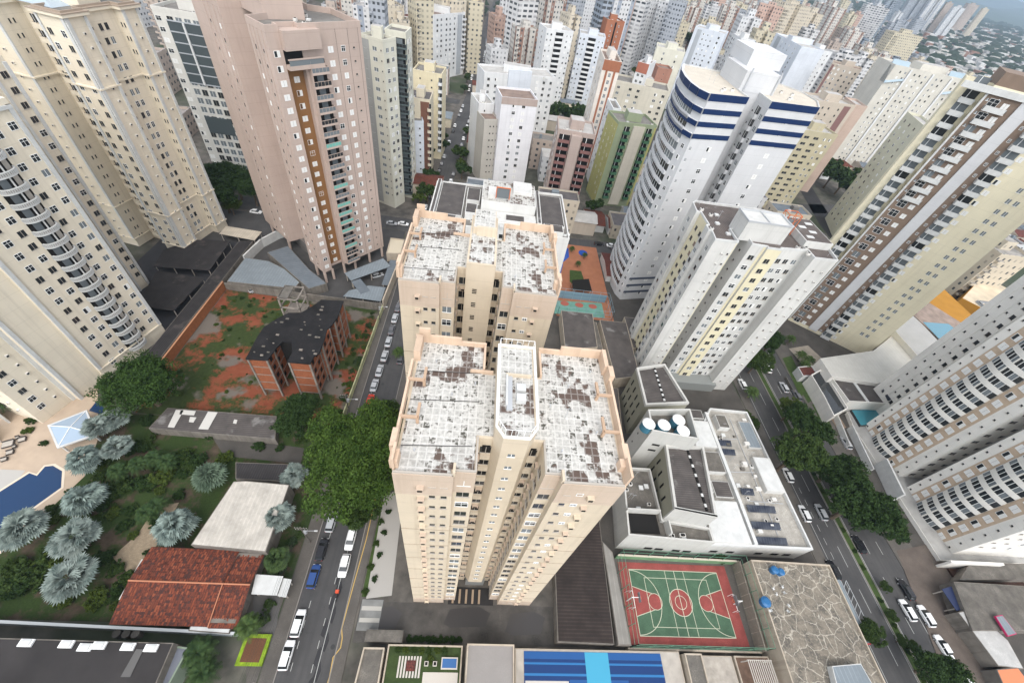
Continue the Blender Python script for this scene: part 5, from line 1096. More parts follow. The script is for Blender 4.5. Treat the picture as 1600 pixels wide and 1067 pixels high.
# ---- bottom edge: grey roofs, paved garden, blue pool terrace
slab('garage_roof', 'small dirty grey roofless yard by the left pavement at the bottom', 'yard', [(-14.5, -6), (-9.8, -6), (-9.9, 9.4), (-13.5, 9.4)], 2.8, CREAMW, MOSS, par=.5)
slab('garage_roof', 'stained flat slab above the small yard at the bottom', 'roof', [(-13.7, 10.3), (-7.1, 10.3), (-7.1, 12.1), (-13.7, 12.1)], 2.6, MOSS, MOSS)
slab('garden_terrace', 'paved garden terrace with lawn squares at the bottom', 'terrace', [(-9.4, -6), (3.9, -6), (3.9, 10.0), (-9.4, 10.0)], 2.0, CREAMW, mat('terrace_grass', (.045, .07, .02), .9, .4, .9, fine=.3), par=.4)
PT = plain('terrace_paver', (.50, .46, .41), .8)
def tile(x0, x1, y0, y1, m=PT, z=2.07, nm='paver', lab='pale square paver in the garden terrace', grp='pavers of the garden terrace'): b = MB(); b.box(x0, x1, y0, y1, z - .03, z + .03, m); tag(b.build(nm), lab, 'paver', grp)
for k in range(4):
    for j in range(3): tile(-5.0 + k * 1.05, -4.1 + k * 1.05, 3.0 - j * 1.1, 3.9 - j * 1.1)
for k in range(3): tile(.2 + k * 1.1, 1.1 + k * 1.1, 2.6, 3.6)
b = MB(); b.box(-2.7, 3.4, 4.2, 6.2, 2.04, 2.10, PT); tag(b.build('paved_strip'), 'pale paved strip across the garden terrace', 'paving')
b = MB(); [b.box(-7.2 + k * .52, -6.9 + k * .52, 5.4, 8.4, 2.06, 2.12, PT) for k in range(8)]; b.box(-5.8, -4.2, 6.3, 7.8, 2.12, 2.2, TILE2); tag(b.build('slatted_floor'), 'slatted pale floor with a brown square mat on the garden terrace', 'slatted floor')
b = MB(); b.box(.3, 3.2, 6.6, 8.3, 2.05, 2.5, PT); b.box(.5, 3.0, 6.8, 8.1, 2.5, 2.53, plain('spa_water', (.04, .12, .3), .1)); tag(b.build('spa_pool'), 'small blue spa pool on the garden terrace', 'pool')
for x in (-2.3, -.8): b = MB(); b.box(x - .35, x + .35, 7.0, 7.7, 2.05, 2.6, PT); b.box(x - .22, x + .22, 7.12, 7.58, 2.6, 2.63, M['dk']); tag(b.build('planter'), 'square pale planter beside the spa pool', 'planter', 'planters beside the spa pool')
slab('flat_roof', 'plain grey flat roof between the garden terrace and the blue pool', 'roof', [(4.6, -6), (13.0, -6), (13.0, 10), (4.6, 10)], 5, CREAMW, mat('plain_grey_roof', (.27, .25, .235), .85, .1, .3, fine=.1), par=.35)
PD, PB_, PC = plain('tile_deep_blue', (.004, .032, .13), .25), plain('tile_blue', (.01, .075, .24), .3), plain('tile_cyan', (.05, .30, .45), .3)
slab('pool_terrace', 'raised blue tiled swimming pool with a cyan cross band at the bottom', 'pool', [(13.6, -6), (45.5, -6), (45.5, 9.8), (13.6, 9.8)], 2.4, CREAMW, mat('pool_surround', (.42, .38, .33), .85, .2, .5))
def pz(x0, x1, y0, y1, z, m, nm, lab): b = MB(); b.box(x0, x1, y0, y1, z - .05, z, m); return tag(b.build(nm), lab, 'pool')
t = thing('swimming_pool', 'blue tiled pool surface with lighter lane stripes, at the bottom of the view', 'pool', (0, 0, 2.5))
def pq(nm, x0, x1, y0, y1, z, m): b = MB(); b.box(x0, x1, y0, y1, z, z + .01, m); b.build(nm, t)
pq('water', 15.2, 41.6, -2, 9.4, .01, PD); pq('blue_tiles', 15.2, 41.6, 8.3, 9.4, .02, PB_); pq('cross_band', 26.7, 31.2, -2, 9.4, .04, PC)
for y in (5.9, 7.5): pq('lane_stripe', 15.2, 41.6, y, y + .35, .03, PB_ if y > 7 else plain('tile_mid', (.02, .15, .36), .3))
pq('blue_tiles', 23.5, 34.5, -4, 5.4, .03, PB_); pq('lane_stripe', 15.2, 41.6, 7.5, 7.75, .035, plain('tile_mid', (.02, .15, .36), .3))
pq('stone_platform', 15.4, 23.3, 1, 5.2, .05, plain('platform_stone', (.50, .47, .43))); pq('stone_platform', 34.7, 41.6, 1, 5.0, .05, plain('platform_stone', (.50, .47, .43)))
slab('narrow_roof', 'narrow beige roof to the right of the blue pool', 'roof', [(46, -6), (49.4, -6), (49.4, 9.4), (46, 9.4)], 3.4, CREAMW, MOSS, par=.3)
slab('side_yard', 'cracked concrete slab below the sports court', 'yard', [(49.9, -6), (56.4, -6), (56.4, 9.3), (49.9, 9.3)], 2.0, CREAMW, mat('cracked_slab', (.38, .34, .29), .9, .3, .6))
slab('side_yard', 'brown deck with a white slatted pergola below the sports court', 'yard', [(56.8, -6), (64.0, -6), (64.0, 9.3), (56.8, 9.3)], 2.0, CREAMW, mat('deck_brown', (.16, .10, .07), .8, .3, .8), par=.3)
b = MB(); [b.box(58 + k * .42, 58.14 + k * .42, 3, 8.6, 4.4, 4.55, PT) for k in range(12)]; b.box(57.9, 63, 3, 3.15, 4.25, 4.4, PT); b.box(57.9, 63, 8.4, 8.55, 4.25, 4.4, PT)
for x in (58, 62.8):
    for y in (3.1, 8.4): b.box(x - .08, x + .08, y - .08, y + .08, 2.1, 4.3, PT)
tag(b.build('pergola'), 'white slatted pergola below the sports court', 'pergola')

# ---- grey office with the water tanks
OFW = mat('office_grey', (.50, .49, .455), .8, .06, .2, .35, grime=(.33, .32, .29)); OLIVE = mat('olive_panel', (.27, .26, .20), .8, .08)
def office(label, P, h, cols, face=3):
    t = Tower('office_block', label, 'office building', ccw(P), h, OLIVE, DROOF, par=(.9, .5), parm=OFW)
    return t
t = office('grey office wing with a dark ridged roof, farther from the camera', [(45.6, 58.6), (57.8, 60.4), (54.6, 73.2), (45.8, 70.8)], 13.5, 0)
i = len(t.L) - 1
for k in range(3):
    for u in (2, 4.5, 7, 9.5): t.put(i, u, 3 + k * 3.6, P_box(.5, 2.2, .06, M['dk'], False), 'window')
b = MB(); c = t.c; [b.box(51.2 - c[0], 51.7 - c[0], y - c[1], y + .7 - c[1], 13.6, 13.8, M['white'] if k % 2 else M['dk']) for k, y in enumerate([60 + j * .8 for j in range(15)])]; b.build('ridge_gap', t.o); t.finish()
t = office('grey office wing with a dark ridged roof, nearer the camera', [(45.6, 32.4), (54.6, 31.2), (57.2, 47.6), (47.6, 47.3)], 14, 0)
i = len(t.L) - 1
for k in range(3):
    for u in (2, 5, 8, 11): t.put(i, u, 3 + k * 3.6, P_box(.5, 2.2, .06, M['dk'], False), 'window')
t.put(0, 3, 7, P_box(.6, .5, .05, M['dk'], False), 'window'); t.put(0, 6, 4.2, P_box(2.0, .9, .05, M['teal'], False), 'window'); t.put(0, 6.5, 11, P_box(1.5, .5, .05, M['dk'], False), 'window')
b = MB(); c = t.c; [b.box(52.9 - c[0], 53.4 - c[0], y - c[1], y + .7 - c[1], 14.1, 14.3, M['white'] if k % 3 == 1 else M['dk']) for k, y in enumerate([32.6 + j * .75 for j in range(19)])]; b.build('ridge_gap', t.o)
b = MB(); b.prism([(45.5 - c[0], 32.3 - c[1]), (54.7 - c[0], 31.1 - c[1]), (54.8 - c[0], 31.5 - c[1]), (45.6 - c[0], 32.7 - c[1])], 0, 14.9, OFW); b.build('white_front', t.o); t.finish()
P = [(42.6, 47.9), (53.4, 46.6), (53.8, 54.8), (43.0, 53.6)]
t = Tower('tank_block', 'tall white block with an open top that holds the round water tanks', 'building', P, 17.2, OFW, MOSS, par=(2.3, .35))
t.put(0, 3, 14, P_box(1.8, .7, .05, M['dk'], False), 'window'); t.put(0, 3, 11.5, P_box(1.8, .7, .05, M['dk'], False), 'window'); t.put(3, 2, 12, P_box(.4, .5, .05, M['dk'], False), 'window'); t.put(3, 2, 8, P_box(.4, .5, .05, M['dk'], False), 'window'); t.finish()
TB_ = plain('tank_blue', (.05, .17, .24), .5); TW = plain('tank_lid', (.80, .80, .77), .6)
for (px_, py_), lb in zip(((1015, 660), (1039, 662), (1062, 654), (1069, 671)), ('leftmost', 'second from the left', 'farthest', 'lower right')):
    x, y = at(px_, py_, 19.9); b = MB(); b.cyl(0, 0, 0, 2.2, 1.45, TB_, 24); o = thing('water_tank', 'white-lidded blue water tank on the tank block, the %s of the four' % lb, 'tank', (x, y, 17.3), 0, 'water tanks on the tank block'); b.build('tank_body', o)
    b = MB(); b.cyl(0, 0, 2.2, 2.5, 1.52, TW, 24, r1=1.2); b.build('lid', o)
t = Tower('office_block', 'low white office front with a sunken dark terrace, nearest part of the grey office', 'office building', [(36.9, 28.6), (56, 27.9), (56, 31), (45.4, 32.2), (45.4, 44), (38.5, 44)], 8, OFW, MOSS, par=(1.0, .35))
b = MB(); b.box(38 - t.c[0], 44.5 - t.c[0], 29.4 - t.c[1], 33.5 - t.c[1], 8.06, 8.12, M['dk'], skip='b'); b.build('sunken_terrace', t.o); b = MB(); b.box(45.8 - t.c[0], 46.1 - t.c[0], 28.9 - t.c[1], 31.6 - t.c[1], 8.05, 10.6, OFW); b.box(37.3 - t.c[0], 44.9 - t.c[0], 33.6 - t.c[1], 33.9 - t.c[1], 8.05, 10.2, OFW); b.build('screen_wall', t.o)
clutter(t, 9, 38.5, 44.5, 34.5, 43); clutter(t, 4, 47, 55, 28.6, 30.4)
for u in (7, 9.5, 13.5, 16): t.put(0, u, 2, P_box(1.8, 1.1, .05, M['dk'], False), 'window')
t.finish()
t = Tower('office_block', 'long low white building with roof terraces and solar panels along the avenue', 'office building', [(56.2, 28.2), (80.8, 28.2), (80.2, 64.6), (69, 64.8), (58, 50), (58.4, 48), (56.2, 34)], 6, STAINW, mat('worn_white_roof', (.44, .41, .36), .85, .45, .35, fine=.35, streak=.5), par=(.9, .4), parm=WHITE)
c = t.c
for x0, x1, y0, y1, z1, mm in ((57, 66, 28.6, 38, 1.2, CORR), (75.2, 80, 41, 50, 1.5, CORR), (60.5, 66.5, 52, 60, 1.2, STAINW)):
    b = MB(); b.box(x0 - c[0], x1 - c[0], y0 - c[1], y1 - c[1], 6.05, 6 + z1, STAINW); b.box(x0 + .2 - c[0], x1 - .2 - c[0], y0 + .2 - c[1], y1 - .2 - c[1], 6 + z1, 6.05 + z1, M['white'], skip='b'); b.build('roof_block', t.o)
b = MB(); b.box(66.6 - c[0], 67.4 - c[0], 28.6 - c[1], 63 - c[1], 6.05, 7.3, WHITE); b.build('dividing_wall', t.o)
for u in (3, 7, 14, 18, 21): t.put(0, u, 2.4, P_box(1.8, 1.2, .05, M['dk'], False), 'window')
clutter(t, 22, 68, 79, 32, 62)
for k in range(16):
    x, y = R_.uniform(68, 79) - t.c[0], R_.uniform(31, 63) - t.c[1]; q = R_.uniform(.3, .7); b = MB(); b.box(x - q, x + q, y - q*.7, y + q*.7, 6.05, 6.05 + R_.uniform(.3, 1.0), M['ac'] if k % 3 else MOSS); b.build('air_conditioner', t.o)
for x0, y0, x1, y1 in ((68, 46, 79, 46.5), (74, 31, 74.3, 62), (68, 55.4, 74, 55.7), (69.5, 38.8, 79, 38.6)): b = MB(); b.tube((x0 - t.c[0], y0 - t.c[1], 6.2), (x1 - t.c[0], y1 - t.c[1], 6.2), .08, .08, M['metal'], 5); b.build('roof_pipe', t.o)
for x0, x1, y0, y1, z1, mm in ((57.5, 60.5, 39.5, 44.5, 2.0, MOSS), (61.5, 66, 39, 43, .9, DROOF), (59.5, 66, 45, 50.5, 1.6, MOSS), (69, 72, 58, 62, 1.8, MOSS), (61.5, 66, 61, 63.8, .8, DROOF), (76, 79.5, 53, 61, .9, CORR)):
    b = MB(); b.box(x0 - t.c[0], x1 - t.c[0], y0 - t.c[1], y1 - t.c[1], 6.05, 6 + z1, STAINW); b.box(x0 + .15 - t.c[0], x1 - .15 - t.c[0], y0 + .15 - t.c[1], y1 - .15 - t.c[1], 6 + z1, 6.05 + z1, mm, skip='b'); b.build('roof_block', t.o)
t.finish()
SP = stripes('solar_cells', (.10, .11, .13), (.012, .016, .03), .62, 0, .93, rough=.3, var=.1)
for k, (px_, py_, w_) in enumerate(((1133, 692, 3.6), (1139, 706, 3.6), (1168, 768, 3.4), (1190, 795, 7.2), (1197, 821, 7.2), (1206, 845, 7.6))):
    x, y = at(px_, py_, 6.6); t = thing('solar_panel', 'dark solar panel row on the long low white roof, number %s from the back' % ('one two three four five six'.split()[k]), 'solar panel', (x, y, 6.15), 0, 'solar panels on the low white roof')
    b = MB(); b.face([(-w_/2, -.8, .25), (w_/2, -.8, .25), (w_/2, .8, .6), (-w_/2, .8, .6)], SP); b.build('panel', t); b = MB(); [b.box(x_ - .04, x_ + .04, y_ - .04, y_ + .04, 0, .4, M['metal']) for x_ in (-w_/2 + .2, w_/2 - .2) for y_ in (-.6, .6)]; b.build('legs', t)

# ---- right: podiums, roofs, pool of the towers across the avenue
slab('podium', 'white podium roof with ribbed sheets at the foot of the brown and white tower', 'podium', AT([(1282, 560), (1365, 548), (1400, 520), (1485, 560), (1480, 600), (1455, 612), (1300, 588)], 7), 7, WT, stripes('white_sheets', (.52, .50, .45), (.60, .58, .53), 1.4, 0, .08, var=.1))
slab('podium', 'smooth pale grey roof between the brown tower and the small pool', 'podium', AT([(1398, 516), (1427, 492), (1492, 560), (1460, 585)], 9), 9, WT, mat('pale_smooth', (.40, .39, .37), .85, .06, .3))
t = slab('hall_roof', 'brown ribbed hall roof with a pale strip across the avenue', 'hall', AT([(1290, 580), (1358, 588), (1392, 632), (1325, 628)], 5.5), 5.5, WT, DROOF, par=.5)
c = t['_c']; P4 = ccw(AT([(1322, 582), (1326, 582), (1360, 630), (1356, 630)], 5.7)); b = MB(); b.prism([(x - c[0], y - c[1]) for x, y in P4], 5.55, 5.75, M['white']); b.build('pale_strip', t)
for q, lb in (([(1375, 598), (1430, 606), (1418, 614), (1382, 610)], 'upper'), ([(1385, 612), (1415, 616), (1400, 625), (1390, 623)], 'lower')):
    P4 = ccw(AT(q, 8.2)); b = MB(); b.prism(P4, 7.3, 8.15, SP); tag(b.build('solar_panel'), '%s solar array beside the brown ribbed hall roof' % lb, 'solar panel')
slab('podium', 'white podium deck at the foot of the bowed-balcony towers', 'podium', [(119.6, 29), (150, 29), (150, 76), (131, 76), (121, 72), (119.6, 66)], 1.2, WT, mat('podium_grey_deck', (.34, .33, .31), .85, .25, .3))
wall_run('white slatted garden wall by the avenue pavement', [(115.8, 52), (118.2, 66)], 2.5, .3, M['white']); wall_run('white portal beam in front of the nearer bowed tower', [(117.6, 44), (119.6, 54)], 4.6, .5, M['white'])
t = slab('hall', 'hall with wavy white edge and dark glazing across the avenue', 'hall', AT([(1265, 588), (1283, 578), (1322, 640), (1300, 652), (1285, 622)], 4), 4, WT, M['glass'], par=.9)
slab('teal_pool', 'small teal pool terrace beside the farther bowed tower', 'pool', AT([(1330, 640), (1392, 640), (1375, 662), (1345, 665)], 2), 2, M['glass'], plain('teal_water', (.05, .22, .27), .2))
t = slab('ochre_hall', 'ochre walled building beyond the small pool on the right', 'building', [(206, 132), (234, 152), (250, 132), (222, 112)], 9, mat('ochre_wall', (.40, .19, .025), .85, .1), mat('sand_roof', (.62, .52, .38), .85, .25, .15))
b = MB(); P4 = ccw(AT([(1473, 450), (1520, 494), (1508, 508), (1430, 490)], 9.2)); 
b.prism([(x - t['_c'][0], y - t['_c'][1]) for x, y in P4], 8.9, 9.25, mat('ochre_wall', (.40, .19, .025), .85, .1)); b.build('ochre_roof', t)
sheet('terrace_paving', AT([(1425, 492), (1445, 470), (1540, 530), (1500, 560)], 9), 9.3, mat('pinkish_tile', (.30, .23, .19), .85, .3, .4), thick=.3)
P4 = AT([(1442, 503), (1482, 506), (1500, 520), (1488, 526), (1468, 530)], 9.4); sheet('pool_water', P4, 9.42, WATER2, thick=.1)
sheet('lawn', AT([(1470, 531), (1490, 528), (1498, 545), (1485, 540)], 9.4), 9.42, GRASS, thick=.1)
# ---- shops, lower right
slab('shop', 'stained grey roof of the shop with the black awning, lower right', 'shop', AT([(1490, 908), (1600, 915), (1640, 985), (1520, 985)], 4), 4, OLDW, MOSS)
canopy('dark navy sheet awning over the lower right pavement', AT([(1471, 920), (1488, 915), (1511, 950), (1494, 954)], 3), 3, plain('navy_sheet', (.02, .03, .08), .5), name='awning', cat='awning')
slab('shop', 'dirty white sheet roof of the corner shop, lower right', 'shop', AT([(1497, 956), (1520, 950), (1575, 1000), (1600, 1045), (1560, 1040)], 3.6), 3.6, OLDW, mat('dirty_white', (.46, .45, .43), .9, .3, .5, fine=.2))
slab('billboard_roof', 'white sign board with a red edge lying above the shops, lower right', 'sign', AT([(1555, 962), (1566, 960), (1589, 990), (1575, 994)], 5), 5, plain('sign_red', (.45, .02, .10)), CORR, z0=4.6)
slab('shop', 'orange canopy roof in the lower right corner', 'shop', AT([(1557, 1045), (1590, 1042), (1615, 1075), (1570, 1075)], 3.5), 3.5, OLDW, plain('orange_canopy', (.60, .20, .09)))
slab('shop', 'dark brown roof among the shops, right edge', 'shop', AT([(1515, 880), (1600, 880), (1620, 905), (1500, 905)], 3), 3, OLDW, MOSS)
sheet('forecourt', AT([(1400, 860), (1450, 850), (1490, 900), (1560, 1067), (1480, 1067)]), .15, mat('brown_forecourt', (.13, .105, .088), .9, .35, .4, fine=.2))

t = thing('ramp_walls', 'white and brown stepped garden walls beside the nearer bowed tower', 'wall', (0, 0, 0)); b = MB(); b.box(118.5, 133, 27.6, 28.1, 0, 4.2, WT); b.build('white_wall', t)
b = MB(); b.box(121, 140, 24.2, 27.4, 0, .6, mat('brown_planting', (.06, .03, .02), .95, .5, 2, fine=.4)); b.build('brown_bed', t)
for (x0, x1, y0, y1, c_) in ((-14.5, -8, 12.4, 16.2, .05), (0, 9, 13, 16.5, .035), (12, 20, 12, 16, .045), (22, 30, 40, 46, .04)):
    sheet('damp_patch', [(x0, y0 + .6), (x0 + 1.4, y0), (x1 - 1, y0 + .3), (x1, y1 - 1), (x1 - 2.2, y1), (x0 + 1, y1 - .5)], .036, plain('damp_%d' % (c_ * 1000), (c_, c_ * .9, c_ * .85), .35))
t = thing('car_ramp', 'dark striped car ramp below the stair core of the nearest tower', 'ramp', (5, 20, 0)); b = MB(); b.box(-4.5, 4.5, -3.2, -.2, .03, .08, plain('ramp_dark', (.02, .018, .017), .8)); b.build('ramp_floor', t)
for k in range(5): b = MB(); b.box(-3.8 + k * 1.3, -3.4 + k * 1.3, -3.0, -.6, .08, .5, mat('ramp_rail', (.30, .22, .15), .8)); b.build('ramp_kerb', t)
slab('service_roof', 'small dirty flat roof between the nearest tower and the brown ribbed roof', 'roof', [(17.6, 27), (21.4, 27), (21.8, 38), (17.6, 38)], 2.6, CREAMW, MOSS)
slab('service_roof', 'long dirty roof with skylights between the nearest tower and the grey office', 'roof', [(36.4, 44.2), (41.8, 44.2), (44.6, 72), (40.8, 72)], 3.0, CREAMW, DROOF)
for k in range(6): b = MB(); b.box(37.9 + k*.5, 38.8 + k*.5, 46 + k*3.4, 46.5 + k*3.4, 3.1, 3.2, M['white']); tag(b.build('skylight'), 'short white skylight on the dark roof beside the grey office', 'skylight', 'white skylights beside the grey office')

# ---- along the avenue: pavements, beds, gates, manholes
for k, q in enumerate(([(1222, 560), (1236, 556), (1262, 612), (1250, 620)], [(1245, 600), (1256, 596), (1272, 624), (1262, 630)], [(1268, 632), (1280, 630), (1300, 668), (1290, 674)])): sheet('grass_strip', AT(q), .16 + k * .004, GRASS)
sheet('paved_path', AT([(1258, 590), (1268, 586), (1322, 668), (1310, 674)]), .165, mat('sand_paving', (.27, .20, .145), .9, .25, .6)); sheet('paved_path', AT([(1232, 545), (1262, 540), (1290, 566), (1262, 580)]), .165, mat('pale_forecourt', (.30, .26, .21), .9, .2, .4))
for k, (a_, c_, hh) in enumerate((((1246, 575), (1290, 640), 1.6), ((1226, 592), (1252, 640), 1.0), ((1300, 650), (1320, 700), 2.2), ((1262, 582), (1300, 580), 2.4))): wall_run('low wall %s the avenue pavement by the wavy hall' % ('along', 'beside', 'closing', 'crossing')[k], AT([a_, c_]), hh, .25, (OLDW, MOSS, M['white'], CREAMW)[k])
slab('gatehouse', 'small white gatehouse with a red-brown roof on the avenue pavement', 'gatehouse', AT([(1246, 574), (1268, 572), (1278, 588), (1254, 588)], 3), 3, M['white'], TILE2, par=.3)
for k, (px_, py_) in enumerate(((545, 960), (520, 1010), (575, 690), (1262, 850), (1330, 930), (1300, 930), (598, 600))):
    x, y = at(px_, py_); sheet('manhole', [(x + .4 * math.cos(a * .63), y + .4 * math.sin(a * .63)) for a in range(10)], .03, plain('iron_cover', (.03, .03, .03), .6))
for k in range(6):
    x = -26.8 + k * 1.3; sheet('crosswalk_stripe', R4(x, x + .6, 143.6, 145.2), .03, PAINT)
# ================================================================ MID CITY
SUBS = False
def proj(x, y, z):
    d = (x, y, z - CH); c = [sum(CR[i][k] * d[i] for i in range(3)) for k in range(3)]
    return (800 + FPX * c[0] / c[2], 533.5 + FPX * c[1] / c[2]) if c[2] > 1 else (-9999, -9999)
def cw(n, c, **k): return mat('mid_' + n, c, .8, .1, .15, .3, grime=sc(c, .6), **k)
C_ = dict(white=cw('white', (.66, .66, .65)), cool=cw('cool', (.60, .63, .67)), cream=cw('cream', (.62, .55, .42)), ivory=cw('ivory', (.62, .60, .50)), grey=cw('grey', (.38, .40, .42)), pink=cw('pink', (.52, .33, .26)),
          brown=cw('brown', (.20, .09, .07)), beige=cw('beige', (.50, .43, .35)), taupe=cw('taupe', (.40, .32, .28)), orange=cw('orange', (.33, .13, .07)), olive=cw('olive', (.46, .41, .28)), green=cw('green', (.33, .38, .20)), yellow=cw('yellow', (.62, .47, .22)))
RFS = [CONC, mat('roof_pale', (.48, .46, .43), .9, .25, .3, fine=.3), mat('roof_dark', (.12, .11, .11), .9, .3, .3), mat('roof_brown', (.22, .16, .13), .9, .3, .3)]
FOOT = []
def reserve(x0, x1, y0, y1): FOOT.append((x0, x1, y0, y1))
for r_ in ((-120, 175, -30, 147), (40, 100, 100, 150), (-100, -60, 130, 165)): reserve(*r_)
def mid(label, TL, TR, h, depth, wall, roof=0, cols=(), side=(), p=3.0, extra=None, dx=0, nwin=None, par=.9, pent=True, rel=None, group=None):
    a, c = Vector(at(*TL, h)), Vector(at(*TR, h)); e = (c - a); 
    if rel == 'flat': c = Vector((c.x, a.y))
    e = (c - a).normalized(); n = Vector((-e.y, e.x)); P = [tuple(a), tuple(c), tuple(c + n * depth), tuple(a + n * depth)]
    t = Tower('apartment_tower', label, 'apartment tower', P, h, wall, RFS[roof], par=(par, .3), group=group); l = (c - a).length
    nf = int((h - 3) / p); z0 = h - 2.2 - (nf - 1) * p
    for f in cols:
        fr, w, hh, st = f[:4]; t.col(0, fr * l, z0, nf, w, hh, st, p, rnd=f[4] if len(f) > 4 else None)
    sf = 3 if (a.x + c.x) / 2 > 0 else 1
    for f in side:
        fr, w, hh, st = f[:4]; t.col(sf, fr * depth, z0, nf, w, hh, st, p, rnd=f[4] if len(f) > 4 else None)
    if pent:
        m_ = (a + c) / 2 + n * depth * .5; t.roofbox(m_.x - l * .18, m_.x + l * .18, m_.y - depth * .2, m_.y + depth * .2, 3.5, wall, 'penthouse', RFS[1])
        clutter(t, 3, min(a.x, c.x) + 1.5, max(a.x, c.x) - 1.5, m_.y - depth * .35, m_.y - depth * .22)
    if extra: extra(t, l, z0, nf, p, sf)
    xs = [q[0] for q in P]; ys = [q[1] for q in P]; reserve(min(xs) - 2, max(xs) + 2, min(ys) - 2, max(ys) + 2)
    t.finish(); return t
MIX = ['dark', 'dark', 'grey', 'shut', 'sill', 'half']
def dk(*f, w=1.3, h=1.2): return [(x, w, h, 'dark', MIX) for x in f]
def balcs(face, u, w, d, wall, glass=None, st='box'):
    def fn(t, l, z0, nf, p, sf): t.things(face if face >= 0 else sf, u * (l if face == 0 else t.fr(sf)[3]), z0 - 1.2, nf, P_balc(st, w, d, wall, glass, h=p), 'balcony', p)
    return fn
def multi(*fs):
    def fn(*a):
        for f in fs: f(*a)
    return fn
def vstripe(face, u0, u1, m, d=.08, name='colour_strip'):
    def fn(t, l, z0, nf, p, sf):
        L_ = l if face == 0 else t.fr(sf)[3]; t.bar(face if face >= 0 else sf, u0 * L_, u1 * L_, 1, t.h - .2, d, m, name)
    return fn
# cream-green tower hugging the taupe one: front wing and glazed corner wing
mid('pale green-cream tower with grey windows right beside the taupe tower', (562, 57), (598, 68), 59, 7, C_['ivory'], cols=[(.2, 1.3, 1.1, 'grey'), (.62, 1.6, 1.1, 'grey'), (.9, .4, .4, 'dark')], extra=vstripe(0, .03, .38, cw('greywall', (.33, .33, .31))), side=dk(.3, .7))
mid('cream-topped tower with a corner of dark green glazed balconies', (601, 50), (634, 56), 60, 9, C_['ivory'], pent=False, cols=[(.15, .8, 1.1, 'grey')],
    extra=multi(balcs(0, .62, 6.0, 1.3, cw('greenglass', (.10, .13, .13)), M['glass'], 'rail'), vstripe(0, .96, 1.0, C_['ivory'])), side=dk(.3, .6))
mid('white tower with a dark glazed upper bay behind the tall cream tower', (236, 14), (329, 30), 56.5, 16, cw('stone', (.62, .60, .55)), cols=[(.07, 1.6, 1.2, 'shut', ['shut', 'half', 'sill']), (.93, 1.6, 1.2, 'shut', ['shut', 'half', 'sill'])] + [(x, 1.9, 1.9, 'grey', ['grey', 'dark', 'grey']) for x in (.27, .42, .57, .72)], side=dk(.5, w=.8), 
    extra=lambda t, l, z0, nf, p, sf: (t.bar(0, .2 * l, .8 * l, 36, 54, .16, plain('bay_glass', (.07, .085, .09), .2), 'glazed_bay'), t.bars(0, [(.2 * l, .8 * l, 36 + q * 3, 36.35 + q * 3, .3) for q in range(7)], C_['grey'], 'bay_floors'), t.bar(0, .47 * l, .5 * l, 36, 54, .6, C_['white'], 'fin'), t.bar(0, .22 * l, .75 * l, 19, 25, .16, plain('bay_glass', (.10, .12, .13), .2), 'glazed_bay')))
mid('small blue-grey blank tower with three tiny windows beside the straight street', (637, 192), (662, 193), 25.7, 12, C_['cool'], cols=[(.75, .7, .6, 'dark')], pent=False)
mid('cream and brown tower with zigzag balconies behind the small blue-grey one', (638, 155), (672, 160), 33, 13, C_['cream'], cols=dk(.2), extra=multi(vstripe(0, .55, .96, cw('redbrown', (.19, .09, .06))), balcs(0, .97, 1.6, 1.2, C_['cream'])), roof=2)
mid('pale yellow block with zigzag white balconies on its street side', (645, 112), (690, 120), 38, 13, cw('paleyellow', (.66, .58, .40)), cols=[(.25, .7, .6, 'dark'), (.65, .7, .6, 'dark')], extra=balcs(0, .96, 1.8, 1.4, C_['white']), roof=0)
mid('grey and white tiled tower with black-recessed balconies in the middle distance', (677, 26), (727, 22), 38, 16, C_['white'], cols=[(x, 1.6, 1.3, 'dark', MIX) for x in (.12, .24, .4, .52, .66)], extra=multi(vstripe(0, .75, .9, C_['grey'], .25), balcs(0, .96, 2.4, 1.5, C_['white'])), roof=3)
mid('white tower with a taupe parapet and two window columns, centre of the view', (784, 155), (840, 160), 38.8, 14, cw('whitec', (.70, .69, .70)), cols=[(.36, 1.4, 1.2, 'dark', MIX), (.63, 1.4, 1.2, 'dark', MIX)], extra=lambda t, l, z0, nf, p, sf: t.bar(0, 0, l, t.h - 1.9, t.h + .9, .12, C_['taupe'], 'parapet_band'), roof=3, pent=False, p=2.9)
mid('narrow beige block with small windows beside the white taupe-topped tower', (757, 190), (781, 190), 28.6, 10, cw('beige2', (.46, .43, .38)), cols=[(.4, .6, .6, 'dark'), (.62, .5, .6, 'dark'), (.85, .5, .6, 'dark')], roof=3, pent=False)
mid('white slab with small windows left of the narrow beige block', (748, 165), (772, 166), 32, 14, C_['white'], cols=[(.4, .6, .8, 'dark')], roof=1)
mid('wide white block with a pale roof terrace in the centre of the middle distance', (757, 116), (868, 124), 34, 15, C_['white'], cols=dk(.06, .16, .74, .84, .94), roof=1, extra=lambda t, l, z0, nf, p, sf: t.bar(0, .32 * l, .64 * l, 2, t.h + 3, 1.0, C_['cool'], 'central_bay'))
for lb, TL, TR, h in (('left', (854, 47), (896, 52), 44.4), ('right', (906, 54), (946, 62), 42.1)):
    mid('white tower with dark stacked balconies, the %s one of the tall white pair' % lb, TL, TR, h, 15, C_['white'] if lb == 'left' else C_['cool'], cols=[(x, 1.0, 1.0, 'dark', MIX) for x in (.06, .2, .8, .94)], extra=balcs(0, .5, 5.5, 1.2, C_['white'], M['glass'], 'green'), side=dk(.5), roof=1)
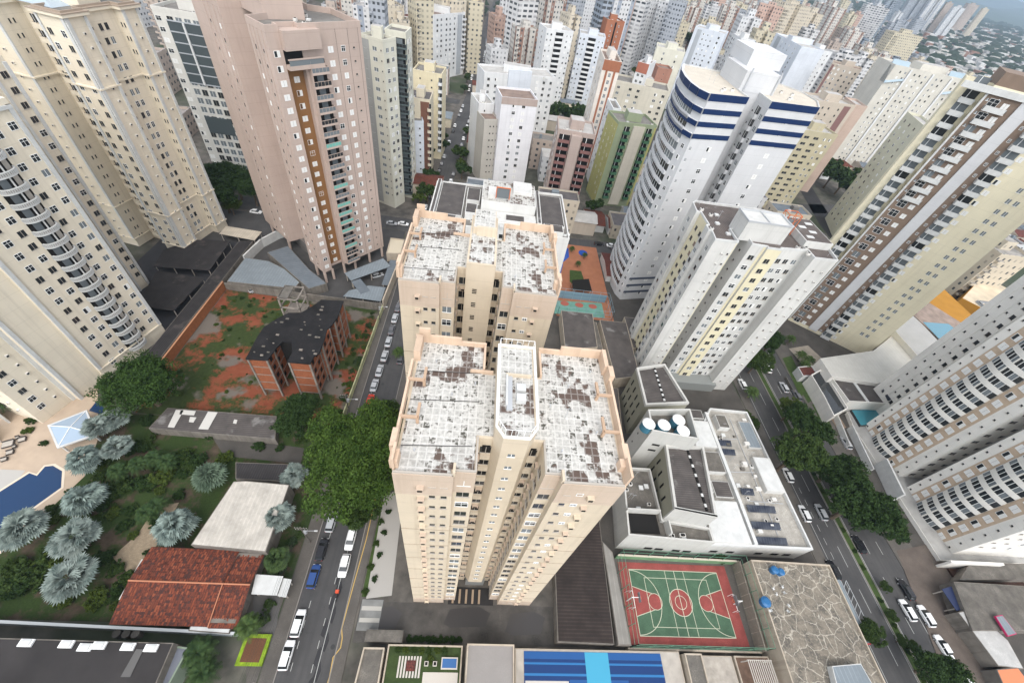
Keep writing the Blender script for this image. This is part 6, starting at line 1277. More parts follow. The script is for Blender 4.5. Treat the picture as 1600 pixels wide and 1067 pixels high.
mid('orange tower with a dark central slot beyond the tall white pair', (949, 33), (976, 37), 50, 14, C_['orange'], cols=[(.3, .8, 1.0, 'sill', ['sill', 'grey']), (.72, .8, 1.0, 'sill', ['sill', 'grey'])], extra=vstripe(0, .47, .56, M['dk'], .1, 'dark_slot'), roof=1)
mid('slender orange and white striped tower left of the green one', (944, 96), (971, 101), 51.6, 22, cw('whitewarm', (.68, .62, .55)), cols=[(.5, 1.1, 1.6, 'grey')], extra=multi(vstripe(0, .22, .34, C_['orange']), vstripe(0, .68, .8, C_['orange']), lambda t, l, z0, nf, p, sf: t.bar(0, 0, l, t.h - 3.5, t.h + .8, .15, C_['orange'], 'orange_crown')), side=dk(.2, .5, .8, w=1.0), roof=3)
mid('pink-brown tower with deep maroon balconies on both sides of a plain central strip', (872, 205), (930, 215), 37, 15, C_['taupe'], cols=[(.5, .4, .4, 'dark')], extra=multi(balcs(0, .2, 4.6, 1.6, cw('maroon', (.20, .10, .09)), M['dk']), balcs(0, .83, 4.6, 1.6, cw('maroon', (.20, .10, .09)), M['dk']), vstripe(0, .37, .64, C_['taupe'], 1.7, 'central_strip')), side=dk(.3, .7), roof=1, p=2.9)
GRN = cw('palegreen', (.26, .30, .19)); DG = cw('darkgreen', (.05, .13, .07)); YG = cw('yellowgreen', (.38, .36, .14))
mid('green and yellow tower with dark green balconies beside the white navy-banded one', (966, 194), (1026, 200), 38, 14, GRN, cols=[(.62, 1.0, 1.1, 'dark'), (.42, 1.0, .5, 'dark')], extra=multi(balcs(0, .25, 2.8, 1.5, DG, M['dk']), balcs(0, .83, 2.8, 1.5, DG, M['dk']), vstripe(0, .4, .7, cw('greigest', (.50, .46, .38)), .5, 'central_strip'), vstripe(0, .95, 1.0, YG), vstripe(-1, 0, 1, YG, .05)), side=dk(.25, .6, .85, w=.9), roof=0)
mid('cream block with ribbed bays just beyond the green and yellow tower', (962, 128), (1045, 146), 36, 16, cw('cream3', (.55, .51, .42)), cols=dk(.08, .3, .45, .78, .92, w=1.6), side=dk(.3, .7), roof=0)
mid('grey and white narrow building with one window column left of the green tower', (957, 172), (970, 174), 38, 14, C_['white'], cols=dk(.6), side=dk(.2, .5, .8), roof=0, pent=False)
mid('white building with a red-brown crown behind the cream block', (997, 99), (1014, 104), 46, 14, C_['white'], cols=dk(.3, .7), extra=lambda t, l, z0, nf, p, sf: t.bar(0, 0, l, t.h - 4, t.h + .8, .15, cw('rb', (.38, .14, .09)), 'crown'), side=dk(.3, .7), roof=3)
mid('beige tower with a dark round window under its roof, behind the cream block', (1026, 75), (1070, 85), 46, 15, C_['ivory'], cols=dk(.3, .75, w=1.0), side=dk(.3, .7), roof=1)
mid('red-brown ribbed block at the foot of the beige tower', (1028, 108), (1050, 112), 40, 10, cw('rb2', (.34, .17, .12)), cols=[(.5, .4, .5, 'dark')], roof=3, pent=False)
# white pair behind the navy-banded tower
for lb, a1, b1, a2, b2 in (('left', (1086, 44), (1133, 56), (1158, 62), (1180, 66)), ('right', (1212, 54), (1252, 75), (1277, 80), (1300, 84))):
    mid('white tower with scattered windows behind the navy-banded one, %s block' % lb, a1, b1, 54, 18, C_['cool'], cols=[(.35, 1.0, 1.0, 'dark', MIX), (.48, .6, .7, 'dark'), (.62, 1.0, 1.0, 'dark', MIX), (.84, 1.2, 1.2, 'dark', MIX)], extra=vstripe(0, .1, .25, C_['grey']), side=[(x, 1.0, 1.1, 'dark', MIX) for x in (.12, .32, .52, .72, .9)], roof=1, rel=None)
    mid('white tower with a window column behind the navy-banded one, %s side wing' % lb, a2, b2, 50, 18, C_['white'], cols=[(.2, .9, .9, 'dark', MIX), (.5, .5, .6, 'dark'), (.78, 1.2, 1.2, 'dark', MIX)], side=[(.15, 1.2, 1.4, 'dark'), (.35, 1.0, 1.2, 'dark', MIX), (.6, 1.2, 1.4, 'dark'), (.85, .8, 1.0, 'dark')], roof=1)
mid('olive-beige tower with rows of wide dark windows right of the navy-banded one', (1256, 206), (1308, 214), 40.4, 14, C_['olive'], cols=[(.17, 2.6, 1.1, 'dark'), (.45, 2.6, 1.1, 'dark'), (.7, 1.1, 1.1, 'dark', MIX), (.86, 1.1, 1.1, 'dark', MIX)], roof=1, p=3.0)
mid('beige and maroon tower with paired windows behind the olive-beige one', (1278, 160), (1336, 168), 48, 14, C_['beige'], cols=[(.2, .9, 1.0, 'dark'), (.36, .9, 1.0, 'dark'), (.62, .9, 1.0, 'dark')], extra=multi(vstripe(0, .72, .9, cw('maroon2', (.22, .12, .11))),), side=dk(.5), roof=1)
mid('narrow pinkish-beige slab tower edge-on right of the olive-beige one', (1335, 166), (1354, 170), 48, 14, cw('pinkbeige', (.50, .38, .31)), cols=[], roof=1, pent=False)
mid('beige stepped tower with maroon window strips, upper middle right', (1300, 100), (1345, 112), 50, 14, C_['beige'], cols=dk(.15, .3, .5, .7, .88, w=1.0), extra=vstripe(0, .02, .1, cw('maroon2', (.22, .12, .11))), side=dk(.3, .7), roof=3)
QW = cw('qwall', (.58, .55, .48)); GLR = plain('blue_roof_glass', (.26, .34, .39), .25)
def qx(t, l, z0, nf, p, sf):
    for u0, u1 in ((.0, .2), (.68, .86)):
        a, e, n_, L_ = t.fr(0); ang = math.atan2(e.y, e.x); b = MB(); u0 *= l; u1 *= l; h = t.h
        b.face([(u0, -.9, h - 9), (u1, -.9, h - 6), (u1, 6, h + 3), (u0, 6, h + 3)], GLR); b.face([(u0, -.9, h - 9), (u0, 6, h + 3), (u0, 6, h - 9)], GLR); b.face([(u1, -.9, h - 6), (u1, 6, h - 9), (u1, 6, h + 3)], GLR)
        o = b.build('glass_slope', t.o); o.location = (a.x, a.y, 0); o.rotation_euler = (0, 0, ang)
    for u in (.2, .46, .68, .86): t.bar(0, u * l - .5, u * l + .5, 0, t.h, 1.0, C_['white'], 'white_rib')
mid('wide pale tower with sloping blue-grey glass at its top, beyond the brown and white one', (1398, 104), (1530, 132), 60.4, 24, QW, cols=[(x, .9, 1.1, 'dark', MIX) for x in (.1, .16, .27, .33, .4, .53, .59, .75, .8, .93)], extra=qx, roof=1)
mid('slim cream tower with one column of small dark windows before the wide pale one', (1446, 204), (1470, 210), 55, 26, cw('creamgreen', (.56, .54, .42)), cols=[(.5, .5, .5, 'dark')], side=[(x, 1.1, 1.1, 'dark', MIX) for x in (.15, .4, .65, .9)], roof=1, pent=False)
reserve(172, 262, 165, 262)
# second rank, reaching the top of the view
FM = {}
def fm(n, *a, **k):
    if n not in FM: FM[n] = facade('far_' + n, *a, **k)
    return FM[n]
far_styles = [
 ('white', fm('white', (.62, .62, .62), (.42, .41, .40)), 'white', 'small windows'), ('cream', fm('cream', (.58, .51, .40), (.35, .33, .30), wx=(.3, .62)), 'cream', 'small windows'),
 ('bal', fm('bal', (.60, .59, .58), (.4, .38, .36), bay=5, wx=(.12, .8), wz=(.35, .8)), 'white', 'dark balcony rows'), ('brown', fm('brown', (.46, .38, .32), (.3, .27, .25), bay=3.2), 'taupe', 'small windows'),
 ('pink', fm('pink', (.52, .36, .29), (.36, .3, .27)), 'pinkish', 'small windows'), ('grey', fm('grey', (.36, .38, .41), (.3, .3, .3), bay=2.4, wx=(.2, .75)), 'grey', 'close-set windows'),
 ('strip', fm('strip', (.58, .55, .50), (.4, .37, .33), wall2=(.28, .17, .13)), 'beige', 'brown vertical strips'), ('strip2', fm('strip2', (.64, .63, .62), (.42, .4, .38), wall2=(.30, .33, .38), bay=3.4), 'white', 'grey vertical strips'),
 ('yellow', fm('yellow', (.56, .50, .37), (.36, .32, .28), bay=3.4), 'yellowish', 'small windows'), ('blue', fm('blue', (.30, .34, .39), (.3, .31, .33), bay=4, wx=(.1, .9), wz=(.3, .85)), 'blue-grey', 'window ribbons')]
FARN = []
def far(cx, cy, w, d, h, st, rot, label=None, shape=0, pent=True):
    m = far_styles[st][1]; x, y = w / 2, d / 2
    if shape == 0: P = [(-x, -y), (x, -y), (x, y), (-x, y)]
    elif shape == 1: P = [(-x, -y), (-x*.2, -y), (-x*.2, -y*.4), (x*.2, -y*.4), (x*.2, -y), (x, -y), (x, y), (-x, y)]
    else: P = [(-x, -y*.6), (-x*.5, -y*.6), (-x*.5, -y), (x*.5, -y), (x*.5, -y*.6), (x, -y*.6), (x, y), (-x, y)]
    o = thing('high_rise', label or '', 'high-rise', (cx, cy, 0), rot); o['_st'] = st
    b = MB(); b.prism(P, 0, h, m); b.build('body', o); b = MB(); ring(b, P, .4, h - .02, h + 1.1, m, out=.15); b.build('parapet', o)
    b = MB(); b.box(-w*.16, w*.16, -d*.18, d*.22, h, h + R_.uniform(3, 7), m); b.build('penthouse', o)
    if R_.random() < .5: b = MB(); [b.box(-x*.9, -x*.55, -y - 1.3, -y + .1, 3 + k*3, 4.1 + k*3, m) for k in range(int(h / 3) - 1)]; b.build('balcony_stack', o)
    reserve(cx - w*.7, cx + w*.7, cy - d*.7, cy + d*.7)
    if not label: FARN.append((o, cx, cy, h))
    return o
def farpx(label, TL, TR, h, d, st, shape=0, rot=None):
    a, c = Vector(at(*TL, h)), Vector(at(*TR, h)); e = (c - a); l = e.length; ang = math.atan2(e.y, e.x); n = Vector((-e.y, e.x)).normalized(); m_ = (a + c) / 2 + n * d / 2
    return far(m_.x, m_.y, l, d, h, st, ang, label, shape)
for L_ in (
 ('cream-yellow tower at the top edge beyond the market shed', (650, 0), (678, 2), 46, 14, 8), ('grey tower left of the grey and white tiled one', (575, 2), (600, 6), 50, 14, 5),
 ('cream stepped block beyond the pale green-cream tower', (596, 12), (634, 14), 40, 14, 1, 2), ('cream block with a dark roof above the market shed', (612, 34), (640, 37), 34, 12, 1),
 ('ivory block at the top edge with dark window ribbons', (694, 3), (732, 6), 44, 16, 1, 2), ('pale yellow tower by the straight street near the top edge', (733, 5), (756, 8), 44, 14, 8),
 ('salmon block with a blank street wall near the top edge', (774, 28), (795, 30), 36, 14, 4), ('cream and brown balcony building right of the salmon block', (796, 34), (811, 36), 34, 12, 3),
 ('maroon and pink tower left of the tall white pair', (808, 46), (842, 50), 38, 13, 6, 1), ('white tower with dark bands at the top edge', (812, 2), (842, 4), 52, 14, 2), ('white stepped house block by the straight street, beyond the wide white one', (768, 78), (794, 80), 24, 12, 0),
 ('tan tower with vertical stripes at the top edge', (858, 4), (885, 6), 52, 14, 6), ('beige tower between the tall white pair, farther away', (890, 28), (908, 30), 50, 14, 1, 1), ('navy sided tower near the top edge', (944, 0), (957, 2), 60, 14, 9),
 ('grey-white tower with paired window strips near the top edge', (962, 0), (992, 3), 58, 15, 7), ('brown and white balcony tower near the top edge', (994, 2), (1010, 6), 56, 14, 2), ('pale tower of small squares near the top edge', (1012, 4), (1030, 6), 54, 14, 0),
 ('white blank-sided slab near the top edge', (1030, 3), (1050, 8), 56, 20, 0), ('dark grey slab tower near the top edge', (1046, 2), (1072, 8), 60, 22, 5), ('brown and cream tower right of the dark grey slab', (1074, 12), (1096, 16), 44, 14, 6, 1),
 ('yellow house block with red roofs beyond the white pair', (1098, 34), (1128, 40), 40, 14, 8, 2), ('white tower with a grey recess between the white pair', (1160, 28), (1190, 34), 56, 16, 0, 1),
 ('pinkish tower with paired dots, upper right of the white pair', (1188, 8), (1224, 16), 62, 16, 4, 1), ('cream tower with grey bays, upper middle right', (1226, 8), (1268, 14), 64, 18, 1, 1), ('beige block with balconies, upper middle right', (1272, 4), (1306, 14), 62, 18, 6),
 ('slender white tower leaning out alone near the top right', (1360, 10), (1386, 16), 64, 26, 2), ('yellow tower with rows of balconies near the top right', (1398, 52), (1442, 60), 48, 18, 8)):
    farpx(*L_)
for lb, px_, py_, wp, h, st, sh in (('grey-blue tower at the top edge, first of the far cluster', 1384, 38, 13, 62, 9, 0), ('grey striped tower at the top edge, second of the far cluster', 1407, 46, 21, 84, 5, 1), ('pale striped tower at the top edge, third of the far cluster', 1432, 52, 19, 86, 7, 1),
 ('purple-grey tower of the far cluster at the top edge', 1450, 56, 9, 82, 3, 0), ('whitish tower with a grey slot right of the far cluster', 1466, 61, 15, 77, 0, 1), ('rightmost tall grey-mauve tower against the hills', 1492, 50, 15, 88, 3, 0), ('pale cream tower beside the rightmost grey-mauve one', 1507, 60, 9, 84, 1, 0), ('blue-grey twin beside the slender white tower', 1358, 62, 14, 72, 9, 1)):
    a_ = at(px_, py_); D_ = sum(CR[i][2] * q for i, q in enumerate((a_[0], a_[1], -CH))); w = wp * D_ / FPX; far(a_[0], a_[1] + w * .3, w, w * .6, h, st, -.3, lb, sh)
# everything farther: scattered towers
tries = 0
while len(FARN) < 238 and tries < 24000:
    tries += 1
    r = R_.uniform(250, 1500) if R_.random() < .75 else R_.uniform(700, 2400); a = math.radians(R_.uniform(-42, 62)); x, y = math.sin(a) * r, math.cos(a) * r
    w, d = R_.uniform(14, 26), R_.uniform(13, 20); h = R_.choice([27, 33, 40, 45, 51, 57]) if r > 330 else R_.choice([9, 12, 18, 24, 27])
    if a > math.radians(38) and r > 420: h = R_.choice([9, 12, 15, 24]) if R_.random() < .6 else h
    px_, py_ = proj(x, y, h); qx_, qy_ = proj(x, y, 0)
    if not (130 < px_ < 1640 and qy_ > -30): continue
    if px_ > 1440 and py_ < 110: continue
    if any(x0 - w*.6 < x < x1 + w*.6 and y0 - d*.6 < y < y1 + d*.6 for x0, x1, y0, y1 in FOOT): continue
    rx = -19 if y < 400 else -14
    if abs(x - rx) < 8 + w / 2 or abs(y - 310) < 6 + d/2 or abs(y - 471) < 6 + d/2 or abs(x - (99 + max(0, y - 150) * .045)) < 12 + w/2: continue
    if h > 80: continue
    far(x, y, w, d, h, R_.randrange(10), R_.choice([0, 0, 0, .1, -.15]), None, R_.randrange(3))
ORD = ['first', 'second', 'third', 'fourth', 'fifth', 'sixth', 'seventh', 'eighth', 'ninth', 'tenth', 'eleventh', 'twelfth', 'thirteenth', 'fourteenth', 'fifteenth', 'sixteenth', 'seventeenth', 'eighteenth', 'nineteenth', 'twentieth']
FARN.sort(key=lambda q: math.hypot(q[1], q[2]))
for bi in range(0, len(FARN), 12):
    band = sorted(FARN[bi:bi + 12], key=lambda q: proj(q[1], q[2], q[3])[0]); bn = ORD[bi // 12] if bi // 12 < 20 else 'last'
    for k, (o, x, y, h) in enumerate(band):
        st = far_styles[o['_st']]; o['label'] = '%s high-rise with %s, %s from the left in the %s far rank' % (st[2], st[3], ORD[k], bn); o['group'] = 'scattered far high-rises'
for o in list(COL.objects):
    if '_st' in o: del o['_st']
    if '_c' in o: del o['_c']
# ---------------------------------------------------------------- mid-height flat-roofed blocks between the towers
nb = 0; tries = 0
while nb < 95 and tries < 9000:
    tries += 1; r = R_.uniform(150, 520); a = math.radians(R_.uniform(-34, 60)); x, y = math.sin(a) * r, math.cos(a) * r; w, d, h = R_.uniform(9, 18), R_.uniform(8, 15), R_.choice([6, 6, 9, 9, 12, 15])
    px_, py_ = proj(x, y, h)
    if not (300 < px_ < 1620 and -10 < py_ < 400) or any(x0 - w*.5 < x < x1 + w*.5 and y0 - d*.5 < y < y1 + d*.5 for x0, x1, y0, y1 in FOOT): continue
    if abs(x + 20) < 7 + w/2 or abs(x - (99 + max(0, y - 150) * .045)) < 11 + w/2 or abs(y - 310) < 6 + d/2 or abs(y - 471) < 6 + d/2 or abs(y - 150.5) < 6 + d/2: continue
    st = far_styles[R_.choice([0, 1, 1, 3, 6, 7, 0])]; o = thing('low_building', 'low %s flat-roofed block between the mid-distance towers' % st[2], 'building', (x, y, 0), 0, 'low %s blocks between the towers' % st[2])
    b = MB(); b.box(-w/2, w/2, -d/2, d/2, 0, h, st[1]); b.build('body', o); rm = R_.choice([RFS[0], RFS[2], DROOF, RFS[1], CORR2, RFS[3]])
    b = MB(); b.box(-w/2 + .3, w/2 - .3, -d/2 + .3, d/2 - .3, h, h + .06, rm, skip='b'); b.build('roof', o); b = MB(); ring(b, [(-w/2, -d/2), (w/2, -d/2), (w/2, d/2), (-w/2, d/2)], .25, h - .02, h + .8, st[1], out=.03); b.build('parapet', o)
    for k in range(R_.randrange(1, 4)): xx, yy = R_.uniform(-w*.35, w*.35), R_.uniform(-d*.35, d*.35); b = MB(); q = R_.uniform(.6, 1.6); b.box(xx - q, xx + q, yy - q*.8, yy + q*.8, h + .06, h + R_.uniform(.7, 2.4), R_.choice([M['white'], RFS[0], CORR])); b.build('roof_unit', o)
    reserve(x - w*.5, x + w*.5, y - d*.5, y + d*.5); nb += 1
# ---------------------------------------------------------------- market shed, low houses
gable('market_hall', 'big white gabled market roof near the top of the view', *(lambda a, c: (a[0], c[0], a[1], a[1] + 30))(at(640, 38, 9), at(680, 42, 9)), 9, 5, cw('marketwall', (.2, .15, .12)), WHITE)
HR = [TILE, TILE, CORR, DROOF, TILE2, RFS[1], CORR2]; HN = ['orange tile', 'orange tile', 'grey metal', 'dark sheet', 'dark tile', 'pale', 'grey metal']
HP_ = []
for k in range(7):
    for s_ in range(3):
        w = (8, 11, 14)[s_]; o = gable('house', '', -w/2, w/2, -w*.35, w*.35, 4.2 + s_, 1.6, [C_['white'], C_['cream'], C_['beige']][s_], HR[k], hip=bool(s_ % 2)); HP_.append((o, k, w))
used = set(); nh = 0; tries = 0
def free(x, y, m=6):
    if any(x0 - m < x < x1 + m and y0 - m < y < y1 + m for x0, x1, y0, y1 in FOOT): return False
    if abs(x + 19.5 + (0 if y < 150 else -1.5)) < 6 + m * .7: return False
    if abs(x - (99 + max(0, y - 150) * .045)) < 11 + m or abs(y - 310) < 6 + m or abs(y - 471) < 6 + m or abs(y - 150.5) < 5 + m: return False
    return True
while nh < 290 and tries < 20000:
    tries += 1; r = R_.uniform(140, 560) ; a = math.radians(R_.uniform(-30, 60)); x, y = math.sin(a) * r, math.cos(a) * r
    px_, py_ = proj(x, y, 4)
    if not (300 < px_ < 1620 and -10 < py_ < 420) or not free(x, y, 3): continue
    i = R_.randrange(len(HP_)); o, k, w = HP_[i]
    if i in used: o = copy_tree(o)
    used.add(i); o.location = (x, y, 0); o.rotation_euler = (0, 0, R_.choice([0, 0, math.pi/2, .05])); o['label'] = 'small low house with a %s roof among the mid-distance towers' % HN[k]; o['group'] = 'low %s-roofed houses between the towers' % HN[k]
    reserve(x - w*.4, x + w*.4, y - w*.4, y + w*.4); nh += 1
for i, (o, k, w) in enumerate(HP_):
    if i not in used:
        for ch in list(o.children): bpy.data.objects.remove(ch)
        bpy.data.objects.remove(o)
# the far low city: one mass of roofs and trees
b = MB(); FR = [plain('far_roof_white', (.55, .54, .52), .9), plain('far_roof_grey', (.34, .33, .32), .9), plain('far_roof_orange', (.26, .15, .11), .9), plain('far_wall', (.48, .46, .42), .9)]
for k in range(9000):
    r = 560 + 4200 * R_.random() ** 1.25; a = math.radians(R_.uniform(-5, 68)); x, y = math.sin(a) * r, math.cos(a) * r; px_, py_ = proj(x, y, 3)
    if not (500 < px_ < 1640 and -30 < py_ < 330) : continue
    if r < 1500 and not free(x, y, 8): continue
    s_ = R_.uniform(5, 13) * (1 + r / 3000); q = R_.uniform(5, 11) * (1 + r / 3000); h = R_.uniform(3.5, 8) * (1 + r / 5000); b.box(-s_/2, s_/2, -q/2, q/2, 0, h, R_.choice(FR + FR[:2] + FR[3:]), rz=R_.uniform(-.3, .3), o=(x, y, 0), skip='bk')
tag(b.build('distant_houses'), 'mass of tiny distant houses spreading to the hills at the upper right', 'houses', kind='stuff')
# hills
def hill(name, dist, hgt, seed, m, a0=20, a1=80):
    b = MB(); N = 90; rr = random.Random(seed); ph = [rr.uniform(0, 6.28) for _ in range(8)]; rows = []
    for j, (dd, k) in enumerate(((0, 0), (900, .35), (2200, .8), (3200, 1), (4500, .8), (7000, 0))):
        row = []
        for i in range(N + 1):
            a = math.radians(a0 + (a1 - a0) * i / N); s_ = .62 + sum(math.sin(i * (.11 + .13 * q) + ph[q] + j * .3 * q) * (.16 / (1 + q * .7)) for q in range(8)); r = dist + dd
            row.append((math.sin(a) * r, math.cos(a) * r, hgt * k * max(.1, s_) - 1))
        rows.append(row)
    for j in range(5):
        for i in range(N): b.face([rows[j][i], rows[j][i + 1], rows[j + 1][i + 1], rows[j + 1][i]][::-1], m)
    struct(name, b)
HM = mat('hill_forest', (.05, .075, .04), .95, .4, .004)
hill('hills', 6500, 250, 3, HM); hill('hills', 11000, 620, 8, HM, 10, 85)
# ================================================================ VEGETATION
def leafm(name, c, c2):
    m, nt, b, v = base(name, .8, .15); g = _n(nt, 'ShaderNodeNewGeometry')
    o = _mix(nt, _math(nt, 'ADD', _math(nt, 'MULTIPLY', g.outputs['Random Per Island'], .4), _math(nt, 'MULTIPLY', _ramp(nt, _noise(nt, v, .9, 3), .35, .68), .65)), c, c2); nt.links.new(o, b.inputs['Base Color']); return m
LF = [leafm('leaf_mid', (.014, .032, .007), (.055, .085, .020)), leafm('leaf_dark', (.010, .025, .006), (.038, .068, .017)), leafm('leaf_bright', (.022, .042, .006), (.085, .115, .022))]
BARK = mat('bark', (.12, .09, .065), .95, .3, 2)
def tree_meshes(seed, leaf, rad=5.0, hh=3.6, n=170, per=62, ls=.42, trunk=4.0, blobs_n=14, sp=.62, bs=1.0):
    rr = random.Random(seed); b = MB(); m = leaf; V = b.v; F = b.f; blobs = []
    for i in range(blobs_n):
        a = rr.uniform(0, 6.28); q = rad * sp * math.sqrt(rr.random()); blobs.append((math.cos(a) * q, math.sin(a) * q, rr.uniform(-.1, .55) * hh, rr.uniform(.34, .52) * rad * bs))
    for i in range(n):
        bx, by, bz, br = rr.choice(blobs); u = rr.uniform(-.25, 1); a = rr.uniform(0, 6.28); s_ = math.sqrt(max(0, 1 - u * u)); d = rr.uniform(.82, 1.04)
        cx, cy, cz = bx + math.cos(a) * s_ * br * d, by + math.sin(a) * s_ * br * d, bz + u * br * .72 * d; cr = rr.uniform(.5, .95) * rad * .16
        for k in range(per):
            p = Vector((rr.gauss(0, 1), rr.gauss(0, 1), rr.gauss(0, .7))); p = p * (cr / max(.6, p.length) * rr.uniform(.4, 1.1)); c = Vector((cx, cy, cz + trunk + hh * .35)) + p
            nrm = (Vector((rr.uniform(-1, 1), rr.uniform(-1, 1), rr.uniform(.1, 1.3))) + p * .5).normalized(); t1 = nrm.orthogonal().normalized(); t1 = (Matrix.Rotation(rr.uniform(0, 6.28), 3, nrm) @ t1); t2 = nrm.cross(t1); l = ls * rr.uniform(.6, 1.2)
            j = len(V); V += [tuple(c - t1 * l), tuple(c + t2 * l * .5), tuple(c + t1 * l), tuple(c - t2 * l * .5)]; F.append((j, j + 1, j + 2, j + 3)); b.m.append(b.mi(m))
    crown = b.mesh('crown'); b = MB(); b.tube((0, 0, 0), (0, 0, trunk), rad * .07, rad * .05, BARK, 8)
    for bx, by, bz, br in blobs[:8]: b.tube((0, 0, trunk * .8), (bx, by, bz + trunk + hh * .25), rad * .035, rad * .012, BARK, 5)
    return crown, b.mesh('trunk')
TP = [tree_meshes(1, LF[0], n=300, per=60, ls=.23), tree_meshes(2, LF[1], n=300, per=60, ls=.23), tree_meshes(3, LF[2], n=280, per=60, ls=.23), tree_meshes(4, LF[0], rad=5, hh=4.4, n=300, per=60, ls=.23), tree_meshes(5, LF[1], n=320, per=60, ls=.23)]
TPS = [tree_meshes(11, LF[0], n=60, per=34, ls=.75), tree_meshes(12, LF[1], n=60, per=34, ls=.75), tree_meshes(13, LF[2], n=60, per=34, ls=.75)]
def tree(label, x, y, rad, k=0, zs=1.0, group=None, rz=None, small=False, z=0, name='tree'):
    s_ = rad / 5.0; o = thing(name, label, 'tree', (x, y, z), R_.uniform(0, 6.28) if rz is None else rz, group); cr, tr = (TPS if small else TP)[k]
    link('crown', cr, o, scale=(s_, s_, s_ * zs)); link('trunk', tr, o, scale=(s_, s_, s_ * zs)); return o
x, y = at(226, 606, 7); LFR = leafm('leaf_round', (.012, .030, .006), (.045, .085, .016)); T_ = tree_meshes(22, LFR, rad=5, n=620, per=55, ls=.16, blobs_n=18, sp=.5); o = thing('tree', 'big round dark green tree between the pool deck and the vacant lot', 'tree', (x, y, 0)); link('crown', T_[0], o, scale=(1.72, 1.72, 1.45)); link('trunk', T_[1], o, scale=(1.9, 1.9, 1.5))
x, y = at(566, 722, 9); BIG = (x, y)
BT_ = tree_meshes(21, leafm('leaf_big', (.014, .036, .004), (.075, .125, .022)), rad=5, n=1000, per=52, ls=.14, blobs_n=26, sp=.75, bs=.72); s_ = 2.2; o = thing('tree', 'largest bright green tree overhanging the left street beside the nearest tower', 'tree', (x - 1, y, 0)); link('crown', BT_[0], o, scale=(s_, s_ * 1.2, s_ * .85)); link('trunk', BT_[1], o, scale=(s_, s_, s_ * .85))
x, y = at(470, 655, 5); tree('dark round tree at the foot of the unfinished brick building', x, y, 5.6, 1)
x, y = at(600, 668, 6); tree('mid green tree over the street kerb, touching the nearest tower', x, y, 6.2, 0)
x, y = at(565, 795, 5); tree('lower mid green tree over the street in front of the largest one', x, y, 4.6, 0)
x, y = at(1262, 665, 7); tree('dark green tree beyond the rounded grey-green one on the avenue', x, y, 6.5, 1)
x, y = at(1240, 715, 8); tree('rounded grey-green tree over the avenue median', x, y, 7.2, 3)
x, y = at(1305, 735, 7); tree('dark green avenue tree right of the rounded grey-green one', x, y, 6.5, 1)
x, y = at(1335, 790, 8); tree('wide dark tree at the lower end of the avenue tree row', x, y, 8.0, 4)
x, y = at(1378, 810, 6); tree('dark tree touching the white podium by the avenue', x, y, 5.5, 1)
x, y = at(1240, 640, 6); tree('bright lime tree at the upper end of the avenue tree row', x, y, 4.4, 2)
x, y = at(1185, 565, 6); tree('mid green tree behind the stained white tower on the avenue', x, y, 5.2, 0); x, y = at(1205, 535, 6); tree('dark green tree next up the avenue behind the stained white tower', x, y, 5.2, 1)
x, y = at(1355, 990, 3); tree('small thin-leaved tree beside the white awning', x, y, 2.8, 0, 1.2); x, y = at(1470, 1045, 6); tree('dark round tree at the bottom of the avenue', x, y, 4.8, 1)
for k, (px_, py_) in enumerate(((1385, 915), (1412, 1000), (1430, 1010), (1395, 960))): x, y = at(px_, py_, 2); tree('small sapling on the avenue median, %s from the top' % ORD[k], x, y, 1.4, 0, group='median saplings')
for k, (px_, py_) in enumerate(((370, 290), (350, 310), (395, 300), (345, 280))): x, y = at(px_, py_, 6); tree('dark green tree below the white tower with the glazed bay, %s of the clump' % ORD[k], x, y, 7, 1, group='clump of dark trees behind the left towers')
x, y = at(362, 325, 3); tree('yellow-green tree in the garden behind the cream canopy', x, y, 3.6, 2)
for k, (px_, py_) in enumerate(((665, 240), (672, 275), (668, 300), (690, 225), (720, 240), (722, 265))): x, y = at(px_, py_, 5); tree('green street tree by the straight street, %s of six' % ORD[k], x, y, 4.6, k % 2, small=True, group='trees by the straight street')
for k, (px_, py_) in enumerate(((885, 180), (905, 178), (870, 175))): x, y = at(px_, py_, 8); tree('dark tree at the foot of the tall white pair, %s of three' % ORD[k], x, y, 8, 1, small=True)
for k, (px_, py_) in enumerate(((1300, 275), (1318, 285), (1330, 300), (1290, 262))): x, y = at(px_, py_, 8); tree('dark tree beyond the olive-beige tower, %s of four' % ORD[k], x, y, 9, 1, small=True, group='trees beyond the olive-beige tower')
for k, (px_, py_) in enumerate(((1065, 62), (1075, 72), (1340, 75), (1365, 85))): x, y = at(px_, py_, 9); tree('far dark tree clump among the towers, %s of four' % ORD[k], x, y, 14, 1, small=True)
for k in range(230):
    r = R_.uniform(150, 800); a = math.radians(R_.uniform(-28, 60)); x, y = math.sin(a) * r, math.cos(a) * r
    if 300 < proj(x, y, 3)[0] < 1600 and free(x, y, 2): tree('green tree scattered between the mid-distance buildings', x, y, R_.uniform(3.5, 6), R_.randrange(3), small=True, group='scattered mid-distance trees')
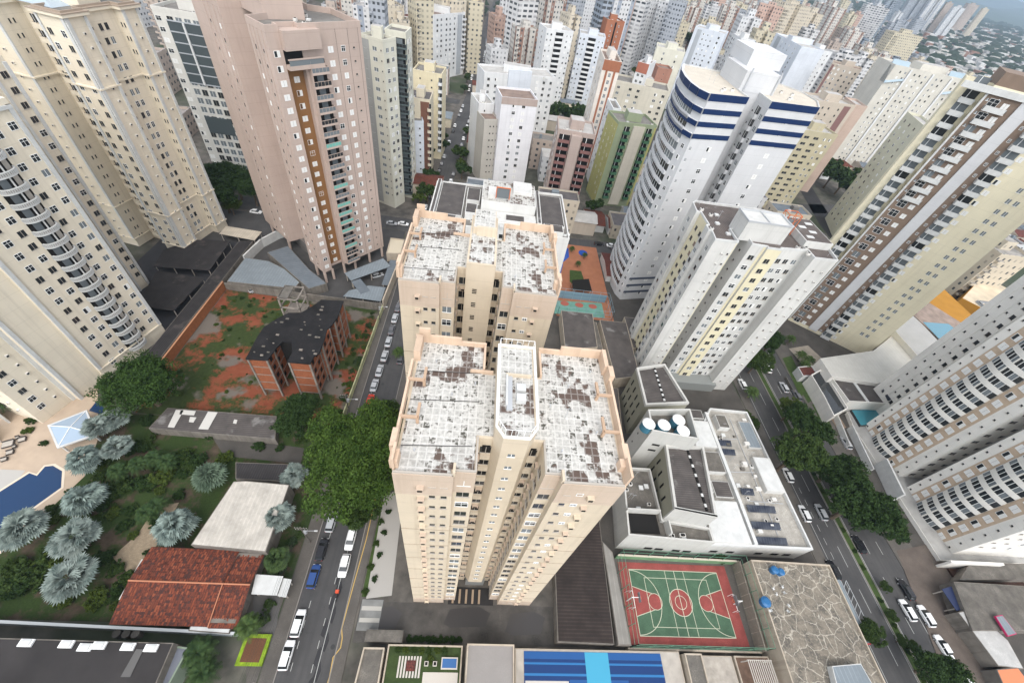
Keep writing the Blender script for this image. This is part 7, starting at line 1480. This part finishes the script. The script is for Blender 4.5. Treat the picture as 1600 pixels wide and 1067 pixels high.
# distant woods: one mass
b = MB(); lm = plain('wood_green', (.022, .036, .02), .95)
for k in range(5200):
    r = 600 + 5000 * R_.random() ** 1.1; a = math.radians(R_.uniform(-5, 68)); x, y = math.sin(a) * r, math.cos(a) * r; px_, py_ = proj(x, y, 3)
    if not (500 < px_ < 1640 and -40 < py_ < 330) or (r < 1500 and not free(x, y, 6)): continue
    s_ = R_.uniform(5, 12) * (1 + r / 2500); h = s_ * .7; n = 6; i = len(b.v); ph = R_.random()
    for q in range(n): b.v.append((x + math.cos(q + ph) * s_, y + math.sin(q + ph) * s_, h * R_.uniform(.3, .6)))
    for q in range(n): b.v.append((x + math.cos(q + ph) * s_ * .5, y + math.sin(q + ph) * s_ * .5, h * R_.uniform(.8, 1.1)))
    for q in range(n): u = (q + 1) % n; b.f.append((i + q, i + u, i + n + u, i + n + q)); b.m.append(b.mi(lm))
    b.f.append(tuple(range(i + n, i + 2 * n))); b.m.append(b.mi(lm))
tag(b.build('distant_woods'), 'distant dark green woods and garden trees towards the hills', 'trees', kind='stuff')
for k in range(60):
    y = 160 + k * 6.2; s_ = -1 if k % 2 else 1; cx = -22
    for (xa, ya), (xb, yb) in zip(ST, ST[1:]):
        if ya <= y <= yb: cx = xa + (xb - xa) * (y - ya) / (yb - ya)
    if R_.random() < .6 and not any(x0 < cx + s_ * 6 < x1 and y0 < y < y1 for x0, x1, y0, y1 in FOOT[:60]): tree('small street tree lining the far part of the straight street', cx + s_ * 6.2, y, R_.uniform(2.2, 3.6), R_.randrange(3), small=True, group='trees lining the straight street')
# palms
def fan_palm(seed, c, c2, nl=30, R0=2.5, blades=13, trunk=3.2, droop=.35):
    rr = random.Random(seed); m = leafm('frond_%d' % seed, c, c2); b = MB(); b.mi(m)
    for i in range(nl):
        a = i * 2.39996; el = 1.5 - 1.6 * (i / nl) ** .8 + rr.uniform(-.15, .15); d = Vector((math.cos(a) * math.cos(el), math.sin(a) * math.cos(el), math.sin(el))); L_ = R0 * rr.uniform(.42, .8); d2 = Vector((math.cos(a) * math.cos(el * .4), math.sin(a) * math.cos(el * .4), math.sin(el * .4))); hub = Vector((0, 0, trunk)) + d * L_
        side = Vector((-math.sin(a), math.cos(a), 0)); up = d.cross(side) * -1; b.tube((0, 0, trunk), tuple(hub), .05, .03, m, 3, cap=False)
        for k in range(blades):
            t_ = (k / (blades - 1) - .5) * 2.9; bd = (d2 * math.cos(t_) + side * math.sin(t_)).normalized(); ln = R0 * .62 * (.75 + .25 * math.cos(t_)) * rr.uniform(.85, 1.1); w = bd.cross(up).normalized() * (R0 * .085); tip = hub + bd * ln + Vector((0, 0, -droop * ln)); midp = hub + bd * ln * .55 + up * .05 - Vector((0, 0, droop * ln * .25))
            j = len(b.v); b.v += [tuple(hub), tuple(midp - w), tuple(tip), tuple(midp + w)]; b.f.append((j, j + 1, j + 2, j + 3)); b.m.append(0)
    fr = b.mesh('fronds'); b = MB(); b.tube((0, 0, 0), (0, 0, trunk), .22, .16, BARK, 8); return fr, b.mesh('trunk')
def feather_palm(seed, c, c2, nl=22, R0=3.0, trunk=4.0, pairs=16):
    rr = random.Random(seed); m = leafm('feather_%d' % seed, c, c2); b = MB(); b.mi(m)
    for i in range(nl):
        a = i * 2.39996; el = 1.1 - 1.2 * (i / nl); L_ = R0 * rr.uniform(.85, 1.1); pts = []
        for q in range(pairs + 1):
            t_ = q / pairs; pts.append(Vector((math.cos(a) * L_ * t_ * math.cos(el), math.sin(a) * L_ * t_ * math.cos(el), trunk + math.sin(el) * L_ * t_ - .55 * L_ * t_ * t_)))
        side = Vector((-math.sin(a), math.cos(a), 0))
        for q in range(1, pairs):
            p = pts[q]; dr = (pts[q + 1] - pts[q]).normalized(); ln = R0 * .28 * math.sin(math.pi * (.12 + .8 * q / pairs)); w = dr * .09
            for s_ in (-1, 1):
                tip = p + side * s_ * ln + dr * ln * .5 - Vector((0, 0, ln * .35)); j = len(b.v); b.v += [tuple(p - w), tuple(p + w), tuple(tip)]; b.f.append((j, j + 1, j + 2)); b.m.append(0)
    fr = b.mesh('fronds'); b = MB(); b.tube((0, 0, 0), (0, 0, trunk), .2, .14, BARK, 8); return fr, b.mesh('trunk')
BIS = [fan_palm(1, (.06, .085, .078), (.30, .35, .31), nl=34), fan_palm(2, (.05, .075, .07), (.27, .33, .29), nl=38, droop=.5), fan_palm(9, (.055, .08, .07), (.29, .335, .30), nl=28, droop=.25)]; GFAN = fan_palm(3, (.04, .065, .04), (.14, .19, .13), nl=44, blades=8, trunk=2.5); GF2 = fan_palm(4, (.025, .05, .018), (.08, .12, .04), nl=36)
FEA = feather_palm(5, (.02, .042, .012), (.075, .11, .03), nl=26); FEA2 = feather_palm(6, (.012, .03, .01), (.045, .075, .022), nl=30)
def palm(label, px_, py_, r, pm, z=3.5, group=None):
    x, y = at(px_, py_, z); s_ = r / 3.6 * (1.12 if pm in BIS else 1.0); o = thing('palm_tree', label, 'palm tree', (x, y, 0), R_.uniform(0, 6), group); link('fronds', pm[0], o, scale=(s_,) * 3); link('trunk', pm[1], o, scale=(s_, s_, s_)); return o
BL = ['topmost silver-blue fan palm of the garden, behind the two largest', 'silver-blue palm left of the topmost, by the pavilion', 'large silver-blue palm right beside the pavilion roof', 'silver-blue palm by the curved end of the pool', 'silver-blue palm below the end of the pool, alone at the left', 'silver-blue palm beside the left edge over the pool', 'silver-blue palm in the middle of the left palm group', 'big silver-blue palm nearest the blue-grey wall', 'silver-blue palm beside the top left corner of the clay tiles', 'silver-blue palm at the left side of the largest green tree', 'silver-blue palm over the corner of the off-white metal roof']
for lb, q in zip(BL, ((178, 655, 3.3), (152, 668, 3.4), (182, 700, 3.4), (132, 718, 3.6), (134, 782, 4.0), (40, 828, 4.2), (124, 842, 4.2), (116, 908, 4.4), (275, 822, 3.9), (460, 742, 3.2), (434, 808, 3.6))): palm(lb, q[0], q[1], q[2], BIS[len(lb) % 3])
palm('large grey-green palm above the off-white metal roof', 326, 742, 4.2, GFAN); palm('green spiky palm between the off-white roof and the street', 430, 872, 3.0, GF2)
palm('feathery palm by the lime hedge at the left pavement', 388, 978, 3.2, FEA, 3); palm('feathery palm beside the big dark roof, at the bottom', 312, 1020, 3.6, FEA2, 3); palm('second feathery palm at the bottom beside the big dark roof', 318, 1050, 3.4, FEA2, 3)
palm('dark green palm at the foot of the curved-balcony tower', 80, 578, 3.3, FEA2, 4); palm('dark palm at the left edge below the glass porch', 2, 625, 3.2, FEA2, 4)
palm('green palm on the vacant strip beside the left street wall', 622, 545, 2.6, FEA, 4); palm('tall palm on the avenue near the stained white tower', 1180, 608, 3.4, FEA, 5)
for k, (px_, py_) in enumerate(((1262, 545), (1275, 553), (1268, 560), (1245, 520))): palm('palm at the foot of the brown and white tower, %s from the left' % ORD[k], px_, py_, 2.8, FEA, 6, 'palms at the foot of the brown and white tower')
for k, (px_, py_) in enumerate(((215, 725), (185, 735), (262, 720), (240, 715), (230, 800), (245, 790))): palm('dark green palm in the planted bed right of the silver palms, %s of six' % ORD[k], px_, py_, 3.0, FEA2, 3, 'green palms in the garden bed')
for k, (px_, py_) in enumerate(((895, 385), (905, 408), (915, 395))): palm('small palm beside the round pool on the terracotta deck, %s of three' % ORD[k], px_, py_, 1.9, FEA, 3, 'palms on the terracotta deck')
# shrubs
SHR = [tree_meshes(31, LF[0], rad=5, hh=2.4, n=90, per=40, ls=.7, trunk=.2), tree_meshes(32, LF[1], rad=5, hh=2.4, n=90, per=40, ls=.7, trunk=.2), tree_meshes(33, LF[2], rad=5, hh=2.4, n=90, per=40, ls=.7, trunk=.2)]
def shrub(label, x, y, r, k=0, group=None, z=0): o = thing('shrub', label, 'shrub', (x, y, z), R_.uniform(0, 6), group); link('foliage', SHR[k][0], o, scale=(r / 5.5,) * 3); return o
SL = [(50, 895, 3.4), (25, 915, 3.2), (75, 880, 2.6), (20, 885, 2.6), (160, 870, 2.2), (150, 935, 2.2), (185, 760, 2.6), (225, 755, 2.8), (250, 745, 2.6), (280, 715, 2.8), (205, 700, 2.4), (175, 800, 1.5), (205, 790, 1.0), (245, 815, 1.6), (205, 835, 1.1), (150, 745, 1.6), (300, 720, 2.4), (350, 715, 2.2), (165, 600, 1.8), (110, 600, 1.5), (130, 605, 1.5), (45, 655, 1.4), (65, 690, 1), (40, 670, 1.2), (180, 885, 1.8), (130, 885, 1.5), (95, 935, 2)]
for k, (px_, py_, r) in enumerate(SL): x, y = at(px_, py_, 1); shrub('green shrub in the planted garden at the left', x, y, r, k % 3, 'garden shrubs')
for k, (px_, py_) in enumerate(((432, 905), (425, 920), (418, 945), (440, 885), (412, 965), (455, 845), (470, 830))): x, y = at(px_, py_, .8); shrub('shrub on the left pavement verge', x, y, 1.3, k % 2, 'verge shrubs on the left pavement')
for k in range(75):
    for _ in range(30):
        x, y = R_.uniform(-84, -33), R_.uniform(13, 53)
        if (x < -57 or y > 38) and not (-50 < x < -34 and 23 < y < 38) and x > -82 + (y - 30) * .1: break
    if x < -57 or y > 42: shrub('leafy plant filling the garden bed at the left', x, y, R_.uniform(.7, 1.9), R_.choice([0, 1, 1, 0, 2]), 'leafy plants filling the left garden')
for k in range(9): shrub('clipped hedge plant above the garden terrace', -6 + k * 1.15, 11.1, .8, 1, 'hedge plants above the garden terrace')
for k in range(7): shrub('leafy plant along the wall of the garden terrace', -7.6 + k * 1.4, 9.2, .7, 2 if k % 2 else 0, 'plants along the terrace wall', 2)
for k, (x, y) in enumerate(((-8.2, 2), (-8.0, 3.5), (-1.9, 1.6), (-7.4, .5), (-1.6, 7.9), (-2.6, 3.4))): shrub('small bush in a lawn square of the garden terrace', x, y, .8, 2, 'bushes in the terrace lawn', 2.05)
for k in range(8): shrub('bush in the strip of lawn beside the nearest tower', -15.7 + (k % 2) * 1.2, 18.5 + k * 2.2, .8, k % 2, 'bushes beside the nearest tower')
for k in range(11): shrub('low plant growing on the avenue median', 98.0 + R_.uniform(-.1, .1), 6 + k * 5 + R_.uniform(-1, 1), .75, k % 2, 'low plants on the avenue median')
for k in range(70):
    x, y = R_.choice([(R_.uniform(-77, -54), R_.uniform(57, 97)), (R_.uniform(-35, -31), R_.uniform(60, 97)), (R_.uniform(-77, -55), R_.uniform(84, 98))]); shrub('weed clump on the vacant lot', x, y, R_.uniform(.3, .95), k % 3, 'weeds on the vacant lot')
for k in range(8): shrub('weed clump on the strip along the yellow-green wall', -31.8 + R_.uniform(-1, 1), 58 + k * 4.6, R_.uniform(.9, 1.6), k % 3, 'weeds along the yellow-green wall')
for k, (x, y) in enumerate(((61.8, 27.5), (86, 68), (87.5, 66), (86, 64))): shrub('green bush beside the long low white building', x, y, 1.6, 0, 'bushes beside the low white building')
# ================================================================ CARS
def car_parts(col, kind='hatch'):
    L_, w = 2.15, .88; b = MB(); pm = plain('car_paint_%s' % col, CCOL[col], .22, .6)
    st = [(-L_, .62, .42, .74), (-L_ + .12, .80, .30, .88), (-1.2, .87, .26, .92), (0, .88, .24, .93), (1.1, .87, .26, .88), (L_ - .35, .82, .28, .76), (L_ - .08, .72, .32, .66), (L_, .58, .42, .58)]
    R2 = []
    for x, hw, z0, z1 in st: R2.append([(x, -hw, z0 + .05), (x, -hw, z1 - .12), (x, -hw * .9, z1), (x, hw * .9, z1), (x, hw, z1 - .12), (x, hw, z0 + .05)])
    for a, c in zip(R2, R2[1:]):
        for k in range(6): j = (k + 1) % 6; b.face([a[k], a[j], c[j], c[k]][::-1], pm)
    b.face(R2[0][::1], pm); b.face(R2[-1][::-1], pm); body = b.mesh('body')
    xr = -1.95 if kind == 'hatch' else -1.45; b = MB(); g = M['glass']; A = [(xr, -.76, .9), (1.15, -.76, .88), (1.15, .76, .88), (xr, .76, .9)]; B = [(xr + .35, -.6, 1.42), (.45, -.6, 1.42), (.45, .6, 1.42), (xr + .35, .6, 1.42)]
    for k in range(4): j = (k + 1) % 4; b.face([A[k], A[j], B[j], B[k]], g)
    cab = b.mesh('windows'); b = MB(); b.box(xr + .33, .47, -.61, .61, 1.40, 1.45, pm)
    for y_ in (-1, 1): b.face([(-.35, .775 * y_, .9), (-.25, .775 * y_, .9), (-.2, .62 * y_, 1.42), (-.3, .62 * y_, 1.42)], pm)
    roof = b.mesh('roof'); b = MB(); n = 14
    for s_ in (-.11, .11): pass
    b.tube((0, -.105, 0), (0, .105, 0), .17, .17, M['metal'], 8); rim = b.mesh('rim'); b = MB(); b.tube((0, -.1, 0), (0, .1, 0), .31, .31, M['black'], n); wheel = (b.mesh('wheel'), rim)
    b = MB(); b.box(-.06, .06, -.16, .16, -.07, .07, plain('headlamp', (.8, .8, .78), .15)); hl = b.mesh('headlight'); b = MB(); b.box(-.05, .05, -.16, .16, -.08, .08, plain('tail_lamp', (.4, .01, .01), .3)); tl = b.mesh('taillight')
    return body, cab, roof, wheel, hl, tl
CCOL = dict(white=(.78, .78, .77), silver=(.42, .43, .44), black=(.015, .015, .018), blue=(.02, .06, .20), red=(.45, .04, .02), grey=(.12, .12, .13))
CP = {}
def car(label, x, y, rot, col, kind='hatch', group=None, full=True):
    if (col, kind) not in CP: CP[(col, kind)] = car_parts(col, kind)
    P = CP[(col, kind)]; o = thing('parked_car', label, 'car', (x, y, .02), rot, group); link('body', P[0], o); link('windows', P[1], o); link('roof', P[2], o)
    if full:
        for wx in (-1.35, 1.35):
            for wy in (-.8, .8): w_ = link('wheel', P[3][0], o, loc=(wx, wy, .31)); link('rim', P[3][1], w_)
        for wy in (-.55, .55): link('headlight', P[4], o, loc=(2.08, wy, .56)); link('taillight', P[5], o, loc=(-2.1, wy, .66))
    return o
U = math.pi / 2
def carpx(label, px_, py_, col, rot=U, kind='hatch', group=None): x, y = at(px_, py_, .6); return car(label, x, y, rot, col, kind, group)
carpx('white car parked at the left kerb, lowest of all on the left street', 448, 1023, 'white', U); carpx('white car parked at the left kerb, directly behind the lowest one', 466, 973, 'white', U); carpx('dark blue car parked at the left kerb by the small white canopy', 490, 900, 'blue')
carpx('white car driving down the left street beside the yellow line', 538, 883, 'white', -U); carpx('white car half under the lower street tree, right lane', 548, 842, 'white', -U); carpx('black car in the shade by the left kerb', 503, 858, 'black'); carpx('silver car under the left edge of the largest tree', 518, 815, 'silver')
carpx('red-orange car at the head of the row, just above the largest tree', 578, 626, 'red')
for k, (px_, py_, c_) in enumerate(((585, 602, 'silver'), (593, 579, 'silver'), (601, 556, 'silver'), (607, 534, 'silver'), (612, 515, 'grey'), (617, 497, 'silver'), (622, 480, 'grey'))): carpx('%s car in the row along the yellow-green wall, %s above the red-orange one' % (c_, ORD[k]), px_, py_, c_, U, 'sedan', 'cars in the row along the yellow-green wall')
carpx('dark car half hidden at the right kerb by the palm', 626, 560, 'grey')
for k, (px_, py_, c_) in enumerate(((612, 349, 'silver'), (630, 350, 'white'), (424, 332, 'grey'), (400, 331, 'white'), (936, 381, 'black'), (955, 384, 'white'), (962, 389, 'grey'))): carpx('%s car on the cross street, %s from the left-hand list' % (c_, ORD[k]), px_, py_, c_, 0, 'sedan')
for px_, py_, c_, lb in ((1257, 802, 'white', 'white car on the avenue beside the low white building'), (1283, 800, 'silver', 'silver car in the middle lane of the avenue'), (1231, 742, 'white', 'white car on the avenue half under the rounded tree'), (1302, 890, 'black', 'black car half behind the white awning'),
                         (1225, 605, 'silver', 'silver car on the far carriageway near the lime tree'), (1160, 600, 'white', 'white car parked below the stained white tower'), (1245, 618, 'grey', 'grey car near the wavy hall on the avenue'), (1342, 850, 'black', 'black car under the wide dark tree'),
                         (1416, 921, 'black', 'black car parked on the right forecourt of the avenue'), (1418, 953, 'white', 'white car left of the pair on the right carriageway'), (1447, 962, 'white', 'white car right of the pair on the right carriageway'), (1474, 1010, 'white', 'white car lowest on the right carriageway'), (1322, 692, 'silver', 'silver car between the trees and the white slatted wall'), (1199, 575, 'white', 'white car on the far avenue below the trees'), (1510, 1062, 'white', 'white car at the bottom edge under the dark tree')):
    carpx(lb, px_, py_, c_, U + .04 if px_ > 1380 else U, 'sedan' if 'lowest' in lb else 'hatch')
for k in range(6): car('silver car parked under the metal roofs of the taupe tower', *at((400, 418, 590, 660, 300, 312)[k], (452, 446, 430, 470, 402, 402)[k], .6), .6, 'silver', group='cars under the metal roofs') if k < 3 else None
n = 0
for y in range(165, 470, 9):
    for s_ in (-3.6, 3.6):
        if R_.random() < .7:
            xx = [(-20.3, 200), (-18.5, 263), (-15.2, 330), (-16.5, 510)]; cx = -22 + 0 * y
            for (xa, ya), (xb, yb) in zip(ST, ST[1:]):
                if ya <= y <= yb: cx = xa + (xb - xa) * (y - ya) / (yb - ya)
            n += 1; car('small far car parked along the straight street', cx + s_, y + R_.uniform(-1, 1), U, R_.choice(['white', 'silver', 'grey', 'black', 'white']), 'sedan', 'far cars along the straight street', full=False)
# ================================================================ STREET DETAILS
def pole(label, x, y, h=9, arm=True):
    t = thing('utility_pole', label, 'utility pole', (x, y, 0), 0, 'utility poles on the left street'); b = MB(); b.tube((0, 0, 0), (0, 0, h), .16, .11, MOSS, 8); b.build('pole', t)
    for z in (h - .5, h - 1.4): b = MB(); b.box(-1.2, 1.2, -.06, .06, z, z + .12, MOSS); [b.cyl(q, 0, z + .12, z + .3, .05, M['white'], 6) for q in (-1.1, -.6, .6, 1.1)]; b.build('crossarm', t)
    b = MB(); b.cyl(.45, 0, h - 3, h - 2, .3, M['metal'], 10); b.build('transformer', t); b = MB(); b.tube((0, 0, h - 2), (2.6, 0, h - 1.6), .05, .04, M['metal'], 5); b.box(2.3, 2.9, -.12, .12, h - 1.72, h - 1.6, M['white']); b.build('lamp_arm', t)
PL_ = [(-29.0, 27), (-29.1, 4), (-29.2, 58), (-29.0, 92)]
for (x, y), lb in zip(PL_, ('between the two green palms', 'at the bottom of the left street', 'behind the largest tree', 'by the yellow-green wall')): pole('concrete utility pole with crossarms %s' % lb, x, y)
b = MB()
for (x, y), (u, v) in (((-29.1, 4), (-29.0, 27)), ((-29.0, 27), (-29.2, 58)), ((-29.2, 58), (-29.0, 92)), ((-29.1, -20), (-29.1, 4))):
    for q in (-1.1, -.6, .6, 1.1):
        for z in (8.8, 7.9):
            pts = [Vector((x + (u - x) * k / 6 + q, y + (v - y) * k / 6, z - 1.0 * (1 - (k / 3 - 1) ** 2))) for k in range(7)]
            for a_, c_ in zip(pts, pts[1:]): b.tube(tuple(a_), tuple(c_), .02, .02, M['black'], 3, cap=False)
tag(b.build('overhead_wires'), 'black overhead wires running along the left street between the poles', 'wires')
x, y = at(526, 931, .6); t = thing('motorcycle', 'motorcycle with an orange-red delivery box in the left street', 'motorcycle', (x, y, .02), -U); b = MB()
for wx in (-.62, .62): b.tube((wx, -.06, .3), (wx, .06, .3), .3, .3, M['black'], 12)
b.build('wheels', t); b = MB(); b.box(-.5, .4, -.12, .12, .45, .75, M['black']); b.tube((.55, 0, .4), (.4, 0, 1.05), .04, .04, M['metal'], 5); b.tube((.4, -.35, 1.05), (.4, .35, 1.05), .03, .03, M['black'], 5); b.box(-.3, .3, -.14, .14, .75, .85, M['black']); b.build('frame', t)
b = MB(); b.box(-.95, -.4, -.3, .3, .85, 1.4, plain('delivery_red', (.6, .08, .03), .5)); b.build('delivery_box', t)
# haze
def haze():
    b = MB(); m = bpy.data.materials.new('haze_air'); m.use_nodes = True; nt = m.node_tree; nt.nodes.remove(nt.nodes['Principled BSDF']); v = nt.nodes.new('ShaderNodeVolumePrincipled')
    v.inputs['Color'].default_value = (.62, .80, 1, 1); v.inputs['Density'].default_value = .00012; v.inputs['Anisotropy'].default_value = .2
    nt.links.new(v.outputs[0], nt.nodes['Material Output'].inputs['Volume']); b.box(-26500, 26500, -4500, 30500, -2, 900, m); tag(b.build('haze'), 'thin bluish air haze over the whole city', 'haze', kind='stuff')
HAZE = True
if HAZE: haze()
